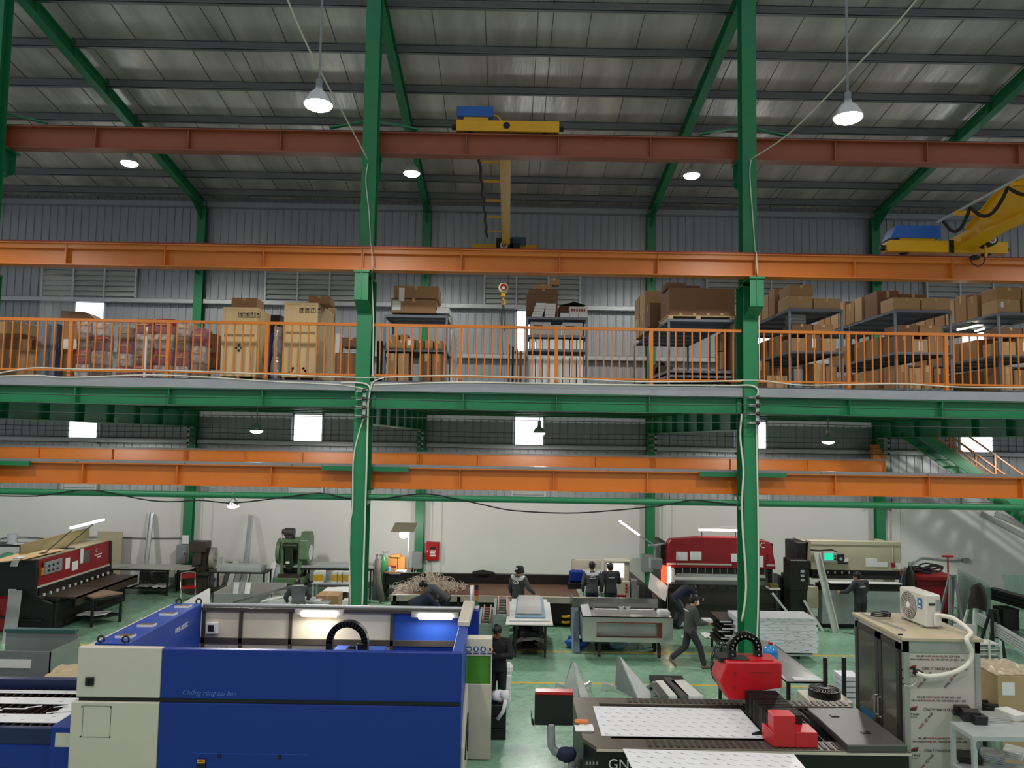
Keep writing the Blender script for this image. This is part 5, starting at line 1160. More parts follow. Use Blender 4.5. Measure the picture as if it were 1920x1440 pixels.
# shavings heap
b = B(); rn = random.Random(77)
for i in range(520):
    u, v = rn.gauss(0, .42), rn.gauss(0, .2)
    if abs(u) > 1.05 or abs(v) > .5: continue
    h = .42*math.exp(-(u/.7)**2-(v/.3)**2)+.06
    c = Vector((-2.15+u, 22.7+v, .85+rn.uniform(0, h))); rr = rn.uniform(.04, .1); a0 = rn.uniform(0, 6)
    ax = Vector((rn.gauss(0, 1), rn.gauss(0, 1), rn.gauss(0, 1))).normalized(); e1 = ax.orthogonal().normalized(); e2 = ax.cross(e1)
    b.tube([c+(e1*math.cos(a0+t*.9)+e2*math.sin(a0+t*.9))*rr+ax*.015*t for t in range(6)], .007, 3)
one(b, 'metal_shavings', mat('shavings', 'd6ccba', .5, .1, var=.3, sc=12), 'heap of curly metal shavings on the left end of the cutting table', 'shavings', kind='stuff')
# cnc console
r = thing('control_console', 'cream control console with a white screen right of the two workers', 'console', (3.35, 23.4, 0), w=True)
a = at(1150, 1126, 23.3)
b = B(); b.box(3.0, 23.3, 0, 3.72, 23.8, 1.05); b.box(3.0, 23.45, 1.05, 3.72, 23.8, 1.62); b.box(2.98, 23.4, 1.6, 3.74, 23.85, 1.66); b.obj('housing', CREAM, r, bevel=.015)
b = B(); b.box(3.05, 23.44, 1.14, 3.56, 23.45, 1.56); b.obj('screen', mat('white_screen', 'ffffff', var=0, em='f2f6ff', ems=1.6), r)
b = B(); b.box(3.03, 23.285, .42, 3.6, 23.3, .66); b.box(3.03, 23.285, .15, 3.6, 23.3, .34); b.obj('red_panel', DRED, r)
text('02', .2, (3.3, 23.28, .46), (R(90), 0, 0), WHITEP, 'panel_letter', r)
b = B()
for i in range(3): b.cyl((3.6, 23.29, .95-.1*i), (3.6, 23.26, .95-.1*i), .035, n=10)
b.obj('button', REDP, r)
b = B(); b.box(3.76, 23.3, .3, 3.95, 23.7, 1.1); b.obj('side_box', GREYP, r, bevel=.02)
b = B(); b.box(1.9, 23.3, 1.0, 2.35, 23.5, 1.35); one(b, 'blue_hood', BLUE, 'blue cutting head cover beside the left worker at the console', 'cover', bevel=.05)
b = B(); b.box(1.86, 23.1, .845, 2.3, 23.6, 1.0); one(b, 'cutting_carriage', BM, 'dark cutting carriage at the right end of the cutting table', 'carriage')
b = B(); b.box(2.0, 23.6, .845, 2.1, 23.7, 1.62); b.box(2.0, 23.55, 1.35, 2.9, 23.75, 1.62); one(b, 'cutter_gantry', CREAM, 'cream arm of the cutting machine behind the workers heads', 'gantry')
# ---- hat worker's trolley with sheets
r = thing('sheet_trolley', 'steel trolley stacked with silver sheets in front of the cutting table', 'trolley', (.6, 19.4, 0), w=True)
b = B(); b.box(.22, 18.9, .82, 1.02, 20.4, .86); b.box(.22, 18.9, .18, 1.02, 20.4, .2); b.obj('deck', DSTEEL, r)
legs(r, [(.26, 18.95), (.98, 18.95), (.26, 20.35), (.98, 20.35)], .84, .06, DSTEEL, .1)
for x, y in ((.26, 18.95), (.98, 18.95), (.26, 20.35), (.98, 20.35)):
    b = B(); b.cyl((x-.02, y, .06), (x+.02, y, .06), .06, n=12); b.obj('caster', RUBBER, r)
for i, (x0, x1, y0, y1, m) in enumerate(((.02, 1.14, 18.5, 21.0, 'w'), (.1, 1.08, 18.75, 21.2, 'w'), (.24, .98, 18.95, 21.3, 'b'), (.28, .9, 19.15, 21.35, 'g'))):
    b = B(); z = .865+.035*i; b.hexa([(x0, y0, z), (x1, y0, z), (x1+.05, y1, z), (x0+.08, y1, z), (x0, y0, z+.025), (x1, y0, z+.025), (x1+.05, y1, z+.025), (x0+.08, y1, z+.025)])
    one(b, 'flat_sheet', {'w': WHITEP, 'b': mat('blue_film', '7da2bd', .4), 'g': mat('film_grey', 'b5b5b3', .4)}[m], 'flat sheet on the trolley by the hat worker, %s from the bottom' % ORD[i], 'sheet')
b = B(); b.lump((.62, 19.4, .45), .3, 12, (1.1, .8, .8)); b.lump((.8, 19.3, .62), .16, 10); one(b, 'black_plastic_bag', BLACK, 'black plastic bag under the sheet trolley top', 'bag', smooth=True)
b = B(); b.crumple(.28, 18.92, .98, 19.4, .32, 8, 6, .03, lambda u, v: .1*math.sin(PI*u), seed=6); one(b, 'grey_cloth', mat('dirty_cloth', '6b6b69', .8), 'crumpled grey cloth on the lower deck of the sheet trolley', 'cloth')
# stacks of steel frames
FR = mat('frame_steel', '9fb0ac', .4, .4, var=.1)
for s, (p0, p1, n) in enumerate(((897, 925, 8), (926, 957, 12))):
    x0, x1 = at(p0, 1170, 19.4).x, at(p1, 1170, 19.4).x; y0 = 19.3 if s else 19.6
    for i in range(n):
        b = B(); z = .075*i+.02; o = .02*((i*3) % 3-1); h = .07
        b.box(x0+o, y0, z, x1+o, y0+.05, z+h); b.box(x0+o, y0+1.9, z, x1+o, y0+1.95, z+h); b.box(x0+o, y0+.05, z, x0+o+.07, y0+1.9, z+h); b.box(x1+o-.07, y0+.05, z, x1+o, y0+1.9, z+h)
        for k in range(6): b.box(x0+o+.07, y0+.3*k+.2, z+.01, x1+o-.07, y0+.3*k+.25, z+.04)
        one(b, 'door_casing', FR, 'galvanised door frame in the %s pile behind the black clad worker, %s from the bottom' % ('right' if s else 'left', ORD[i]), 'frame', 'steel frame piles')
    for i, (xx, m) in enumerate(((x0+.1, DRED), )):
        b = B(); b.box(x0+.08, y0+.1, .075*n+.02, x0+.11, y0+1.8, .075*n+.12); b.box(x1-.11, y0+.1, .075*n+.02, x1-.08, y0+1.8, .075*n+.12); one(b, 'red_strip_pair', mat('pinkish_strip', 'c98a86', .5), 'pair of pinkish strips on top of the %s frame pile' % ('right' if s else 'left'), 'strip')
# ---- stainless counters
a, c = at(1092, 1203, 19.0), at(1262, 1158, 19.0)
r = thing('stainless_counter', 'stainless steel counter on casters in the middle of the floor', 'counter', ((a.x+c.x)/2, 19.4, 0), w=True)
b = B(); x0, x1, z0, z1 = a.x, c.x, a.z, c.z; b.box(x0, 19.0, z0, x1, 19.02, z0+.12); b.box(x0, 19.0, z1-.14, x1, 19.02, z1); b.box(x0, 19.0, z0+.12, x0+.34, 19.02, z1-.14); b.box(x1-.26, 19.0, z0+.12, x1, 19.02, z1-.14); b.box(x0, 19.0, z1-.02, x1, 19.75, z1); b.box(x0, 19.02, z0, x0+.02, 19.75, z1); b.box(x1-.02, 19.02, z0, x1, 19.75, z1); b.box(x0, 19.02, z0, x1, 19.75, z0+.02); b.box(x0+.34, 19.2, z0+.1, x1-.26, 19.21, z1-.1); b.box(x1-.32, 18.97, z0-.05, x1-.02, 19.0, z0); b.obj('body', STAIN, r)
b = B(); b.box(x0+.34, 18.995, z1-.15, x1-.26, 19.0, z1-.13); b.box(x0+.34, 18.995, z0+.11, x1-.26, 19.0, z0+.125); b.box(x1-.34, 19.02, z0+.12, x1-.26, 19.2, z1-.14); b.obj('red_trim', mat('rust_red', '8a3b34', .4, .4), r)
for x in (x0+.42, x1-.32):
    for y in (19.1, 19.65):
        b = B(); b.cyl((x-.03, y, .07), (x+.03, y, .07), .07, n=14); b.box(x-.04, y-.03, .1, x+.04, y+.03, z0); b.obj('caster', DSTEEL, r)
b = B(); b.tube([(x0+.32, 19.5, z1+.07), (x1-.38, 19.5, z1+.07)], .02, 8); b.box(x0+.3, 19.45, z1, x0+.34, 19.55, z1+.1); b.box(x1-.4, 19.45, z1, x1-.36, 19.55, z1+.1); b.obj('rail', STAIN, r)
b = B(); a2, c2 = at(1071, 1195, 19.9), at(1234, 1123, 19.9); b.box(a2.x+.02, 19.9, .3, c2.x, 19.92, c2.z); b.box(a2.x+.02, 19.92, .3, a2.x+.04, 20.6, c2.z); b.box(c2.x-.02, 19.92, .3, c2.x, 20.6, c2.z); b.box(a2.x+.02, 20.58, .3, c2.x, 20.6, c2.z-.15); b.box(a2.x+.02, 19.92, .3, c2.x, 20.6, .32)
r2 = thing('stainless_cabinet', 'second stainless cabinet standing behind the stainless counter', 'cabinet', ((a2.x+c2.x)/2, 20.2, 0), w=True); b.obj('body', mat('stainless_dark', '9a9a96', .25, 1., bump=.06, bsc=3), r2); legs(r2, [(a2.x+.1, 20.0), (c2.x-.1, 20.0), (a2.x+.1, 20.5), (c2.x-.1, 20.5)], .3, .06, DSTEEL)
for i, px in enumerate((1108, 1196)):
    b = B(); p = at(px, 1130, 20.65); b.box(p.x-.02, 20.62, .0, p.x+.02, 20.66, at(px, 1120 if i == 0 else 1098, 20.65).z); one(b, 'upright_tube', STAIN, 'thin steel tube standing behind the stainless cabinet, %s' % ('left' if i == 0 else 'right'), 'tube')
b = B(); p = at(1074, 1165, 19.5); b.hexa([(a2.x-.02, 19.4, .02), (x0-.03, 19.3, .02), (x0-.03, 19.33, .02), (a2.x-.02, 19.43, .02), (a2.x-.02, 19.86, 1.0), (x0-.03, 19.86, 1.0), (x0-.03, 19.88, 1.0), (a2.x-.02, 19.88, 1.0)]); one(b, 'film_sheet', mat('blue_grey_film', '6d7f92', .3, .3, var=.2), 'blue grey film covered sheet leaning at the left of the stainless counter', 'sheet')
a, c = at(1090, 1157, 19.1), at(1109, 1141, 19.1); b = B(); b.hexa([(a.x+.03, 19.05, z1), (c.x, 19.05, z1), (c.x, 19.06, z1), (a.x+.03, 19.06, z1), (a.x, 19.35, z1+.2), (c.x-.05, 19.35, z1+.22), (c.x-.05, 19.36, z1+.22), (a.x, 19.36, z1+.2)]); one(b, 'white_paper', PAPER, 'white paper sheet standing on the left end of the stainless counter', 'paper')
a, c = at(1235, 1162, 19.1), at(1257, 1151, 19.1); b = B(); b.box(a.x, 19.1, z1, c.x, 19.4, z1+.13); one(b, 'white_box', PAPER, 'white box on the right end of the stainless counter', 'box', bevel=.03)
for i, px in enumerate((1165, 1177)):
    p = at(px, 1155, 19.4); b = B(); b.ball((p.x, 19.4, z1+.1), .05, 8, (1.1, 1, 1.3)); b.tube([(p.x-.03, 19.38, z1+.13), (p.x-.06, 19.36, z1+.16)], .018, 6); b.tube([(p.x+.03, 19.38, z1+.13), (p.x+.05, 19.36, z1+.17)], .018, 6); one(b, 'work_glove', PAPER, 'white work glove lying on the counter rail, %s' % ('left' if i == 0 else 'right'), 'glove', smooth=True)
p = fl(1085, 1214)
b = B(); b.lump((p.x-.05, p.y, .1), .24, 12, (1.35, .7, .5)); b.lump((p.x-.2, p.y+.1, .2), .08, 8); one(b, 'blue_bag', mat('blue_bag', '2d74d8', .4), 'bright blue plastic bag on the floor left of counter caster', 'bag', smooth=True)
b = B(); b.lump((p.x+.32, p.y-.02, .1), .17, 10, (1.2, .8, .7)); one(b, 'grey_bag', WRAPM, 'clear grey bag next to the bright blue bag on the floor', 'bag', smooth=True)
p = fl(1158, 1219); b = B(); b.lump((p.x, p.y+.05, .12), .2, 12, (1.2, .8, .65)); one(b, 'clear_blue_bag', mat('pale_blue_bag', '86a9c4', .3, alpha=.75), 'pale blue clear bag under the stainless counter', 'bag', smooth=True)
for i in range(3):
    p = fl(1133, 1219); b = B(); b.box(p.x-.2, p.y, .05*i, p.x+.2+.03*i, p.y+.4, .05*i+.04); one(b, 'black_tray', BLACK, 'flat black tray under the stainless counter, %s from the bottom' % ORD[i], 'tray')
p = fl(1063, 1174); b = B(); b.tube([(p.x+.15*math.cos(t*.5), p.y+.25*math.sin(t*.5), .05+.012*t) for t in range(30)], .035, 7); one(b, 'yellow_hose', YELL, 'coiled yellow hose on the floor left of the stainless cabinet', 'hose', smooth=True)
# ---- red press brake
Yp = 22.9
def XP(px): return at(px, 1050, Yp).x
def ZP(py, px=1350): return at(px, py, Yp).z
r = thing('press_brake', 'red press brake with lit panel at its left end', 'machine', (XP(1350), 23.6, 0), w=True)
b = B(); b.prism([(XP(1249), ZP(1066)), (XP(1454), ZP(1066)), (XP(1454), ZP(1058)), (XP(1448), ZP(1024)), (XP(1442), ZP(1014)), (XP(1392), ZP(1008)), (XP(1312), ZP(1008)), (XP(1258), ZP(1013)), (XP(1253), ZP(1020))], 'y', Yp, Yp+.35); b.obj('ram_cover', DRED, r, bevel=.015)
for p0, p1 in ((1250, 1267), (1269, 1372), (1437, 1453)):
    b = B(); b.box(XP(p0), Yp-.012, ZP(1060), XP(p1), Yp, ZP(1057)); b.obj('white_strip', CREAM, r)
for p0, p1, y0, y1 in ((1268, 1289, 1052, 1036), (1294, 1315, 1051, 1035), (1371, 1386, 1053, 1038), (1424, 1431, 1062, 1041)):
    b = B(); b.box(XP(p0), Yp-.012, ZP(y0), XP(p1), Yp, ZP(y1)); b.obj('paper_notice', PAPER, r)
for px in (1263, 1440):
    b = B(); x = XP(px); b.tube([(x, Yp, ZP(1050)), (x, Yp-.05, ZP(1050)), (x, Yp-.05, ZP(1037)), (x, Yp, ZP(1037))], .015, 6); b.obj('grab_handle', DRED, r)
text('C', .22, (XP(1425), Yp-.01, ZP(1026)), (R(90), 0, 0), WHITEP, 'maker_mark', r)
b = B(); b.box(XP(1266), Yp+.05, ZP(1080), XP(1440), Yp+.2, ZP(1066)); b.obj('punch_rail', DSTEEL, r)
for i in range(12):
    x = XP(1268+14*i); b = B(); b.box(x, Yp-.02, ZP(1076), x+.17, Yp+.06, ZP(1067)); b.obj('punch_holder', BM, r)
    b = B(); b.box(x+.18, Yp-.01, ZP(1075), x+.2, Yp+.04, ZP(1066)); b.obj('holder_gap', STAIN, r)
b = B(); b.box(XP(1267), Yp-.05, ZP(1082), XP(1434), Yp, ZP(1076)); b.obj('punch_bar', STAIN, r)
b = B(); b.box(XP(1267), Yp-.03, ZP(1096), XP(1438), Yp+.1, ZP(1089)); b.obj('die_bar', STEEL, r)
b = B(); b.box(XP(1258), Yp-.05, ZP(1104), XP(1446), Yp+.3, ZP(1096)); b.box(XP(1256), Yp-.02, 0.02, XP(1450), Yp+.3, ZP(1104)); b.box(XP(1254), Yp-.06, .5, XP(1450), Yp-.02, .53); b.obj('lower_bed', mat('bed_brown_black', '3a3532', .5, .3, var=.2), r)
for i in range(8):
    b = B(); x = XP(1290+18*i); b.cyl((x, Yp-.08, ZP(1100)), (x, Yp-.05, ZP(1100)), .035, n=8); b.obj('die_bolt', BLACK, r)
for p0, p1 in ((1242, 1252), (1446, 1455)):
    b = B(); b.prism([(Yp+.05, 0), (Yp+1.3, 0), (Yp+1.3, ZP(1020)), (Yp+.25, ZP(1020)), (Yp+.3, ZP(1070)), (Yp+.3, ZP(1094)), (Yp+.05, ZP(1096))], 'x', XP(p0), XP(p1)); b.obj('side_frame', BM, r)
b = B(); b.box(XP(1240), Yp-.1, ZP(1094), XP(1250), Yp+.05, ZP(1062)); b.obj('red_glow_panel', mat('glow_red_panel', 'd8452c', .4, em='ff5a34', ems=1.5, var=0), r)
b = B(); b.box(XP(1250), Yp-.08, ZP(1094), XP(1256), Yp+.02, ZP(1063)); b.obj('light_tube', mat('warm_tube', 'ffffff', em='ffd9b0', ems=10, var=0), r)
b = B(); b.box(XP(1257), Yp-.06, ZP(1092), XP(1264), Yp, ZP(1068)); b.obj('white_guard', WHITEP, r)
b = B(); b.box(XP(1219), Yp-.1, ZP(1066, 1225), XP(1241), Yp+.2, ZP(1047, 1225)); b.tube([(XP(1228), Yp, ZP(1047)), (XP(1228), Yp, ZP(1024)), (XP(1252), Yp+.2, ZP(1022))], .04, 8); b.box(XP(1216), Yp-.1, ZP(1026), XP(1232), Yp+.1, ZP(1023)); b.obj('control_arm', GREYP, r, bevel=.01)
b = B(); p, q = at(1226, 1022, Yp), at(1198, 1003, Yp); b.tube([p, q], .02, 7); e = b.obj('lamp_stalk', GREYP, r); b = B(); q2 = at(1162, 977, Yp); b.bar(q, q2, .16, .05); b.obj('lamp_head', TUBEE, e)
b = B()
for px in (1319, 1383): b.cyl((XP(px), Yp+.2, ZP(1008)), (XP(px), Yp+.2, ZP(993)), .012, n=6)
e = b.obj('lamp_post', BLACK, r); b = B(); b.box(XP(1313), Yp+.1, ZP(993), XP(1385), Yp+.3, ZP(989)); b.obj('lamp_housing', WHITEP, e); b = B(); b.cyl((XP(1313), Yp+.15, ZP(995)), (XP(1385), Yp+.15, ZP(995)), .03, n=8); b.obj('tube', TUBEE, e)
p = Vector((XP(1350), Yp-.2, ZP(998)))
# grey box on third wall column
a, c = at(1204, 1073, 26.5), at(1225, 1041, 26.5); b = B(); b.box(a.x, 26.5, a.z, c.x, 26.86, c.z); one(b, 'electric_cabinet', GREYP, 'grey electric cabinet on the third wall column behind press brake arm', 'cabinet', bevel=.02)
# sheet lifted at left of press and grey screen behind
q = [at(1216, 1102, 21.6), at(1248, 1128, 21.2), at(1253, 1100, 22.4), at(1219, 1073, 22.6)]
b = B(); b.sheet(*q, .01); one(b, 'perforated_sheet', mat('pale_grey_sheet', 'c2c3c4', .45), 'pale grey sheet tilted at the left of the red press brake', 'sheet')
b = B(); b.hexa([(q[0].x, 22.3, 0), (q[1].x, 21.9, 0), (q[1].x+.05, 22.0, 0), (q[0].x, 22.4, 0), (q[0].x, 22.3, q[0].z-.08), (q[1].x, 21.9, q[1].z-.08), (q[1].x+.05, 22.0, q[1].z-.08), (q[0].x, 22.4, q[0].z-.08)]); one(b, 'sheet_support', DSTEEL, 'dark support stand below the tilted pale sheet', 'stand')
b = B(); a, c = at(1170, 1125, 24.4), at(1204, 1100, 24.4); b.prism([(a.x, 0), (c.x+.2, 0), (c.x+.2, c.z), (a.x+.15, at(1172, 1070, 24.4).z), (a.x, at(1172, 1075, 24.4).z)], 'y', 24.4, 24.45); one(b, 'grey_screen', mat('screen_grey', '6c6c6a', .6), 'dark grey sloped panel behind the control console', 'panel')
# black cabinets between presses
for i, (p0, p1, t, m) in enumerate(((1458, 1463, 1078, GREYP), (1466, 1472, 1083, BM), (1473, 1486, 1077, BM))):
    a, c = at(p0, t, 23.6), at(p1, t, 23.6); b = B(); b.box(a.x, 23.6, 0, c.x, 24.0, a.z); one(b, 'dark_board', m, 'dark upright panel between the two press brakes, %s from the left' % ORD[i], 'panel')
for i, (p, q) in enumerate((((1448, 1112), (1462, 1152)), ((1507, 1125), (1497, 1152)))):
    a = at(*p, 22.3); f = fl(q[0], q[1]+3); b = B(); b.bar((a.x, 22.3, a.z), (f.x, min(f.y, 22.0), 0), .07, .05); one(b, 'white_profile', WHITEP, 'short white profile leaning near the presses, %s' % ('right end of the red one' if i == 0 else 'left of the beige one'), 'profile')
b = B(); a, c = at(1440, 1101, 22.6), at(1459, 1096, 22.6); b.box(a.x, 22.4, a.z-.04, c.x, 22.8, a.z); one(b, 'tool_shelf', WHITEP, 'small white shelf at the right end of red press brake', 'shelf')
b = B(); b.box(a.x+.02, 22.45, a.z, c.x-.03, 22.7, a.z+.1); one(b, 'brass_block', mat('brass_dark', '6f642e', .4, .5), 'small brass coloured block on the shelf of red press brake', 'block')
# ---- beige press brake
Yq = 22.4
def XQ(px): return at(px, 1080, Yq).x
def ZQ(py): return at(1600, py, Yq).z
r = thing('press_brake', 'beige press brake with green screen right of the front column', 'machine', (XQ(1605), 23, 0), w=True)
BEI = mat('beige_paint', 'b9b29a', .5, var=.05)
b = B(); b.box(XQ(1521), Yq, ZQ(1069), XQ(1690), Yq+.4, ZQ(1016)); b.box(XQ(1521), Yq-.015, ZQ(1022), XQ(1690), Yq, ZQ(1015)); b.box(XQ(1674), Yq-.01, ZQ(1069), XQ(1676), Yq, ZQ(1022)); b.obj('ram_cover', BEI, r, bevel=.01)
b = B(); b.box(XQ(1524), Yq+.03, ZQ(1086), XQ(1688), Yq+.25, ZQ(1069)); b.box(XQ(1530), Yq-.03, ZQ(1084), XQ(1688), Yq+.03, ZQ(1078)); b.obj('punch_rail', BM, r)
for i in range(5):
    b = B(); x = XQ(1552+13.4*i); b.cyl((x, Yq, ZQ(1076)), (x, Yq, ZQ(1071)), .025, n=8); b.obj('punch_bolt', STAIN, r)
b = B(); b.box(XQ(1536), Yq-.06, ZQ(1107), XQ(1690), Yq+.3, ZQ(1096)); b.box(XQ(1540), Yq-.02, ZQ(1096), XQ(1688), Yq+.2, ZQ(1092)); b.obj('die_bed', BM, r)
b = B(); b.box(XQ(1540), Yq-.04, .12, XQ(1690), Yq+.3, ZQ(1107)); b.obj('front_cover', GALV, r); b = B(); b.box(XQ(1538), Yq, 0, XQ(1690), Yq+.9, .12); b.obj('foot', BM, r)
for p0, p1 in ((1521, 1527), (1684, 1690)):
    b = B(); b.prism([(Yq+.3, 0), (Yq+1.4, 0), (Yq+1.4, ZQ(1020)), (Yq+.2, ZQ(1020)), (Yq+.35, ZQ(1069)), (Yq+.35, ZQ(1092))], 'x', XQ(p0), XQ(p1)); b.obj('side_frame', BEI, r)
b = B(); b.box(XQ(1500), Yq+.3, ZQ(1090), XQ(1521), Yq+1.2, ZQ(1021)); b.obj('side_cabinet', BM, r, bevel=.02)
b = B(); b.box(XQ(1480), Yq-.1, ZQ(1108), XQ(1513), Yq+.5, ZQ(1051)); e = b.obj('electric_cabinet', BM, r, bevel=.02); b = B()
for i in range(3): b.box(XQ(1498)+.01, Yq-.112, ZQ(1090)+.12*i, XQ(1498)+.12, Yq-.1, ZQ(1090)+.07+.12*i)
b.obj('switch', GALV, e)
b = B(); b.box(XQ(1512), Yq-.05, ZQ(1141), XQ(1533), Yq+.4, ZQ(1101)); b.obj('foot_box', BEI, r, bevel=.01)
b = B(); b.box(XQ(1482), Yq+.0, 0, XQ(1512), Yq+.5, ZQ(1108)); b.obj('cable_box', BLACK, r)
b = B(); b.box(XQ(1541), Yq-.12, ZQ(1053), XQ(1566), Yq-.01, ZQ(1035)); e = b.obj('control_box', GALV, r, bevel=.01)
b = B(); b.box(XQ(1543), Yq-.126, ZQ(1050), XQ(1559), Yq-.12, ZQ(1037)); b.obj('screen', mat('green_screen', '1fc39a', var=.2, em='26d3a6', ems=.9), e)
b = B(); b.cyl((XQ(1563), Yq-.125, ZQ(1042)), (XQ(1563), Yq-.12, ZQ(1042)), .03, n=10); b.cyl((XQ(1563), Yq-.125, ZQ(1048)), (XQ(1563), Yq-.12, ZQ(1048)), .03, n=10); b.obj('button', BLACK, e)
b = B(); b.tube([(XQ(1519), Yq-.05, ZQ(1032)), (XQ(1535), Yq-.06, ZQ(1033)), (XQ(1558), Yq-.06, ZQ(1031)), (XQ(1566), Yq-.06, ZQ(1034)), (XQ(1566), Yq-.06, ZQ(1050))], .025, 7); b.obj('cable', BLACK, r)
b = B(); b.cyl((XQ(1573), Yq-.15, ZQ(1046)), (XQ(1573), Yq, ZQ(1046)), .11, n=16); b.box(XQ(1574), Yq-.1, ZQ(1044), XQ(1581), Yq, ZQ(1039)); b.box(XQ(1571), Yq-.03, ZQ(1058), XQ(1590), Yq, ZQ(1055)); e = b.obj('motor_fan', BLACK, r); b = B(); b.cyl((XQ(1573), Yq-.16, ZQ(1047)), (XQ(1573), Yq-.15, ZQ(1047)), .045, n=12); b.obj('hub', STAIN, e)
for p0, p1, y0, y1 in ((1624, 1645, 1062, 1047), (1645, 1664, 1062, 1053), (1676, 1689, 1066, 1055), (1579, 1591, 1054, 1047)):
    b = B(); b.box(XQ(p0), Yq-.012, ZQ(y0), XQ(p1), Yq, ZQ(y1)); b.obj('paper_notice', PAPER, r)
for px, py in ((1541, 1055), (1674, 1058)):
    b = B(); b.box(XQ(px)-.05, Yq-.06, ZQ(py)-.06, XQ(px)+.05, Yq, ZQ(py)+.06); b.obj('red_switch', DRED, r)
b = B(); z = ZQ(1092)+.02; b.box(XQ(1548), Yq-.35, z, XQ(1680), Yq-.05, z+.02); one(b, 'bent_strip', WHITEP, 'white strip held in the beige press brake by the worker', 'strip')
a = at(1531, 1036, 22.1); f = fl(1546, 1173)
b = B(); b.bar((a.x, 22.1, a.z), (f.x, 21.9, 0), .17, .02, (0, 1, 0)); b.bar((a.x-.08, 22.06, a.z), (f.x-.08, 21.86, 0), .03, .06, (0, 1, 0)); b.bar((a.x+.08, 22.06, a.z), (f.x+.08, 21.86, 0), .03, .06, (0, 1, 0)); one(b, 'long_white_profile', WHITEP, 'long white profile leaning upright on the beige press brake', 'profile')
# ---- red welding machine corner
a, c = at(1712, 1150, 23.2), at(1788, 1078, 23.2)
r = thing('red_parts_bin', 'big dark red bin with cables on top, by the right wall', 'bin', ((a.x+c.x)/2, 23.6, 0), w=True)
b = B(); b.box(a.x+.08, 23.2, .1, c.x-.02, 24.2, c.z-.05); b.box(a.x, 23.12, c.z-.2, c.x+.02, 24.25, c.z); b.obj('body', DRED, r, bevel=.05); b = B(); b.box(a.x+.1, 23.25, 0, c.x-.05, 24.1, .1); b.obj('base', BLACK, r)
b = B(); rn = random.Random(4)
for k in range(7):
    cx, cy, rr = rn.uniform(a.x+.3, c.x-.3), rn.uniform(23.4, 23.9), rn.uniform(.18, .4)
    b.tube([(cx+rr*math.cos(t*.55), cy+rr*.6*math.sin(t*.55), c.z+.03+.05*k*.5+.05*math.sin(t+k)) for t in range(13)], .025, 6)
one(b, 'welding_cable', RUBBER, 'tangled black welding cables on the red bin', 'cable', smooth=True)
b = B(); p = at(1777, 1043, 23.6); b.cyl((p.x, 23.6, c.z), (p.x, 23.6, p.z), .025, n=8); b.cyl((p.x-.16, 23.6, p.z), (p.x+.16, 23.6, p.z), .035, n=8); one(b, 'red_plunger', REDP, 'red T shaped handle standing up from the red bin', 'plunger')
p0 = at(1702, 1100, 23.3)
cylinder(1697, 23.4, BLUEPL, 'blue gas cylinder between the beige press and the red bin', 0, at(1697, 1066, 23.4).z, .11)
cylinder(1705, 23.1, mat('bottle_dark', '33352f', .5), 'dark gas cylinder left of the red bin', 0, at(1705, 1056, 23.1).z, .14)
cable('power_cable', [at(x, y, 27.03) for x, y in ((1700, 1068), (1722, 1050), (1735, 1046), (1780, 1051), (1805, 1050))], .03, GREYP, 'thick grey cable on the right wall ending in a plug box')
b = B(); p = at(1812, 1051, 27.0); b.box(p.x-.12, 26.98, p.z-.07, p.x+.12, 27.09, p.z+.07); one(b, 'socket_box', GREYP, 'small grey socket box on the right part of white wall', 'socket', bevel=.01)
# trestles, glass
def trestle(px, top, foot, Y, lab, m=GREYP, w=.42):
    p = at(px, top, Y); zt = p.z; r = thing('trestle', lab, 'trestle', (p.x, Y, 0)); 
    for s in (-1, 1):
        b = B(); b.bar((s*.06, 0, zt), (s*w/2, -.15, 0), .07, .04); b.obj('leg', m, r); b = B(); b.bar((s*.06, .04, zt), (s*w/2, .5, 0), .07, .04); b.obj('leg', m, r)
    b = B(); b.bar((-w*.34, -.07, zt*.45), (w*.34, -.07, zt*.45), .05, .03); b.box(-.1, -.03, zt-.02, .1, .08, zt+.03); b.obj('cross_bar', m, r); return zt
trestle(1786, 1080, 1160, 22.0, 'grey A shaped trestle before the red bin')
z = trestle(1832, 1105, 1178, 21.0, 'pale A shaped trestle with a black jacket on top', WHITEP)
p = at(1830, 1090, 21.0)
b = B(); rn = random.Random(6); P = []
for j in range(7):
    v = j/6
    for i in range(14):
        t = 2*PI*i/14; P.append((p.x+.05+(.13+.12*v**.7+.03*math.sin(3*t+j))*math.cos(t), 21.02+(.1+.1*v)*math.sin(t), z+.1-.62*v**1.3+.05*math.sin(2*t)))
b.add(P, [(j*14+i, j*14+(i+1) % 14, (j+1)*14+(i+1) % 14, (j+1)*14+i) for j in range(6) for i in range(14)]+[list(range(14))]); one(b, 'black_jacket', mat('old_jacket', '221d1b', .8, var=.3, bump=.5, bsc=15), 'black work jacket hung over the pale trestle', 'jacket', smooth=True)
for i in range(4):
    q0, q1 = fl(1795+4*i, 1150+5*i), fl(1856+5*i, 1195+3*i); zt = [1.35, 1.3, 1.25, 1.2][i]
    d = Vector((.25, .35, zt)); b = B(); b.sheet(q0+Vector((0, .1*i, .02)), q1+Vector((0, .1*i, .02)), q1+d+Vector((0, .1*i, 0)), q0+d+Vector((0, .1*i, 0)), .012)
    one(b, 'glass_sheet', GLASSG, 'green tinted glass sheet leaning beside the trestles, %s from the front' % ORD[i], 'glass')
trestle(1864, 1145, 1200, 19.5, 'dark A shaped trestle at the end of the glass sheets', DSTEEL, .3)
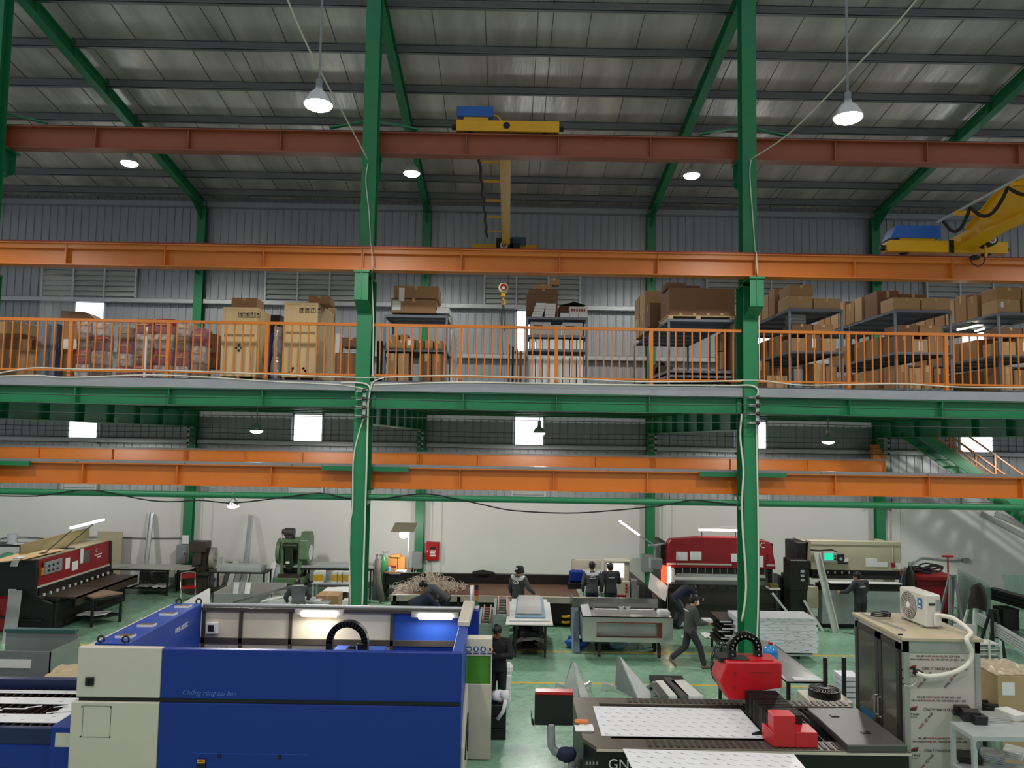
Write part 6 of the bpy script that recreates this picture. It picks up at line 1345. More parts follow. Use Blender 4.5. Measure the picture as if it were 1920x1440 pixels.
for i in range(3):
    a = at(1862, 1128+3*i, 23.5); c = at(1960, 1158+3*i, 21.5); b = B(); b.bar((a.x, 23.6+.15*i, .95-.12*i), (c.x, 21.6+.1*i, .95-.12*i), .3, .09); one(b, 'dark_profile', BM, 'long dark profile at the far right before the wall, %s from the top' % ORD[i], 'profile')
b = B(); q = at(1880, 1160, 22.6); b.box(q.x-.1, 22.4, 0, q.x+.35, 22.9, .6); b.box(q.x+.6, 22.0, 0, q.x+1.0, 22.5, .6); one(b, 'black_support', BLACK, 'black supports under the long dark profiles', 'support')
for i in range(2):
    a = at(1892+20*i, 1128, 25); b = B(); b.sheet((a.x, 25, .0), (a.x+.5, 25, 0), (a.x+.5, 25.3, 1.1), (a.x, 25.3, 1.1), .012); one(b, 'glass_sheet', GLASSG, 'small glass pane at the far right behind dark profiles, %s' % ('left' if i == 0 else 'right'), 'glass')
# stairs at the right
r = thing('steel_stair', 'green steel stair with orange handrail descending at the right', 'stairs', (14.5, 25, 0), w=True)
Ys0, Ys1 = 24.3, 25.3
s0, s1 = at(1722, 822, Ys0), at(1925, 962, Ys0)
sl = (s1.z-s0.z)/(s1.x-s0.x); top = s0; bot = Vector((s0.x+(0-s0.z)/sl, Ys0, 0))
for y in (Ys0, Ys1): b = B(); b.bar((top.x, y, top.z+.2), (bot.x, y, .0), .06, .3); b.obj('stringer', GREEN, r)
n = 26
for i in range(1, n):
    t = i/n; x = top.x+(bot.x-top.x)*t; zz = top.z+.2+(0-top.z-.2)*t
    b = B(); b.box(x-.14, Ys0, zz-.02, x+.14, Ys1, zz+.01); b.obj('tread', GREEN, r)
for y in (Ys0, Ys1):
    b = B()
    for o in (.35, .6, 1.0): b.bar((top.x+.9, y, top.z+.2+.9*sl+o), (bot.x, y, o), .045, .045)
    for i in range(5): x = top.x+1.0+(bot.x-top.x-1)*i/5; zz = top.z+.2+(x-top.x)*sl; b.bar((x, y, zz), (x, y, zz+1.02), .05, .05)
    b.obj('handrail', ORANGE, r)
b = B()
for i in range(2):
    a = at(1840+27*i, 963, 27.05); c = at(1935, 1012-20*i, 27.05); b.bar((a.x, 27.06, a.z), (c.x+2, 27.06, a.z+(c.z-a.z)/(c.x-a.x)*(c.x+2-a.x)), .05, .18, (0, 0, 1))
struct(b.obj('trim_12', mat('wall_trim_grey', '9b9c9c', .6)), 'sloped grey skirting on the wall under the stair')
# ---- insulated panel stack on a cart
PAN = mat('panel_foil_white', 'd9dbe2', .4, var=.06, sc=4)
nt = PAN.node_tree
r = thing('panel_cart', 'low cart under the stack of white insulated panels', 'cart', (at(1445, 1230, 19).x, 19.3, 0), w=True)
xa, xb = at(1386, 1200, 19.0).x, at(1532, 1200, 19.0).x
b = B(); b.box(xa, 19.05, .14, xb-.1, 19.75, .18); b.box(xa, 19.05, .1, xb-.1, 19.1, .18); b.obj('deck', GALV, r)
for x in (xa+.2, xb-.4):
    for y in (19.15, 19.65): b = B(); b.cyl((x-.02, y, .05), (x+.02, y, .05), .05, n=12); b.obj('caster', RUBBER, r)
vein = mat('film_print_dark', '4a4a5a', .5)
for i in range(11):
    z = .185+.075*i; o = random.uniform(-.04, .04); e = .0 if i < 9 else -.04
    pn = thing('insulated_board', 'white filmed insulated panel in the cart stack behind the column, %s from the bottom' % ORD[i], 'panel', ((xa+xb)/2+o+.0, 19.4, z), 0, 'white panel stack')
    h = (xb-xa)/2+.02; b = B(); b.box(-h, -.4, 0, h, .4, .07); b.m = 1
    rn = random.Random(i)
    for k in range(9): x = -h+.1+rn.uniform(0, 2*h-.25); b.bar((x, -.4015, .035+rn.uniform(-.02, .02)), (x+rn.uniform(.05, .12), -.4015, .035+rn.uniform(-.025, .025)), .004, .006)
    b.obj('core', [PAN, vein], pn)
xa2, xb2 = at(1352, 1190, 19.3).x, at(1384, 1190, 19.3).x
for i in range(7):
    b = B(); z = .3+.085*i; o = .06*(i % 3); b.box(xa2-.02+o, 19.3+.1*(i % 2), z, xb2+.1, 20.3, z+.05); b.m = 1; b.box(xa2-.03+o, 19.28+.1*(i % 2), z+.01, xa2+.25+o, 19.3+.1*(i % 2), z+.04)
    one(b, 'black_edged_board', [BLACK, PAPER], 'black edged panel offcut at the left of the panel stack, %s from the bottom' % ORD[i], 'panel', 'dark offcuts')
bench(xa2-.05, xb2+.1, 19.3, 20.2, .3, 'low dark pallet table carrying the black edged offcuts', name='low_table', th=.05)
b = B(); p = fl(1332, 1193); b.crumple(p.x-.2, p.y-.25, p.x+.25, p.y+.3, .02, 6, 5, .015, seed=40); one(b, 'white_scrap', PAPER, 'white paper scrap on the floor left of the panel stack', 'paper')
b = B(); p = fl(1285, 1195); b.crumple(p.x-.1, p.y-.1, p.x+.1, p.y+.1, .02, 4, 4, .015, seed=41); one(b, 'white_scrap', PAPER, 'tiny white scrap on the floor behind the walking man', 'paper')
# aluminium profiles on a rack, right
r = thing('profile_rack', 'white metal rack of aluminium offcuts at the right edge', 'rack', (9.9, 19.3, 0), w=True)
a, c = at(1834, 1228, 18.6), at(1876, 1200, 18.6)
b = B(); b.box(a.x, 18.6, .15, c.x, 19.6, .2)
for x in (a.x, (a.x+c.x)/2, c.x): b.box(x-.02, 18.58, .1, x+.02, 18.62, .65)
b.box(a.x, 19.55, .15, c.x, 19.6, .8); b.obj('frame', WHITEP, r)
for i in range(9):
    b = B(); b.box(a.x+.03*(i % 3), 18.65, .21+.04*i, c.x-.04*(i % 4), 18.95+.05*(i % 3), .24+.04*i); one(b, 'aluminium_offcut', [GALV, STEEL, WHITEP][i % 3], 'aluminium offcut on the white metal rack, %s from the bottom' % ORD[i], 'offcut', 'aluminium offcuts')
for i in range(5):
    p = at(1835, 1186+3*i, 20.6); q = at(1935, 1222+3.2*i, 17.6); b = B(); b.bar((p.x, 20.6, .85-.06*i), (q.x, 17.6, .8-.06*i), .09, .045); one(b, 'aluminium_profile', GALV, 'long aluminium profile sloping to the right edge, %s from the top' % ORD[i], 'profile', 'long aluminium profiles')
# ================================================================ PEOPLE
def V(*a): return Vector(a)
def cap(b, p, q, r0, r1, n=12):
    b.tube([p, Vector(p).lerp(Vector(q), .5), q], [r0, (r0+r1)/2, r1], n); b.ball(p, r0, n); b.ball(q, r1, n)
def loft(b, rings, lat, n=20):   # rings: (centre, half width, half depth); lat: sideways axis
    vs = []; k = len(rings)
    for i, (c, a, d) in enumerate(rings):
        t = (rings[min(i+1, k-1)][0]-rings[max(i-1, 0)][0]).normalized(); l = (lat-t*lat.dot(t)).normalized(); f = t.cross(l)
        for j in range(n):
            u = 2*PI*j/n; cu, su = math.cos(u), math.sin(u)
            vs.append(c+l*a*math.copysign(abs(cu)**.8, cu)+f*d*math.copysign(abs(su)**.8, su))
    b.add(vs, [(i*n+j, i*n+(j+1) % n, (i+1)*n+(j+1) % n, (i+1)*n+j) for i in range(k-1) for j in range(n)]+[list(range(n))[::-1], [(k-1)*n+j for j in range(n)]])
def fuse(o, vox, it=3, fac=.5):
    m = o.modifiers.new('fuse', 'REMESH'); m.mode = 'VOXEL'; m.voxel_size = vox; m.use_smooth_shade = True
    s = o.modifiers.new('smooth', 'SMOOTH'); s.iterations = it; s.factor = fac
    return o
DEF = dict(pelvis=(0, 0, .93), chest=(0, .0, 1.3), neck=(0, -.01, 1.46), head=(0, .02, 1.6),
           shL=(-.19, 0, 1.41), elL=(-.26, -.03, 1.12), wrL=(-.25, .08, .88), shR=(.19, 0, 1.41), elR=(.26, -.03, 1.12), wrR=(.25, .08, .88),
           hipL=(-.09, 0, .9), knL=(-.1, .03, .49), anL=(-.1, -.02, .08), hipR=(.09, 0, .9), knR=(.1, .03, .49), anR=(.1, -.02, .08))
def person(lab, loc, rz, J=None, jacket=None, trousers=None, yoke=None, skin=None, hair='short', look=(0, 1, 0), toeL=(0, 1, 0), toeR=(0, 1, 0), mask=False, hat=False, back=None, shoe=None, curl=.6, sandals=False, hs=1.):
    P = {k: Vector(v) for k, v in DEF.items()}
    for k, v in (J or {}).items(): P[k] = Vector(v)
    skin = skin or SKIN; shoe = shoe or BLACK
    r = thing('person', lab, 'person', loc, R(rz))
    lat = (P['shR']-P['shL']).normalized(); lath = (P['hipR']-P['hipL']).normalized()
    up = (P['head']-P['neck']).normalized(); lk = Vector(look).normalized(); lk = (lk-up*lk.dot(up)*.3).normalized(); sd = lk.cross(Vector((0, 0, 1)));  sd = (sd if sd.length > .2 else Vector((1, 0, 0))).normalized(); hu = sd.cross(lk).normalized()
    H = P['head']
    # ---- body, one fused surface
    b = B()
    cap(b, P['neck']-(up*.06), H-hu*.06-lk*.01, .056, .052)
    b.ball(H+hu*.03-lk*.01, .098, 16, (.85, .98, 1.0)) if abs(lk.y) > .7 else b.ball(H+hu*.03-lk*.01, .098, 16, (.98, .85, 1.0))
    cap(b, H-hu*.02+lk*.025, H-hu*.085+lk*.055, .07, .042)
    cap(b, H+lk*.085+hu*.01, H+lk*.112-hu*.028, .011, .016, 8)
    b.ball(H+lk*.09-hu*.066, .02, 8, (1, 1, .6))
    for s in (-1, 1):
        b.ball(H+sd*s*.085-hu*.012-lk*.012, .026, 8, (.55, .7, 1.1)); b.ball(H+lk*.08+sd*s*.035+hu*.025, .017, 8)
    loft(b, [(P['pelvis']-(P['chest']-P['pelvis']).normalized()*.06, .14, .1), (P['pelvis'], .155, .105), (P['pelvis'].lerp(P['chest'], .45), .13, .09), (P['chest'], .155, .105), (P['chest'].lerp(P['neck'], .6), .15, .085), (P['neck'], .06, .055)], lat)
    for s in 'LR':
        cap(b, P['sh'+s], P['el'+s], .052, .042); cap(b, P['el'+s], P['wr'+s], .042, .027); cap(b, P['sh'+s], P['chest'].lerp(P['neck'], .7), .055, .06)
        cap(b, P['hip'+s], P['kn'+s], .082, .056); cap(b, P['kn'+s], P['an'+s], .052, .036)
        t = Vector(toeL if s == 'L' else toeR).normalized(); cap(b, P['an'+s]-t*.03-V(0, 0, .03), P['an'+s]+t*.15-V(0, 0, .05), .036, .026)
        # hand: palm, four fingers of different lengths and a thumb
        d = (P['wr'+s]-P['el'+s]).normalized(); sg = -1 if s == 'L' else 1
        n_ = (lat*sg - d*(lat*sg).dot(d)); n_ = (n_ if n_.length > .15 else Vector((0, 0, 1))-d*d.z).normalized()   # back of the hand
        w = d.cross(n_).normalized()
        if w.y < 0 and abs(w.y) > .3: w = -w
        pal = P['wr'+s]+d*.05
        for k in range(4):
            kn = P['wr'+s]+d*.088+w*(.03-.02*k); cap(b, P['wr'+s]+d*.01+w*(.015-.01*k), kn, .014, .0115, 8)
            L = (.068, .077, .072, .056)[k]; c1 = kn+(d*math.cos(curl*.5)-n_*math.sin(curl*.5))*L*.5; c2 = c1+(d*math.cos(curl*1.5)-n_*math.sin(curl*1.5))*L*.55
            cap(b, kn, c1, .0105, .009, 8); cap(b, c1, c2, .009, .0075, 8)
        th0 = P['wr'+s]+d*.03+w*.03; th1 = th0+d*.035+w*.03-n_*.012; cap(b, P['wr'+s]+d*.015+w*.012, th0, .015, .014, 8); cap(b, th0, th1, .013, .011, 8); cap(b, th1, th1+d*.03-n_*.01, .011, .009, 8)
    fuse(b.obj('body', skin, r), .0075, 4)
    # ---- face details
    for s in (-1, 1):
        b = B(); b.ball(H+lk*.088+sd*s*.034+hu*.022, .0095, 8); b.obj('eye', BLACK, r, True)
        b = B(); b.bar(H+lk*.098+sd*s*.052+hu*.042, H+lk*.1+sd*s*.02+hu*.045, .009, .007); b.obj('eyebrow', HAIR, r)
    if mask:
        b = B(); b.ball(H+lk*.075-hu*.045, .068, 12, (.9, .9, .85)); b.obj('face_mask', PAPER, r, True)
        b = B()
        for s in (-1, 1): b.tube([H+lk*.09+sd*s*.055-hu*.03, H+sd*s*.092-hu*.0], .004, 5)
        b.obj('mask_strap', PAPER, r)
    else:
        b = B(); b.bar(H+lk*.106-hu*.066-sd*.022, H+lk*.106-hu*.066+sd*.022, .006, .007); b.obj('mouth', mat('lips', '7d4a3d', .5), r)
    if hat:
        b = B(); c = H+hu*.035-lk*.01; b.lathe(c, [(.135, -.035), (.118, .0), (.108, .04), (.104, .09), (.07, .108), (.0, .11)], 22, hu); b.lathe(c, [(.15, -.06), (.135, -.03), (.1, .0)], 22, hu); b.obj('bucket_hat', BLKCL, r, True)
        b = B(); b.cb(c+Vector(hat)*.113+hu*.04, (.06, .06, .05)); b.obj('hat_badge', PAPER, r)
        b = B(); b.ball(H-lk*.035-hu*.02, .085, 12, (1, 1, .9)); b.obj('hair', HAIR, r, True)
    else:
        b = B(); b.ball(H+hu*.045-lk*.022, .107, 16, (.93, .97, .92)); b.ball(H+hu*.0-lk*.045, .085, 12, (1.02, .95, 1.0)); b.ball(H+hu*.075+lk*.03, .07, 12)
        rn = random.Random(int(loc[0]*100))
        for i in range(26):
            a0 = rn.uniform(0, 6.3); e = rn.uniform(-.1, 1.3); dd = (sd*math.cos(a0)*math.cos(e)-lk*math.sin(a0)*math.cos(e)*.9+hu*math.sin(e)); c = H+hu*.04-lk*.02+dd*.095
            if (c-H).dot(lk) > .055: continue
            cap(b, c-dd*.006, c+dd*.006+hu*.004, .019, .012, 6)
        fuse(b.obj('hair', HAIR, r), .009, 2)
    # ---- trousers
    b = B(); ax = (P['chest']-P['pelvis']).normalized()
    loft(b, [(P['pelvis']-ax*.09, .15, .115), (P['pelvis'], .172, .125), (P['pelvis']+ax*.09, .15, .11)], lath)
    for s in 'LR':
        cap(b, P['hip'+s], P['kn'+s], .102, .078); e = P['kn'+s].lerp(P['an'+s], .92); cap(b, P['kn'+s], e, .076, .066)
    fuse(b.obj('trousers', trousers or TROU, r), .012, 3)
    # ---- shoes
    for s in 'LR':
        t = Vector(toeL if s == 'L' else toeR).normalized(); a = P['an'+s]; b = B()
        cap(b, a-t*.035-V(0, 0, .035), a+t*.07-V(0, 0, .042), .046, .04); cap(b, a+t*.07-V(0, 0, .042), a+t*.16-V(0, 0, .05), .042, .03)
        fuse(b.obj('shoe', shoe, r), .009, 2)
    # ---- jacket
    jm = jacket or GJACK
    b = B(); C = P['chest']; Pn = P['pelvis']; N_ = P['neck']
    R_ = [(Pn-ax*.07, .185, .135), (Pn+ax*.02, .18, .135), (Pn.lerp(C, .45), .165, .125), (C, .195, .135), (C.lerp(N_, .55), .185, .115), (C.lerp(N_, .85), .11, .09), (N_+up*.015, .07, .07)]
    loft(b, R_, lat)
    for s in 'LR':
        cap(b, C.lerp(N_, .6), P['sh'+s], .085, .072); cap(b, P['sh'+s], P['el'+s], .076, .064); cap(b, P['el'+s], P['el'+s].lerp(P['wr'+s], .93), .064, .047)
    j = fuse(b.obj('jacket', jm, r), .011, 3)
    if yoke:
        b = B(); loft(b, [(C.lerp(N_, .38), .196, .128), (C.lerp(N_, .6), .19, .12), (C.lerp(N_, .9), .105, .092)], lat)
        for s in 'LR': cap(b, C.lerp(N_, .62), P['sh'+s].lerp(C.lerp(N_, .6), .05), .085, .079)
        fuse(b.obj('jacket_yoke', yoke, r), .01, 2)
    f = lat.cross(ax).normalized()
    if f.dot(lk) > 0 and abs(f.dot(lk)) > .2 and False: f = -f
    bk = -f if Vector((0, 1, 0)).dot(f) > 0 else f       # backwards direction in the person's own frame (front is +Y)
    if back == 'logo':
        b = B(); c = C+ax*-.02+bk*.142
        for i in range(9):
            t0, t1 = PI*i/9, PI*(i+1)/9; b.bar(c+lat*.075*math.cos(t0)+ax*.075*math.sin(t0), c+lat*.075*math.cos(t1)+ax*.075*math.sin(t1), .014, .014)
        b.bar(c-lat*.06-ax*.0, c+lat*.05-ax*.0, .02, .02); b.bar(c-lat*.04+ax*.015, c+lat*.0+ax*.04, .012, .012); b.obj('back_logo', PAPER, r)
    elif back == 'line':
        b = B(); c = C+ax*.02+bk*.142
        for i in range(9): x = -.085+.019*i; b.cb(c+lat*x, (.014, .014, .02 if i % 3 else .026))
        b.obj('back_lettering', PAPER, r)
    elif back == 'stripe':
        b = B(); b.bar(C+ax*.06+bk*.135-lat*.14, C+ax*.06+bk*.135+lat*.14, .015, .02); b.obj('reflective_stripe', PAPER, r)
    return r
# hat worker by the trolley
p = fl(972, 1173)
person('worker in a black bucket hat and white shouldered jacket reaching for trolley sheets', (p.x-.02, 21.62, 0), -32, dict(elR=(.33, .0, 1.16), wrR=(.4, .18, 1.0), elL=(-.27, -.02, 1.12), wrL=(-.26, .08, .9), head=(.01, .04, 1.59)), jacket=GJACK, yoke=LGREY, hat=(-.3, -1, 0), look=(.75, .65, 0), back='logo', trousers=TROU)
# two workers at the console
person('worker from behind in white shouldered jacket with round back logo at the console', (2.5, 22.55, 0), 0, dict(elR=(.28, -.02, 1.15), wrR=(.25, .05, .9)), jacket=GJACK, yoke=LGREY, back='logo', trousers=NAVY, look=(.1, 1, -.1))
person('worker from behind in plain dark jacket with a line of lettering at the console', (3.05, 22.6, 0), 6, dict(elR=(.28, .1, 1.14), wrR=(.2, .32, 1.12), head=(-.01, .05, 1.55), chest=(0, .02, 1.27)), jacket=DJACK, back='line', look=(-.15, 1, -.25))
b = B(); b.ball((2.82, 22.62, .78), .075, 10, (1, 1, .8)); one(b, 'green_glove', mat('green_glove', '79a98c', .7), 'pale green glove in the hand of the worker with white shoulders', 'glove', smooth=True)
# worker bending into the red press
person('worker in navy top bending low into the left end of red press brake', (4.92, 22.15, 0), -70, dict(pelvis=(0, -.12, .82), hipL=(-.09, -.12, .8), hipR=(.09, -.12, .8), chest=(0, .22, 1.04), neck=(0, .36, 1.08), head=(0, .48, 1.02), shL=(-.19, .3, 1.06), shR=(.19, .3, 1.06), elL=(-.26, .45, .85), wrL=(-.2, .62, .8), elR=(.26, .45, .85), wrR=(.2, .62, .8), knL=(-.12, .12, .46), knR=(.12, .1, .46), anL=(-.12, -.08, .08), anR=(.12, -.1, .08)), jacket=NAVY, trousers=mat('grey_jeans', '474c50', .8), look=(0, .8, -.6))
# walking man
p = fl(1294, 1252)
person('man in dark work clothes and a white face mask walking to the right', (p.x, p.y, 0), -84, dict(pelvis=(0, .0, .88), hipL=(-.09, .0, .86), hipR=(.09, .0, .86), chest=(0, .03, 1.25), neck=(0, .05, 1.41), head=(0, .1, 1.54), shL=(-.19, .02, 1.35), shR=(.19, .04, 1.35), elL=(-.24, .06, 1.06), wrL=(-.2, .3, 1.02), elR=(.25, .1, 1.07), wrR=(.17, .34, 1.05), knR=(.1, .2, .48), anR=(.1, .3, .085), knL=(-.1, -.08, .46), anL=(-.1, -.42, .2)), jacket=mat('dark_olive_grey', '4c4c4b', .8, bump=.3, bsc=20), trousers=mat('trousers_slate', '2d2e33', .8), toeL=(0, .65, -.75), toeR=(0, 1, 0), mask=True, look=(-.1, 1, -.1), back='stripe', shoe=mat('pale_shoe', '77695c', .6))
pw = Vector((p.x, p.y, 0))
b = B(); b.box(p.x+.28, p.y-.12, 1.06, p.x+.5, p.y+.12, 1.12); one(b, 'held_papers', PAPER, 'white papers carried by the walking man', 'paper')
# worker at the beige press
p = at(1614, 1100, 21.7)
person('worker in a charcoal jacket at the beige press brake holding the white strip', (p.x, 21.72, 0), 18, dict(head=(-.02, .1, 1.55), neck=(0, .06, 1.43), chest=(0, .04, 1.27), elL=(-.36, .1, 1.16), wrL=(-.42, .3, 1.1), elR=(.28, .12, 1.12), wrR=(.2, .34, 1.08)), jacket=DJACK, back='line', look=(-.55, .8, -.3), trousers=TROU)
# black clad worker
p = at(934, 1170, 14.95)
person('worker in black clothes looking down beside the cream safety screen', (p.x, 14.95, 0), 168, dict(head=(0, .09, 1.6), neck=(0, .02, 1.47), elL=(-.27, .06, 1.16), wrL=(-.06, .28, 1.2), elR=(.28, .04, 1.16), wrR=(.1, .3, 1.2)), jacket=BLKCL, trousers=mat('black_trousers', '0f0f10', .8), skin=SKIND, look=(.1, .8, -.55))
b = B(); b.cb((p.x-.02, 14.56, 1.24), (.16, .1, .012), (.4, 0, .1)); one(b, 'phone', BLACK, 'dark phone held by the black clad worker', 'phone')
# bending workers behind the blue machine
person('worker in a grey jacket bending over frame parts behind the blue machine', (at(560, 1110, 20.3).x, 20.3, 0), 18, dict(pelvis=(0, -.1, .92), hipL=(-.09, -.1, .9), hipR=(.09, -.1, .9), chest=(0, .18, 1.2), neck=(0, .31, 1.29), head=(0, .43, 1.31), shL=(-.19, .24, 1.24), shR=(.19, .24, 1.24), elL=(-.3, .4, 1.0), wrL=(-.26, .55, .86), elR=(.3, .4, 1.0), wrR=(.26, .55, .86)), jacket=GJACK, back='stripe', look=(0, .7, -.7))
bend = dict(pelvis=(0, -.22, .9), hipL=(-.09, -.22, .88), hipR=(.09, -.22, .88), chest=(0, .16, 1.13), neck=(0, .31, 1.15), head=(0, .43, 1.13), shL=(-.19, .24, 1.12), shR=(.19, .24, 1.12), elL=(-.26, .34, .86), wrL=(-.2, .5, .7), elR=(.26, .34, .86), wrR=(.2, .5, .7), knL=(-.1, -.05, .48), knR=(.1, -.05, .48), anL=(-.1, -.15, .08), anR=(.1, -.15, .08))
person('worker with black hair and grey jacket bending to the left behind the blue machine', (at(822, 1120, 21.2).x, 21.2, 0), 82, dict(bend, head=(0, .42, 1.22), neck=(0, .31, 1.19)), jacket=GJACK, look=(0, .75, -.5))
person('worker in a navy jacket stooping beside the grey jacketed one', (at(790, 1130, 20.6).x, 20.6, 0), -60, dict(bend, chest=(0, .14, 1.02), neck=(0, .28, 1.0), head=(0, .4, .95), shL=(-.19, .2, 1.0), shR=(.19, .2, 1.0)), jacket=NAVY, look=(0, .6, -.8))
# ================================================================ NEAR OBJECTS
# ---- big blue enclosed laser cutter
YN = 11.53
fa, fb = at(146, 1232, YN), at(866, 1240, YN)
xl, xr, zt = fa.x, fb.x, 2.1
xw = at(303, 1240, YN).x                     # cream / blue seam
lc = thing('laser_cutting_machine', 'big blue and cream enclosed laser cutter filling the lower left', 'machine', ((xl+xr)/2, 13, 0), w=True)
IB = mat('blue_inner_paint', '23479f', .45, var=.08)
zs = at(500, 1316, YN).z
b = B(); b.box(xw, YN, zs+.03, xr, YN+.1, zt); b.obj('upper_front_panel', BLUE, lc, bevel=.008)
b = B(); b.box(xl, YN, zs+.03, xw-.006, YN+.1, zt+.01); b.obj('upper_corner_panel', CREAM, lc, bevel=.01)
b = B(); b.box(xl+.03, YN+.03, zs-.04, xr-.02, YN+.1, zs+.03); b.obj('shadow_gap', BLACK, lc)
b = B(); b.box(xw, YN, .05, xr-.02, YN+.1, zs-.035); b.obj('lower_front_panel', BLUE, lc, bevel=.008)
b = B(); b.box(xl-.05, YN-.02, .05, xw-.006, YN+.1, zs-.03); e = b.obj('lower_corner_panel', CREAM, lc, bevel=.01)
a, c = at(153, 1382, YN-.022), at(209, 1324, YN-.022); t = .004
b = B(); b.box(a.x, YN-.024, a.z, c.x, YN-.021, a.z+t); b.box(a.x, YN-.024, c.z-t, c.x, YN-.021, c.z); b.box(a.x, YN-.024, a.z, a.x+t, YN-.021, c.z); b.box(c.x-t, YN-.024, a.z, c.x, YN-.021, c.z); b.obj('access_hatch_outline', DSTEEL, e)
b = B()
for px, py in ((154, 1325), (208, 1326), (151, 1381), (206, 1382)): p = at(px, py, YN-.02); b.cyl((p.x, YN-.026, p.z), (p.x, YN-.02, p.z), .012, n=8)
b.obj('screw', DSTEEL, e)
p = at(169, 1277, YN)
b = B(); b.box(p.x-.062, YN-.03, p.z-.062, p.x+.062, YN, p.z+.062); s = b.obj('isolator_switch', BLACK, lc, bevel=.008); b = B(); b.cyl((p.x, YN-.055, p.z), (p.x, YN-.03, p.z), .035, n=14); b.box(p.x-.008, YN-.075, p.z-.035, p.x+.008, YN-.05, p.z+.035); b.obj('knob', BLACK, s)
HW = mat('chalk_blue', '4f6fb8', .6)
text('Chống rung tại bàn', .1, at(341, 1302, YN-.004), (R(90), R(.8), 0), HW, 'handwriting', lc, shear=.3)
p = at(378, 1430, YN); b = B(); b.box(p.x-.06, YN-.02, p.z-.2, p.x+.06, YN, p.z+.05); e = b.obj('door_latch', BLACK, lc); b = B(); b.box(p.x-.055, YN-.024, p.z, p.x+.055, YN-.02, p.z+.055); b.obj('yellow_label', YELL, e)
b = B(); b.box(p.x-.04, YN-.026, p.z+.02, p.x+.04, YN-.024, p.z+.026); b.box(p.x-.02, YN-.026, p.z+.036, p.x+.02, YN-.024, p.z+.043); b.obj('label_print', BLACK, e)
for px, py in ((411, 1417), (524, 1419)):
    q = at(px, py, YN); b = B(); b.box(q.x-.02, YN-.015, q.z-.03, q.x+.02, YN, q.z+.03); b.obj('door_catch', BLACK, lc)
a, c = at(360, 1412, YN), at(577, 1415, YN); b = B(); b.box(a.x, YN-.003, a.z-.003, c.x, YN, a.z+.003); b.obj('door_seam', mat('blue_seam', '2c56b8', .4), lc)
q = at(632, 1290, YN); b = B(); b.box(q.x-.003, YN-.002, zs+.04, q.x+.003, YN, zt-.01); b.obj('panel_seam', mat('blue_seam_dark', '08245f', .4), lc)
zt = 2.05
# left wing
YBK = 14.55
ztf = zt
xi = at(378, 1150, YBK).x; xo = xl-.0
b = B(); b.box(xl+.1, YN+.25, .1, xi, YBK, zt+.06); b.obj('left_wing', mat('blue_wing_lit', '21449f', .42, var=.06), lc, bevel=.012)  # lighter copy of the machine blue; reflected light is put into the colour
b = B(); b.box(xl, YN+.1, .1, xl+.1, YBK+.05, zt+.02); b.obj('left_side_panel', CREAM, lc)
for i, y in enumerate((12.05, 12.75, 13.55, 14.15)):
    b = B(); b.box(xl+.28, y, zt+.06, xl+.52, y+.13, zt+.09); e = b.obj('hatch_plate', mat('copper_plate', '6f5647', .5, .3), lc); b = B(); b.box(xl+.27, y-.01, zt+.06, xl+.53, y, zt+.092); b.box(xl+.52, y, zt+.06, xl+.53, y+.14, zt+.092); b.obj('plate_rim', WHITEP, e)
for x, y in ((xl+.18, YN+.28), (xi-.06, YN+.28), (xl+.2, YBK-.05), (xi-.05, YBK-.03)):
    b = B(); b.tube([(x+.05*math.cos(t), y, zt+.1+.05*math.sin(t)) for t in [k*PI/6 for k in range(13)]], .014, 7); b.cyl((x, y, zt+.03), (x, y, zt+.06), .03, n=8); b.obj('lifting_eye', BLACK, lc)
text('HPS-3015C', .115, (xi+.004, 13.4, 1.84), (R(90), 0, R(90)), WHITEP, 'model_lettering', lc, shear=.25)
# rear wall of the pit
xm = at(735, 1180, YBK).x
b = B(); b.box(xi, YBK, .2, xm, YBK+.05, zt-.02); b.obj('rear_wall_panel', CREAM, lc); b = B(); b.box(xm, YBK, .2, xr-.15, YBK+.05, zt-.02); b.obj('rear_blue_panel', IB, lc)
b = B()
for px in (382, 452, 545, 735): x = at(px, 1180, YBK).x; b.box(x-.03, YBK-.04, .2, x+.03, YBK, zt-.03)
z1 = at(600, 1203, YBK).z; b.box(xi, YBK-.04, z1-.05, xr-.15, YBK-.0, z1+.05); b.box(xi, YBK-.06, zt-.06, xr-.1, YBK+.06, zt); b.obj('rear_frame', mat('frame_dark_grey', '57524c', .4, .5), lc)
b = B(); b.tube([(xi, YBK+.08, zt+.02), (xr-.1, YBK+.08, zt+.02), (xr+.0, YBK+.08, zt+.1), (xr+.0, YBK+.08, zt+.45)], .035, 8); b.obj('cable_pipe', GALV, lc, True)
for p0, p1, py in ((567, 632, 1148), (786, 848, 1153)):
    a, c = at(p0, py, YBK-.12), at(p1, py, YBK-.12)
    b = B(); b.box(a.x-.14, YBK-.14, a.z-.04, c.x+.12, YBK-.04, a.z+.05); e = b.obj('work_lamp', GREYP, lc); b = B(); b.cyl((a.x, YBK-.17, a.z-.02), (c.x, YBK-.17, a.z-.02), .042, n=12); b.obj('tube', TUBEE, e)
    lamp('AREA', ((a.x+c.x)/2, YBK-.25, a.z-.06), 14, c.x-a.x, (1, .93, .8), (R(-20), 0, 0), .08)
a, c = at(386, 1188, YBK-.06), at(409, 1167, YBK-.06); b = B(); b.box(a.x, YBK-.1, a.z, c.x, YBK, c.z); e = b.obj('camera_box', WHITEP, lc, bevel=.01); b = B(); b.box(a.x+.05, YBK-.105, a.z+.05, c.x-.06, YBK-.1, c.z-.04); b.obj('box_window', DSTEEL, e)
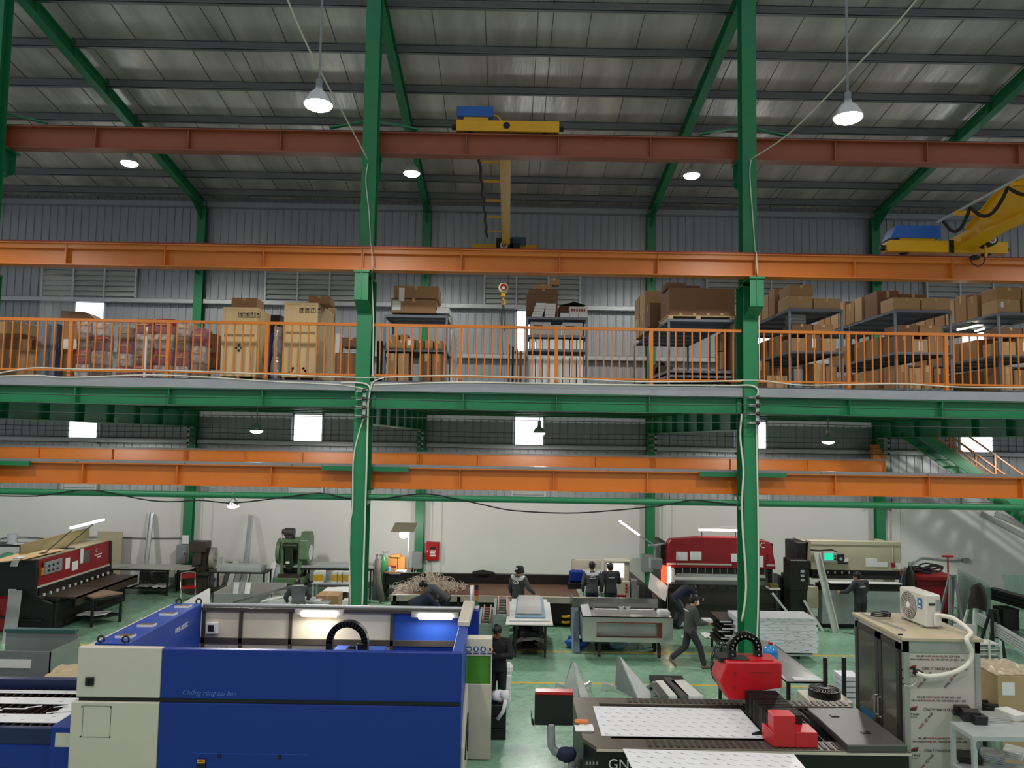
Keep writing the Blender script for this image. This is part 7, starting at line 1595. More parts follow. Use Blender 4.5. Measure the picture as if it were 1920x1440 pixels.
# right end
b = B(); b.box(xr-.16, YN+.1, .1, xr, 13.3, zt-.0); b.box(xr-.12, 13.3, .1, xr, YBK, 1.6); b.obj('right_wall', IB, lc, bevel=.008)
b = B(); a = Vector((xr-.1, 13.35, 1.98)); b.hexa([(xr-.18, 13.3, zt), (xr+.02, 13.3, zt), (xr+.06, 14.4, zt+.12), (xr-.14, 14.4, zt+.12), (xr-.18, 13.3, zt+.1), (xr+.02, 13.3, zt+.1), (xr+.06, 14.4, zt+.22), (xr-.14, 14.4, zt+.22)]); b.obj('end_cap_cover', CREAM, lc, bevel=.02)
b = B(); a, c = at(871, 1190, 14.3), at(898, 1145, 14.3); b.box(a.x, 14.3, .1, c.x, 14.75, c.z); b.obj('right_tower', BLUE, lc, bevel=.01)
tp = at(893, 1146, 14.5)
for i, cc in enumerate(('green_lens', 'amber_lens', 'red_lens', 'black_lens')):
    b = B(); b.cyl((tp.x, 14.5, c.z+.04+.1*i), (tp.x, 14.5, c.z+.13+.1*i), .035, n=12); b.obj('signal_lamp', mat(cc, ['1d6b47', 'a86a22', '8a1f18', '181410'][i], .3), lc)
b = B(); b.cyl((tp.x, 14.5, c.z), (tp.x, 14.5, c.z+.05), .05, n=10); b.obj('signal_base', WHITEP, lc)
b = B(); b.box(xi, YN+.1, .5, xr-.15, YBK, .55); b.obj('pit_floor', BM, lc)
# gantry with energy chain
g = at(650, 1225, 12.9)
b = B(); b.box(g.x-.45, 12.0, 1.2, g.x+.45, 14.3, 1.45); b.box(g.x-.35, 12.75, 1.45, g.x+.4, 13.1, 1.68); b.obj('gantry', IB, lc)
b = B(); b.box(g.x+.0, 12.75, 1.68, g.x+.14, 12.95, 1.8); b.cyl((g.x+.1, 12.85, 1.68), (g.x+.1, 12.85, 1.84), .06, n=10); b.cyl((g.x+.24, 12.85, 1.65), (g.x+.24, 12.85, 1.88), .06, n=10); b.box(g.x-.28, 12.8, 1.68, g.x+.0, 12.9, 1.75); b.obj('cutting_head', BLACK, lc, bevel=.01)
def chain_arc(b, cx, cz, y, r, w, d, legl, n=16, legr=None):
    P = [(-r, -legl)]+[(r*math.cos(PI-PI*i/n), r*math.sin(PI*i/n)) for i in range(n+1)]+[(r, -(legr if legr is not None else legl))]
    for (u0, v0), (u1, v1) in zip(P, P[1:]):
        q0, q1 = Vector((cx+u0, y, cz+v0)), Vector((cx+u1, y, cz+v1)); b.bar(q0, q1, d, w, (0, 1, 0)) if 0 else None
        m = Vector((u0+u1, 0, v0+v1))/2; dv = (q1-q0).normalized(); nn = Vector((dv.z, 0, -dv.x))
        e0, e1 = q0-dv*.012, q1+dv*.012; h = nn*w/2; k = Vector((0, d/2, 0))
        b.hexa([e0-h-k, e0+h-k, e0+h+k, e0-h+k, e1-h-k, e1+h-k, e1+h+k, e1-h+k])
p, q = at(612, 1228, 12.9), at(690, 1228, 12.9); pt = at(650, 1163, 12.9)
rr = (q.x-p.x)/2-.05; b = B(); chain_arc(b, (p.x+q.x)/2, pt.z-.05-rr, 12.9, rr, .1, .14, pt.z-rr-1.6); b.obj('cable_chain', BLACK, lc)
# door panel with safety signs
YD = 12.96
a, c = at(868, 1410, YD), at(923, 1198, YD)
r = thing('safety_screen', 'cream safety screen with four safety signs and a green window at the machine end', 'screen', ((a.x+c.x)/2, YD, 0), w=True)
zg1, zg0 = at(895, 1230, YD).z, at(895, 1283, YD).z
b = B(); b.box(a.x, YD, .02, c.x, YD+.25, zg0); b.box(a.x, YD, zg1, c.x, YD+.25, c.z); b.box(a.x, YD, zg0, a.x+.03, YD+.25, zg1); b.box(c.x-.02, YD, zg0, c.x, YD+.25, zg1); b.obj('panel', CREAM, r, bevel=.006)
b = B(); b.box(a.x+.03, YD+.03, zg0, c.x-.02, YD+.05, zg1); b.obj('green_window', mat('green_window', '4b8f12', .12, alpha=.85, var=.15), r)
SB = mat('sign_blue', '1b3f8a', .4)
for i in range(4):
    x = a.x+.065+.117*i; z = at(895, 1217, YD).z
    b = B(); b.lathe((x, YD-.001, z), [(.046, 0), (.046, .004)], 20, (0, -1, 0)); sg = b.obj('safety_sign', SB if i < 3 else YELL, r)
    b = B()
    if i == 0: b.lathe((x, YD-.006, z-.005), [(.028, 0), (.028, .002)], 14, (0, -1, 0)); b.box(x-.035, YD-.009, z-.002, x+.035, YD-.005, z+.01)
    elif i == 1: b.prism([(x-.02, z-.028), (x+.02, z-.028), (x+.025, z+.01), (x+.01, z+.03), (x-.015, z+.028)], 'y', YD-.009, YD-.005)
    elif i == 2: b.prism([(x-.018, z-.03), (x+.018, z-.03), (x+.02, z+.005), (x+.012, z+.03), (x+.002, z+.032), (x-.008, z+.03), (x-.02, z+.005)], 'y', YD-.009, YD-.005)
    else: b.lathe((x, YD-.006, z), [(.036, 0), (.036, .002)], 18, (0, -1, 0))
    b.obj('pictogram', WHITEP, sg)
    if i == 3: b = B(); b.box(x-.016, YD-.012, z-.025, x+.016, YD-.008, z+.025); b.obj('pictogram_mark', BLACK, sg)
    b = B(); b.box(x-.045, YD-.005, z-.082, x+.045, YD-.001, z-.06); b.obj('sign_caption', SB, sg)
b = B(); b.prism([(YN+.15, .05), (YN+1.2, .05), (YN+1.2, 1.1), (YN+1.05, 1.35), (YN+.5, 1.2), (YN+.15, .7)], 'x', xr+.0, xr+.05); d = b.obj('side_door', CREAM, lc, bevel=.01)
b = B(); b.tube([(xr+.06, YN+.35, .45), (xr+.06, YN+.6, .75), (xr+.06, YN+1.0, .9), (xr+.06, YN+1.05, .3)], .012, 6); b.obj('round_outline', BLACK, d)
# crates with white bag by the black clad worker
p = fl(934, 1392)
for i in range(3):
    b = B(); z = .2*i; b.box(p.x-.14, p.y+.1, z, p.x+.13, p.y+.5, z+.19); one(b, 'black_crate', BLACK, 'black plastic crate behind the safety screen, %s from the bottom' % ORD[i], 'crate', bevel=.01)
b = B(); b.lump((p.x, p.y+.3, .68), .17, 12, (.95, .9, .6)); b.lump((p.x+.1, p.y+.2, .72), .1, 10); b.tube([(p.x+.12, p.y+.1, .68), (p.x+.08, p.y+.08, .5), (p.x-.02, p.y+.08, .36)], .035, 7); one(b, 'white_bag', PAPER, 'white crumpled bag on top of the black crates', 'bag', smooth=True)
# tall clear strip sheet and bag by worker
a, c = at(941, 1305, 15.3), at(951, 1205, 15.3); b = B(); b.box(a.x, 15.3, .02, c.x, 15.33, c.z); one(b, 'clear_strip', mat('clear_strip', 'cfd8d6', .2, alpha=.6), 'tall translucent sheet standing beside the black clad worker', 'sheet')
b = B(); a = at(954, 1246, 15.8); b.ball((a.x, 15.9, .62), .09, 10, (1, 1, 1.5)); b.box(a.x-.06, 15.8, 0, a.x+.06, 16.0, .5); one(b, 'white_small_bag', PAPER, 'small white bag on a stand behind the worker with the sheet', 'bag')
# ---- exchange bed at the left edge
r = thing('exchange_table', 'blue framed cutting bed with white sheet skeletons at the left edge', 'table', (-8.3, 12.6, 0), w=True)
xe = xl-.06
b = B(); b.box(-11.5, 13.55, .74, xe, 13.7, 1.0); b.box(-11.5, 11.75, .45, xe-.3, 11.85, .86); b.obj('side_frame', mat('bed_blue', '12234f', .4), r)
b = B(); b.box(-11.5, 11.72, .3, xe-.3, 11.76, .62); b.obj('front_apron', BLUE, r)
b = B()
for i in range(38): x = -11.4+.135*i; b.box(x, 11.85, .68, x+.012, 13.55, .86)
b.obj('slat_row', mat('rusty_slat', '3d2b26', .5, .3), r)
b = B(); b.box(xe-.32, 11.6, 0, xe+.0, 12.6, .95); e = b.obj('corner_cabinet', BLUE, r, bevel=.015); b = B(); b.box(xe-.24, 11.595, .66, xe-.02, 11.6, .86); b.obj('white_plate', CREAM, e)
b = B(); b.box(-11.5, 12.0, .02, xe-.4, 13.5, .1); b.obj('scrap_tray', BM, r)
for i, x in enumerate((-11, -9, -7)): legs(r, [(x, 11.85), (x, 13.5)], .7, .1, BLUE)
WS = mat('white_film_sheet', 'e2e3e8', .4, var=.03)
sk = thing('sheet_skeleton', 'white film covered sheet skeleton lying on the cutting bed', 'sheet', (-8.3, 12.6, .87), w=True)
b = B()
for y0, y1 in ((11.95, 12.3), (12.75, 13.05), (13.25, 13.4)): b.box(-11.5, y0, .865, xe-.05, y1, .872)
for x0, x1 in ((-7.0, xe-.05), (-8.6, -8.3), (-10.2, -9.9)): b.box(x0, 12.3, .865, x1, 12.75, .872)
b.m = 1
for x in [-11.2+.38*i for i in range(12)]:
    for y in (12.05, 12.2, 12.85, 12.97, 13.3): b.box(x+.2*((y*7) % 1), y, .8725, x+.05+.2*((y*7) % 1), y+.012, .8735)
b.obj('sheet', [WS, vein], sk)
rn = random.Random(10)
for i in range(8):
    x = rn.uniform(-9.6, -7.1); y = rn.uniform(12.32, 12.6); a0 = rn.uniform(-.4, .5); l = rn.uniform(.2, .5); b = B(); b.bar((x, y, .875), (x+l*math.cos(a0), y+l*math.sin(a0)*.6, .9), .04, .006); b.obj('torn_strip', WS, sk)
for i in range(12):
    rn = random.Random(50+i); x = rn.uniform(-9.8, -7.0); y = rn.uniform(12.0, 12.9); z = .1+.03*i; l, w = rn.uniform(.25, .5), rn.uniform(.15, .3)
    b = B(); b.cb((x, y, z+.06), (l, w, .02), (rn.uniform(-.25, .25), rn.uniform(-.25, .25), rn.uniform(0, 3))); one(b, 'metal_scrap', [BM, STEEL, GALV][i % 3], 'dark metal scrap pieces heaped under the cutting bed at the left edge', 'scrap', 'scrap under the cutting bed')
# stainless bin and sheets behind the bed
p = fl(95, 1290)
r = thing('stainless_bin', 'open stainless steel box behind the cutting bed at the left edge', 'box', (-9.6, 15.2, 0), w=True)
a, c = at(-60, 1290, 14.6), at(95, 1222, 14.6)
SD = mat('stainless_film', '8d9292', .3, .45, var=.15, bump=.1, bsc=3)
b = B(); b.box(a.x, 14.6, .02, c.x, 14.62, c.z); b.box(a.x, 15.6, .02, c.x-.05, 15.62, c.z+.1); b.box(c.x-.02, 14.6, .02, c.x, 15.6, c.z); b.box(a.x, 14.6, .02, c.x, 15.6, .04); b.obj('body', SD, r); b = B(); b.box(a.x, 14.585, c.z-.3, c.x-.35, 14.6, c.z-.15); b.obj('white_strip', WHITEP, r); b = B(); b.box(a.x, 15.55, c.z+.1, c.x-.1, 15.7, c.z+.16); b.obj('dark_green_rim', mat('dark_teal', '24504c', .5), r)
a, c = at(92, 1270, 15.2), at(150, 1238, 16.6)
b = B(); b.sheet((a.x, 15.0, .62), (a.x+.75, 15.2, .62), (c.x+.15, 16.9, .62), (a.x-.1, 16.9, .62), .02); one(b, 'white_sheet', WHITEP, 'white sheet on a low stand between the stainless box and the blue cutter', 'sheet')
b = B(); b.box(a.x+.05, 15.1, 0, a.x+.12, 15.2, .6); b.box(c.x, 16.6, 0, c.x+.07, 16.7, .6); b.box(a.x+.05, 16.6, 0, a.x+.12, 16.7, .6); b.box(a.x+.55, 15.3, 0, a.x+.62, 15.4, .6); one(b, 'sheet_stand', DSTEEL, 'dark legs under the white sheet by the blue cutter', 'stand')
b = B(); b.crumple(-8.3, 13.85, -6.9, 14.8, .78, 12, 8, .03, lambda u, v: .12*math.sin(3*u+v), seed=14); one(b, 'kraft_paper', mat('kraft_paper', 'b5a384', .7), 'crumpled brown kraft paper behind the cutting bed', 'paper')
b = B(); b.box(-8.4, 13.8, 0, -6.45, 14.9, .7); one(b, 'low_cabinet', DSTEEL, 'low dark cabinet under the kraft paper behind the cutting bed', 'cabinet')
b = B(); b.hexa([(-7.9, 13.8, .82), (-6.5, 13.8, .82), (-6.45, 14.9, .84), (-7.0, 14.9, .84), (-7.9, 13.8, .83), (-6.5, 13.8, .83), (-6.45, 14.9, .85), (-7.0, 14.9, .85)]); one(b, 'film_sheet', WS, 'white printed film sheet lying on the kraft paper', 'sheet')
# ---- GN laser
ZB_ = .9
def gx_(px, py): p = fl(px, py, ZB_); return p
p1, p2 = gx_(1075, 1307), gx_(1095, 1400)
y0, y1 = p2.y, p1.y; x0 = p1.x; x1 = gx_(1700, 1405).x
gl = thing('laser_bed_machine', 'black flat bed laser cutter with red gantry in the lower right', 'machine', ((x0+x1)/2, (y0+y1)/2, 0), w=True)
GB = mat('gn_black', '161617', .4, .2); RD = mat('gantry_red', 'b8111c', .35, var=.05); TAN = mat('dusty_steel', '6d645b', .45, .5, var=.2, sc=4)
b = B(); b.prism([(x0+.12, y0), (x1, y0), (x1, y1), (x0, y1), (x0, y0+.35)], 'z', .03, ZB_-.06); b.obj('base', GB, gl, bevel=.01)
b = B(); b.prism([(x0+.15, y0-.02), (x1+.02, y0-.02), (x1+.02, y0+.32), (x0+.4, y0+.32), (x0+.4, y1-.28), (x1, y1-.28), (x1, y1), (x0-.02, y1), (x0-.02, y0+.33)], 'z', ZB_-.06, ZB_); b.obj('top_frame', TAN, gl, bevel=.006)
b = B(); b.box(x0+.15, y0-.03, ZB_-.055, x1+.02, y0-.02, ZB_-.02); b.obj('edge_trim', CREAM, gl)
b = B(); b.box(x0+.4, y0+.32, ZB_-.3, x1-.02, y1-.28, ZB_-.25); b.obj('bed_floor', BM, gl)
b = B()
for i in range(46): x = x0+.45+.1*i; b.box(x, y0+.34, ZB_-.2, x+.01, y1-.3, ZB_-.02) if x < x1-.05 else None
b.obj('slat_row', BM, gl)
for ya, yb in ((y0+.02, y0+.28), (y1-.24, y1-.04)):
    b = B()
    for i in range(40):
        x = x0+.9+.1*i
        if x < x1-.1: b.box(x, ya, ZB_, x+.05, yb, ZB_+.012)
    b.obj('ribbed_cover', mat('ribbed_grey', '4b4643', .5, .4), gl)
text('GN-', .2, (at(1140, 1438, y0-.035).x, y0-.035, at(1140, 1440, y0).z), (R(90), 0, 0), WHITEP, 'model_lettering', gl)
b = B()
for i in range(4): q = at(1100+6.5*i, 1431, y0); b.box(q.x-.012, y0-.008, q.z-.02, q.x+.012, y0, q.z+.02)
b.obj('socket', GREYP, gl)
# far gantry housing
yg = 12.75
ga_, gb_ = at(1352, 1312, yg), at(1466, 1243, yg)
b = B(); X0g, X1g, Z0g, Z1g = ga_.x, gb_.x, ga_.z, gb_.z
b.prism([(X0g-.02, Z0g+.28), (X0g+.12, Z0g), (X0g+.45, Z0g), (X0g+.45, Z0g+.12), (X1g, Z0g+.2), (X1g, Z1g), (X0g+.1, Z1g)], 'y', yg, yg+.55); b.obj('far_gantry_housing', RD, gl, bevel=.015)
b = B(); b.box(X0g+.2, yg+.1, Z1g, X0g+.5, yg+.4, Z1g+.015); b.box(X0g+.02, yg+.15, Z1g-.05, X0g+.25, yg+.5, Z1g+.02); b.obj('housing_top_slot', BLACK, gl); b = B(); b.box(X0g+.55, yg+.1, Z1g, X1g-.1, yg+.45, Z1g+.012); b.obj('housing_lid', RD, gl)
for z in (Z0g+.42, Z0g+.2): b = B(); b.cyl((X0g+.22, yg-.008, z), (X0g+.22, yg, z), .03, n=10); b.obj('bolt_cover', DRED, gl)
b = B(); b.box(X0g+.45, yg-.004, Z1g-.16, X1g-.15, yg, Z1g-.15); b.obj('housing_groove', DRED, gl)
# bellows beam
xa, xb = X0g+.38, X0g+.88
b = B(); n = 34; ys, ye = y0+.35, yg
for i in range(n):
    u, v = ys+(ye-ys)*i/n, ys+(ye-ys)*(i+1)/n; k = .012 if i % 2 else 0
    b.box(xa+k, u, ZB_+.02, xb-k, v, ZB_+.36-k)
b.obj('bellows', mat('bellows_black', '0d0d0e', .55), gl)
b = B(); b.box(xb-.02, y0+.6, ZB_+.02, xb+.12, y1-.35, ZB_+.14); b.obj('red_side_rail', RD, gl)
# near L shaped housing
yn = y0+.05
na, nb, n2 = at(1451, 1409, yn), at(1533, 1343, yn), at(1492, 1373, yn); NR = mat('gantry_red_light', 'c2202a', .38)
b = B(); b.box(na.x, yn, ZB_+.01, n2.x, yn+.25, nb.z); b.box(n2.x, yn, ZB_+.01, nb.x, yn+.36, n2.z); b.prism([(na.x-.05, yn+.25), (na.x, yn), (na.x, yn+.36), (na.x-.05, yn+.36)], 'z', ZB_+.01, n2.z); b.obj('near_gantry_housing', NR, gl, bevel=.008)
# energy chain of gantry
cp, cq = at(1366, 1238, 13.1), at(1426, 1238, 13.1); ct = at(1396, 1185, 13.1)
rr = (cq.x-cp.x)/2-.05; b = B(); chain_arc(b, (cp.x+cq.x)/2, ct.z-.05-rr, 13.1, rr, .12, .12, ct.z-rr-Z1g-.04); e = b.obj('cable_chain', BLACK, gl)
b = B(); cx_, cz_ = (cp.x+cq.x)/2, ct.z-.05-rr
for i in range(11): t = PI*i/10; b.cyl((cx_+rr*math.cos(t), 13.02, cz_+rr*math.sin(t)), (cx_+rr*math.cos(t), 13.04, cz_+rr*math.sin(t)), .014, n=7)
for s in (-1, 1):
    for i in range(1, 3): b.cyl((cx_+s*rr, 13.02, cz_-.09*i), (cx_+s*rr, 13.04, cz_-.09*i), .014, n=7)
b.obj('chain_pin', GREYP, e)
# dark lid on the right
l0, l1, l2, l3 = fl(1513, 1327, 1.0), fl(1607, 1327, 1.0), fl(1702, 1397, 1.0), fl(1589, 1397, 1.0)
b = B(); P = [l3, l2, l1, l0]; b.hexa([Vector((p.x, p.y, ZB_)) for p in P]+[Vector((p.x, p.y, 1.0)) for p in P]); e = b.obj('dark_cover_lid', mat('lid_grey', '4a4948', .45), gl, bevel=.012)
b = B()
for u, v in ((.35, .75), (.55, .3)): q = l3.lerp(l2, u).lerp(l0.lerp(l1, u), v); b.box(q.x-.06, q.y-.04, 1.0, q.x+.06, q.y+.04, 1.012)
b.obj('lid_handle', BLACK, e)
# sheets
P = [fl(1128, 1377, .93), fl(1438, 1382, .93), fl(1388, 1327, .93), fl(1112, 1322, .93)]
def filmsheet(P, z, lab, seed):
    s = thing('film_covered_sheet', lab, 'sheet', ((P[0].x+P[2].x)/2, (P[0].y+P[2].y)/2, z), w=True)
    b = B(); b.hexa([(p.x, p.y, z) for p in P]+[(p.x, p.y, z+.008) for p in P]); b.m = 1; rn = random.Random(seed); nu, nv = 13, 7
    for i in range(nu):
        for j in range(nv):
            u, v = (i+.3+.5*(j % 2))/nu, (j+.4)/nv
            if u > .97: continue
            q = P[0].lerp(P[1], u).lerp(P[3].lerp(P[2], u), v); b.bar((q.x, q.y, z+.0085), (q.x+.1, q.y-.045, z+.0085), .0045, .001); b.bar((q.x, q.y+.005, z+.0085), (q.x+.04, q.y-.012, z+.0085), .012, .001)
    b.obj('sheet', [WS, mat('film_print_blue', '6a7092', .5)], s); return s
filmsheet(P, .905, 'white film covered sheet lying on the black laser bed', 1)
b = B(); q = fl(1425, 1378, .92); b.prism([(q.x-.12, q.y+.0), (q.x+.12, q.y+.02), (q.x+.06, q.y+.09), (q.x, q.y+.07)], 'z', .915, .95); one(b, 'black_clamp', BLACK, 'small black clamp on the right corner of the sheet on the laser bed', 'clamp')
yf0 = 8.6
P = [fl(1200, 1470, .98), fl(1545, 1480, .98), fl(1488, 1412, .98), fl(1168, 1402, .98)]
filmsheet(P, .96, 'white film covered sheet on a cart before the black laser bed', 2)
r = thing('sheet_cart', 'dark cart carrying the white sheet at the bottom edge', 'cart', ((P[0].x+P[1].x)/2, P[0].y+.3, 0), w=True)
b = B(); ax, ay, bx, by = P[0].x, P[0].y, P[2].x, P[2].y; b.box(ax+.1, ay, .9, bx-.05, by-.05, .955); b.obj('deck', DSTEEL, r); legs(r, [(ax+.15, ay+.08), (bx-.1, ay+.08), (ax+.15, by-.15), (bx-.1, by-.15)], .9, .06, DSTEEL)
# papers, orange tool
q = fl(1093, 1368, ZB_); b = B(); b.crumple(q.x-.12, q.y-.1, q.x+.16, q.y+.15, ZB_+.02, 5, 4, .01, seed=3); b.box(q.x-.11, q.y-.09, ZB_+.001, q.x+.14, q.y+.13, ZB_+.015); one(b, 'paper_pad', PAPER, 'white paper pad on the left end of the laser bed', 'paper')
b = B(); b.box(q.x-.12, q.y+.12, ZB_+.04, q.x+.1, q.y+.2, ZB_+.09); one(b, 'orange_tool', mat('orange_tool', 'd97a34', .4), 'small orange tool case on the paper pad', 'tool', bevel=.02)
# monitor
ym = 12.15
a, c = at(1000, 1360, ym), at(1075, 1298, ym)
r = thing('operator_monitor', 'black operator monitor with a red top edge seen from behind', 'monitor', ((a.x+c.x)/2, ym, a.z), w=True)
b = B(); b.box(a.x+.02, ym, a.z, c.x, ym+.12, c.z-.04); b.obj('housing', BLACK, r, bevel=.01); b = B(); b.box(a.x+.03, ym-.01, c.z-.04, c.x, ym+.16, c.z); b.obj('top_edge', REDP, r); b = B(); b.hexa([(a.x-.03, ym-.02, a.z+.03), (a.x+.02, ym-.02, a.z-.02), (a.x+.02, ym+.3, a.z-.02), (a.x-.03, ym+.3, a.z+.03), (a.x-.03, ym-.02, a.z+.15), (a.x+.0, ym-.02, a.z+.0), (a.x+.0, ym+.3, a.z), (a.x-.03, ym+.3, a.z+.15)]); b.obj('keyboard_tray', DSTEEL, r)
m1, m2, m3 = at(1033, 1362, ym+.05), at(1034, 1408, ym), at(1075, 1430, 12.0)
b = B(); b.tube([m1+Vector((0, 0, .05)), m1, m1.lerp(m2, .55), (m2.x, ym, m2.z+.08), (m2.x+.05, ym, m2.z), (m2.x+.16, ym-.03, m2.z-.05), (m3.x, 12.05, m3.z+.02), (m3.x+.12, 12.05, m3.z-.05)], .065, 12); b.tube([(m3.x-.02, 12.05, m3.z), (m3.x, 12.05, .05)], .06, 10); b.box(m3.x-.15, 11.9, 0, m3.x+.15, 12.2, .05); b.obj('pipe_stand', GREYP, r, True)
b = B(); q = at(1062, 1412, 11.8); b.lump((q.x, 11.75, q.z), .13, 10, (1.3, .8, .8)); one(b, 'dark_glove', NAVY, 'dark cloth bundle hung on the monitor pipe', 'cloth', smooth=True)
# ---- folded stainless sheets on the floor
def vpiece(px, py, top, lab, w=.5, s=1):
    p = fl(px, py); zt_ = at(*top, p.y).z; x = p.x; y = p.y; tx = at(*top, p.y).x
    r = thing('folded_sheet', lab, 'sheet', (x, y, 0), w=True)
    b = B(); b.sheet((x-w*.55, y+.1, .1), (x+.05, y-.35, .02), (tx+.02, y+.2, zt_), (tx, y+.25, zt_-.02), .006); b.obj('left_face', SD, r); b = B(); b.sheet((x+.08, y-.35, .02), (x+.16*s+.1, y-.3, .05), (tx+.1, y+.25, zt_-.05), (tx+.04, y+.22, zt_), .006); b.obj('right_face', mat('stainless_matt', 'a6a9a8', .45, .3), r)
    b = B(); b.bar((x-w*.9, y+.2, .15), (x-w*.3, y+.05, .1), .05, .06); b.bar((x+w*.2, y, .1), (x+w*.8, y+.15, .2), .05, .06); b.box(x+w*.75, y+.1, 0, x+w*.85, y+.2, .22); b.box(x-w*.95, y+.15, 0, x-w*.85, y+.25, .17); b.obj('support_bar', GALV, r)
vpiece(1078, 1302, (1073, 1246), 'small folded stainless piece standing on the floor behind the monitor', .42)
vpiece(1185, 1303, (1160, 1235), 'larger folded stainless sheet standing behind the laser bed', .62, 2)
r = thing('profile_dolly', 'low dolly with bent channels and a white plate behind the laser bed', 'dolly', (fl(1270, 1300).x, 14, 0), w=True)
for i, (u0, v0, u1, v1, m) in enumerate(((1225, 1282, 1245, 1308, STEEL), (1236, 1278, 1262, 1308, WHITEP), (1250, 1271, 1285, 1308, STEEL), (1270, 1277, 1305, 1308, WHITEP))):
    p, q = fl(u0, v0, .25), fl(u1, v1, .25); b = B(); b.bar((p.x, p.y, .25), (q.x, q.y, .25), .16 if i != 3 else .3, .05, (0, 0, 1)); b.obj('channel', m, r)
p = fl(1222, 1292); b = B(); b.cyl((p.x-.05, p.y, .07), (p.x+.05, p.y, .07), .07, n=12); b.box(p.x, p.y-.5, .1, p.x+.7, p.y+.3, .2); b.obj('frame_wheel', RUBBER, r)
# ---- table with steel sheet, water bottle, fan
r = thing('sheet_table', 'steel table with a large grey sheet right of the front column', 'table', (5.6, 16, 0), w=True)
q0, q1, q2, q3 = fl(1468, 1266, .82), fl(1531, 1266, .82), fl(1442, 1200, .82), fl(1424, 1197, .82)
xA, xB = 5.3, q1.x
b = B(); b.box(xA, 14.75, .76, xB, 17.3, .8); b.obj('table_top', DSTEEL, r); legs(r, [(xA+.05, 14.8), (xB-.06, 14.8), (xA+.05, 17.2), (xB-.06, 17.2)], .76, .06, DSTEEL)
b = B(); b.hexa([(xA-.02, 14.7, .805), (xB, 14.7, .805), (xB-.1, 17.5, .83), (xA-.02, 17.5, .9), (xA-.02, 14.7, .812), (xB, 14.7, .812), (xB-.1, 17.5, .837), (xA-.02, 17.5, .907)]); one(b, 'steel_sheet', mat('sheet_grey', '9a9c9c', .3, .7, var=.1), 'large grey steel sheet on the table right of the front column', 'sheet')
b = B(); b.box(xA+.15, 14.72, .815, xB-.02, 14.9, .835); one(b, 'white_strip_sheet', PAPER, 'white strip on the front edge of the grey steel sheet', 'strip')
p = at(1447, 1240, 15.0)
r = thing('water_bottle', 'big blue water bottle with red cap right of the front column', 'bottle', (5.12, 15.1, .92))
b = B(); b.lathe((0, 0, 0), [(.13, 0), (.14, .02), (.14, .13), (.132, .15), (.14, .17), (.14, .28), (.132, .3), (.14, .32), (.13, .37), (.06, .43), (.035, .45), (.035, .47)], 22); b.obj('body', mat('water_blue', '2d8fd6', .15, alpha=.85, var=.1), r, True); b = B(); b.cyl((0, 0, .465), (0, 0, .5), .045, n=14); b.obj('cap', REDP, r)
b = B(); b.box(4.98, 14.95, 0, 5.26, 15.25, .92); one(b, 'bottle_stand', WHITEP, 'white stand holding the blue water bottle', 'stand', bevel=.01)
fp = at(1350, 1240, 14.6)
r = thing('industrial_fan', 'black industrial stand fan seen edge on, left of the red gantry', 'fan', (fp.x, 14.6, 0), w=True)
ax = Vector((.75, -.66, 0)); e1 = Vector((.66, .75, 0)); e2 = Vector((0, 0, 1)); c = Vector((fp.x, 14.6, fp.z))
b = B()
for rad, o in ((.37, 0), (.37, .1), (.25, -.06), (.13, -.09), (.25, .16), (.13, .19)):
    b.tube([c+ax*o+(e1*math.cos(t*PI/14)+e2*math.sin(t*PI/14))*rad for t in range(29)], .01, 5)
for k in range(16):
    t = 2*PI*k/16; d = e1*math.cos(t)+e2*math.sin(t); b.tube([c+ax*-.1+d*.05, c+ax*-.07+d*.22, c+d*.37, c+ax*.1+d*.37, c+ax*.18+d*.2], .006, 4)
b.obj('cage', BLACK, r)
for k in range(3):
    t = 2*PI*k/3+.5; d = e1*math.cos(t)+e2*math.sin(t); s_ = e2*math.cos(t)-e1*math.sin(t); b = B(); b.sheet(c+d*.05-s_*.03+ax*.03, c+d*.3-s_*.1+ax*.0, c+d*.32+s_*.08+ax*.07, c+d*.05+s_*.04+ax*.05, .004); b.obj('blade', DSTEEL, r)
b = B(); b.cyl(c-ax*.05, c+ax*.25, .08, n=14); b.obj('motor', BLACK, r); b = B(); b.cyl((c.x, c.y, 0), (c.x, c.y, c.z-.36), .03, n=10); b.lathe((c.x, c.y, 0), [(.28, 0), (.28, .03), (.05, .07)], 20); b.obj('stand', BLACK, r)
# ---- condensing unit
a, c = at(1520, 1330, 13.55), at(1592, 1296, 13.55)
r = thing('condensing_unit', 'cream condensing unit with a round fan on top behind the laser bed', 'unit', ((a.x+c.x)/2, 13.8, 0), w=True)
x0c, x1c, zc = a.x, at(1600, 1296, 13.55).x, .82
b = B(); b.box(x0c, 13.55, .03, x1c, 14.2, zc); b.obj('body', CREAM, r, bevel=.012)
b = B(); cx_ = (x0c+x1c)/2+.0; b.lathe((cx_, 13.87, zc), [(.27, 0), (.27, .13), (.24, .13), (.24, .02)], 26); b.obj('fan_ring', BLACK, r); b = B()
for k in range(12): t = PI*k/12; b.bar((cx_-.25*math.cos(t), 13.87-.25*math.sin(t), zc+.135), (cx_+.25*math.cos(t), 13.87+.25*math.sin(t), zc+.135), .012, .01)
b.lathe((cx_, 13.87, zc+.1), [(.1, 0), (.1, .05), (.02, .06)], 14); b.obj('fan_guard', BLACK, r)
b = B(); b.box(x0c+.1, 13.54, zc-.2, x0c+.25, 13.55, zc-.08); b.box(x0c+.4, 13.54, zc-.18, x0c+.5, 13.55, zc-.05); b.obj('vent_label', DSTEEL, r)
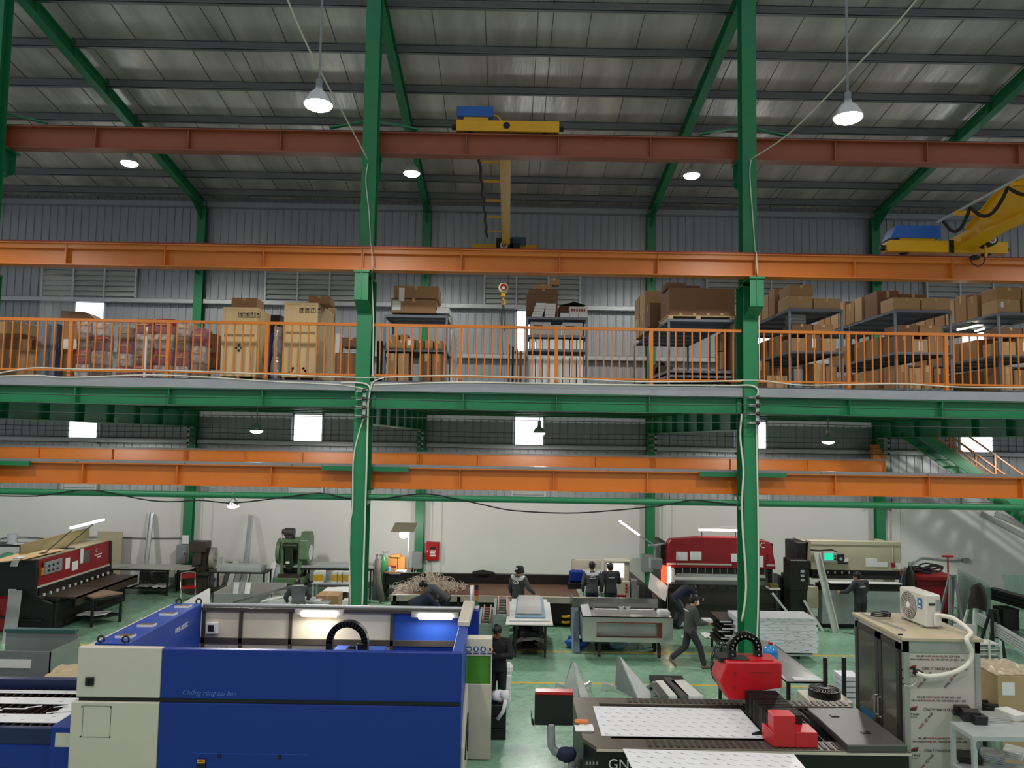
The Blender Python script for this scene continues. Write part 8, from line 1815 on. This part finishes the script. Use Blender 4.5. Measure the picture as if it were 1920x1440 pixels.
for px in (1548, 1583):
    q = at(px, 1275, 14.5); b = B(); b.box(q.x-.03, 14.48, 0, q.x+.03, 14.54, at(px, 1233, 14.5).z); one(b, 'steel_upright', DSTEEL, 'upright dark steel post behind the condensing unit, %s' % ('left' if px < 1560 else 'right'), 'upright')
b = B(); q = at(1590, 1290, 14.9); 
for i in range(5): b.box(q.x-.15, 14.8, .4+.1*i, q.x+.2, 15.2, .48+.1*i)
one(b, 'panel_offcuts', PAN, 'white panel offcuts left of the cold room box', 'offcut')
# ---- cold room box
xc0, xc1, yc0, yc1, zc = 5.93, 7.07, 11.64, 13.27, 2.4
r = thing('cold_room', 'tall foil panelled cold room box with two glass doors', 'cold room', ((xc0+xc1)/2, 12.4, 0), w=True)
PF = mat('panel_front', 'bdb8ae', .5, var=.07, sc=2); AL = mat('aluminium_edge', 'a9aaa6', .4, .6, var=.15)
b = B(); b.box(xc0+.03, yc0+.02, .03, xc1-.02, yc1, zc-.05); b.obj('walls', PF, r)
b = B(); b.box(xc0, yc0, .0, xc0+.08, yc0+.06, zc-.04); b.box(xc1-.08, yc0, .0, xc1, yc0+.06, zc-.04); b.box(xc0, yc0, zc-.22, xc1, yc0+.04, zc-.04); b.box(xc0, yc1-.08, 0, xc0+.06, yc1, zc-.04); b.obj('corner_edge', AL, r)
b = B(); b.box(xc0-.03, yc0-.04, zc-.05, xc1+.03, yc1+.03, zc); b.obj('roof_board', mat('roof_ply', 'b3a68b', .65, var=.12, sc=3), r, bevel=.006)
ymid = (yc0+yc1)/2-.05
for i, (ya, yb) in enumerate(((yc0+.12, ymid-.01), (ymid+.01, yc1-.06))):
    b = B(); t = .09; b.box(xc0-.02, ya, .08, xc0+.02, ya+t, zc-.12); b.box(xc0-.02, yb-t, .08, xc0+.02, yb, zc-.12); b.box(xc0-.02, ya, .08, xc0+.02, yb, .08+t); b.box(xc0-.02, ya, zc-.12-t, xc0+.02, yb, zc-.12); d = b.obj('door_leaf', mat('door_dark', '35322f', .45), r)
    b = B(); b.box(xc0-.005, ya+t, .17, xc0+.005, yb-t, zc-.21); b.obj('glass', mat('cold_glass', '56584e', .1, var=.15), d)
    b = B(); yh = yb-.05 if i == 0 else ya+.05; b.tube([(xc0-.02, yh, 1.0), (xc0-.06, yh, 1.0), (xc0-.06, yh, 1.3), (xc0-.02, yh, 1.3)], .012, 6); b.obj('handle', STAIN, d)
b = B(); b.box(xc0-.006, ymid+.2, .3, xc0-.004, yc1-.2, .95) ; b.obj('blue_object_behind_glass', mat('blue_behind', '2b5f86', .4), r)
# printing on the front
BK = mat('print_black', '26221f', .6); RK_ = mat('print_red', '8f2a2c', .6)
def ft(s, px, py, hpx, wpx, m, rot=0):
    p = at(px, py, yc0+.016); text(s, hpx*11.64/1442*1.38, (p.x, yc0+.016, p.z), (R(90), R(rot), 0), m, 'panel_print', r, ext=.001, fit=wpx*11.64/1442)
for k, (yy0) in enumerate((1232, 1309, 1386)):
    d = 2*k
    ft('MÁI LỢP', 1717+d, yy0, 3.4, 16, BK); ft('NHÔM ALUKA EPS', 1735+d, yy0, 3.4, 33, RK_); ft('DÀY 2CM ÷ 5CM', 1770+d, yy0+.5, 3.4, 29, BK)
    ft('VÁCH NGĂN', 1707+d, yy0+6, 3.4, 23, BK); ft('PANEL EPS,', 1731+d, yy0+6.3, 3.4, 21, RK_); ft('TÔN XỐP EPS DÀY 5CM ÷ 5CM', 1754+d, yy0+6.6, 3.4, 54, BK)
    ft('CÔNG TY TNHH SX VÀ XNK VIỆT PHÁP', 1729+d, yy0+24, 5, 84, BK)
    ft('VIỆT PHÁP', 1698+d, yy0+32.5, 4.2, 23, BK)
    ft('PANEL', 1723+d, yy0+59, 4.6, 14, RK_, -48); ft('VIỆT PHÁP', 1733.5+d, yy0+47, 4.6, 22, BK, -48)
    if k == 0: ft('PANEL', 1773, yy0+59, 4.6, 14, BK, -48); ft('VIỆT PHÁP', 1783.5, yy0+47, 4.6, 22, RK_, -48)
    q = [at(px+2*k, yy0+dy, yc0+.016) for px, dy in ((1695, 30), (1702, 21), (1711, 17), (1718, 16), (1716, 23), (1706, 23), (1699, 27))]
    b = B(); b.prism([(p.x, p.z) for p in q], 'y', yc0+.014, yc0+.0175); b.obj('panel_logo', BK, r)
    q = [at(px+2*k, yy0+dy, yc0+.014) for px, dy in ((1702, 20), (1711, 16), (1718.5, 15), (1717, 19), (1709, 19))]
    b = B(); b.prism([(p.x, p.z) for p in q], 'y', yc0+.012, yc0+.0145); b.obj('panel_logo', RK_, r)
    p, q_ = at(1695+2*k, yy0+35, yc0+.016), at(1718+2*k, yy0+35, yc0+.016); b = B(); b.box(p.x, yc0+.014, p.z-.004, q_.x, yc0+.0175, p.z); b.obj('panel_logo', BK, r)
ft('PANEL', 1720, 1214, 4.6, 14, RK_, -40); ft('PANEL', 1771, 1214, 4.6, 14, BK, -40)
for px, py in ((1688, 1190), (1687, 1220), (1688, 1256), (1689, 1272), (1692, 1283)):
    p = at(px, py, yc0-.01); b = B(); b.box(p.x-.03, yc0-.012, p.z-.012, p.x+.04, yc0, p.z+.012); b.obj('black_tie', BLACK, r)
# outdoor ac unit on the roof
r = thing('air_conditioner_unit', 'white outdoor air conditioner unit on top of the cold room', 'air conditioner', (6.68, 12.55, zc), R(4))
WC = mat('ac_white', 'cfccc2', .45, var=.05)
b = B(); b.box(-.14, -.36, .02, .11, .36, .52); b.obj('housing', WC, r, bevel=.02)
b = B(); b.lathe((-.142, .1, .27), [(.215, 0), (.215, .006), (.2, .008), (.05, .0)], 30, (-1, 0, 0)); b.obj('fan_opening', mat('ac_fan_dark', '6d675c', .5), r)
b = B()
for q in (.06, .09, .12, .15, .18, .205): b.tube([(-.154, .1+q*math.cos(t*PI/16), .27+q*math.sin(t*PI/16)) for t in range(33)], .003, 4)
for k in range(12): t = PI*k/6; b.tube([(-.154, .1+.05*math.cos(t), .27+.05*math.sin(t)), (-.154, .1+.21*math.cos(t), .27+.21*math.sin(t))], .003, 4)
b.obj('fan_grille', WC, r); b = B(); b.lathe((-.15, .1, .27), [(.05, 0), (.04, .012)], 16, (-1, 0, 0)); b.obj('fan_hub', PAPER, r)
b = B(); b.box(-.146, -.27, .28, -.141, -.15, .44); e = b.obj('blue_label', mat('label_blue', '2a6ea8', .5), r); b = B(); b.box(-.149, -.25, .3, -.146, -.17, .32); b.lathe((-.147, -.21, .385), [(.022, 0), (.022, .002)], 12, (-1, 0, 0)); b.obj('label_print', PAPER, e)
b = B(); b.box(-.09, -.375, .36, .0, -.355, .39); b.obj('side_slot', BLACK, r); b = B(); b.box(.02, -.367, .27, .1, -.36, .45); b.obj('side_label', GREYP, r); b = B(); b.box(-.03, -.4, .04, .1, -.36, .24); b.obj('valve_cover', WC, r, bevel=.02)
for y in (-.25, .25): b = B(); b.box(-.16, y-.03, 0, .16, y+.03, .03); b.obj('foot', GREYP, r)
cable('insulated_hose', [Vector((6.76, 12.12, zc+.22)), Vector((6.9, 12.0, zc+.2)), Vector((7.0, 11.75, zc+.06))]+[at(x, y, 11.5) for x, y in ((1812, 1198), (1822, 1222), (1817, 1243), (1795, 1258), (1765, 1266), (1738, 1268), (1720, 1263))], .034, CABLEW, 'thick white insulated hose looping down the front of the cold room', 'hose', 10)
b = B(); p = at(1722, 1262, 11.55); b.box(p.x-.04, 11.5, p.z-.03, p.x+.05, 11.63, p.z+.03); one(b, 'hose_fitting', BLACK, 'black taped end of the white hose on the cold room', 'fitting')
cable('wire', [at(x, y, 11.6) for x, y in ((1720, 1268), (1717, 1280), (1706, 1287), (1695, 1284))], .006, CABLEW, 'thin white wire loop on the front of the cold room')
b = B(); b.tube([(6.2+.16*math.cos(t*.6), 12.9+.11*math.sin(t*.6), zc+.02+.003*t) for t in range(24)], .012, 6); one(b, 'coiled_cable', DSTEEL, 'coiled dark cable lying on the roof of the cold room', 'cable', smooth=True)
cable('pipe', [Vector((6.0, 13.2, zc+.02)), Vector((6.05, 12.6, zc+.02)), Vector((6.15, 12.0, zc+.02))], .01, GREYP, 'thin grey pipe along the roof edge of the cold room')
# ---- steel cart at the right edge
r = thing('steel_cart', 'two tier steel cart at the right bottom edge', 'cart', (6.95, 11.05, 0), w=True)
ZC = 1.3; xk0, xk1, yk0, yk1 = 6.41, 7.6, 10.77, 11.33
b = B(); b.box(xk0, yk0, ZC-.06, xk1, yk1, ZC); b.obj('top_shelf', GALV, r); b = B(); b.box(xk0, yk0, .68, xk1, yk1, .73); b.obj('bottom_shelf', GALV, r)
legs(r, [(xk0+.03, yk0+.03), (xk0+.03, yk1-.03), (xk1-.03, yk0+.03), (xk1-.03, yk1-.03)], ZC-.06, .055, GALV, .1)
b = B(); b.box(xk0+.05, yk0-.01, ZC-.16, xk0+.08, yk0, ZC-.07); b.obj('hook_plate', STEEL, r)
for x in (xk0+.03, xk1-.03):
    for y in (yk0+.03, yk1-.03): b = B(); b.cyl((x-.02, y, .05), (x+.02, y, .05), .05, n=12); b.obj('caster', RUBBER, r)
BP = mat('bent_black_part', '2b2b2c', .4, .3)
def stackp(px, py, n, w, d, h, m, lab, grp, z0, rot=.3):
    p = fl(px, py, z0)
    for i in range(n): b = B(); b.cb((p.x+.006*i, p.y+.004*i, z0+h*(i+.5)), (w, d, h*.86), (0, 0, -rot)); one(b, 'bent_part', m, lab % ORD[i], 'part', grp)
stackp(1799, 1338, 6, .2, .24, .022, BP, 'black bent part in the left stack on the steel cart, %s from the bottom', 'black parts on the cart', ZC+.002)
stackp(1818, 1350, 6, .22, .2, .022, BP, 'black bent part in the middle stack on the steel cart, %s from the bottom', 'black parts on the cart', ZC+.002)
stackp(1834, 1356, 5, .18, .16, .022, BP, 'black bent part in the front stack on the steel cart, %s from the bottom', 'black parts on the cart', ZC+.002, .05)
stackp(1862, 1350, 4, .34, .26, .02, STAIN, 'shiny bent plate on the steel cart, %s from the bottom', 'shiny plates on the cart', ZC+.002, .15)
stackp(1895, 1344, 4, .24, .34, .02, WHITEP, 'white bent plate at the right on the steel cart, %s from the bottom', 'white plates on the cart', ZC+.002, -.3)
stackp(1815, 1425, 4, .3, .3, .02, BP, 'dark plate on the lower shelf of the steel cart, left, %s from the bottom', 'dark plates on the lower shelf', .735)
stackp(1860, 1423, 4, .3, .3, .025, GALV, 'grey bent plate on the lower shelf of the steel cart, %s from the bottom', 'grey plates on the lower shelf', .735, .5)
stackp(1900, 1418, 4, .24, .34, .025, WHITEP, 'white bent plate on the lower shelf of the steel cart, %s from the bottom', 'white plates on the lower shelf', .735, .7)
# items behind the cart
p = fl(1852, 1345+20)
r = thing('steel_bin', 'stainless steel drum with black hoses on top, right of the cold room', 'bin', (7.9, 12.75, 0))
b = B(); b.lathe((0, 0, 0), [(.17, 0), (.17, .95), (.18, .96)], 24); b.obj('drum', STAIN, r, True)
b = B(); b.tube([(.16*math.cos(t*.6), .14*math.sin(t*.6), .99+.004*t) for t in range(30)], .03, 7); b.tube([(-.1, -.1, 1.0), (-.2, -.1, .95), (-.2, -.12, .4)], .04, 7); b.obj('black_hose', RUBBER, r, True)
a, c = at(1833, 1290, 14.6), at(1880, 1248, 14.6)
for i in range(6):
    b = B(); z = .02+.12*i; b.box(a.x-.1+.02*(i % 2), 14.6, z, c.x-.02*(i % 3), 15.4, z+.115); b.obj if 0 else None; one(b, 'insulation_block', PAN, 'white filmed panel block right of the cold room, %s from the bottom' % ORD[i], 'panel', 'white panel blocks', bevel=.006)
a, c = at(1874, 1400, 12.6), at(1960, 1268, 12.6)
r = carton(a.x, c.x, 12.6, 13.5, 0, c.z, 'large cardboard box in clear wrap at the right edge', m=mat('wrapped_card', 'b59b74', .55, var=.1), tape=None, sticker=(.22, .87, .1, .1))
b = B(); w = (c.x-a.x)/2; b.crumple(-w-.01, -.46, w+.01, .46, c.z+.015, 14, 8, .018, seed=21); b.obj('film_top', mat('film_shiny', 'd8c8ae', .15, alpha=.7, bump=.5, bsc=12), r)
b = B(); b.box(a.x+.25, 12.595, .02, a.x+.26, 12.6, c.z-.2); one(b, 'box_seam', CARDD, 'x', 'x') if 0 else None
b = B(); p = at(1895, 1262, 14.8); b.sheet((p.x-.0, 14.8, .75), (p.x+.35, 14.8, .75), (p.x+.38, 15.1, .8), (p.x-.03, 15.1, 1.15), .01); b.box(p.x, 14.85, 0, p.x+.3, 15.1, .75); one(b, 'dark_open_case', DSTEEL, 'dark open case behind the large cardboard box', 'case')
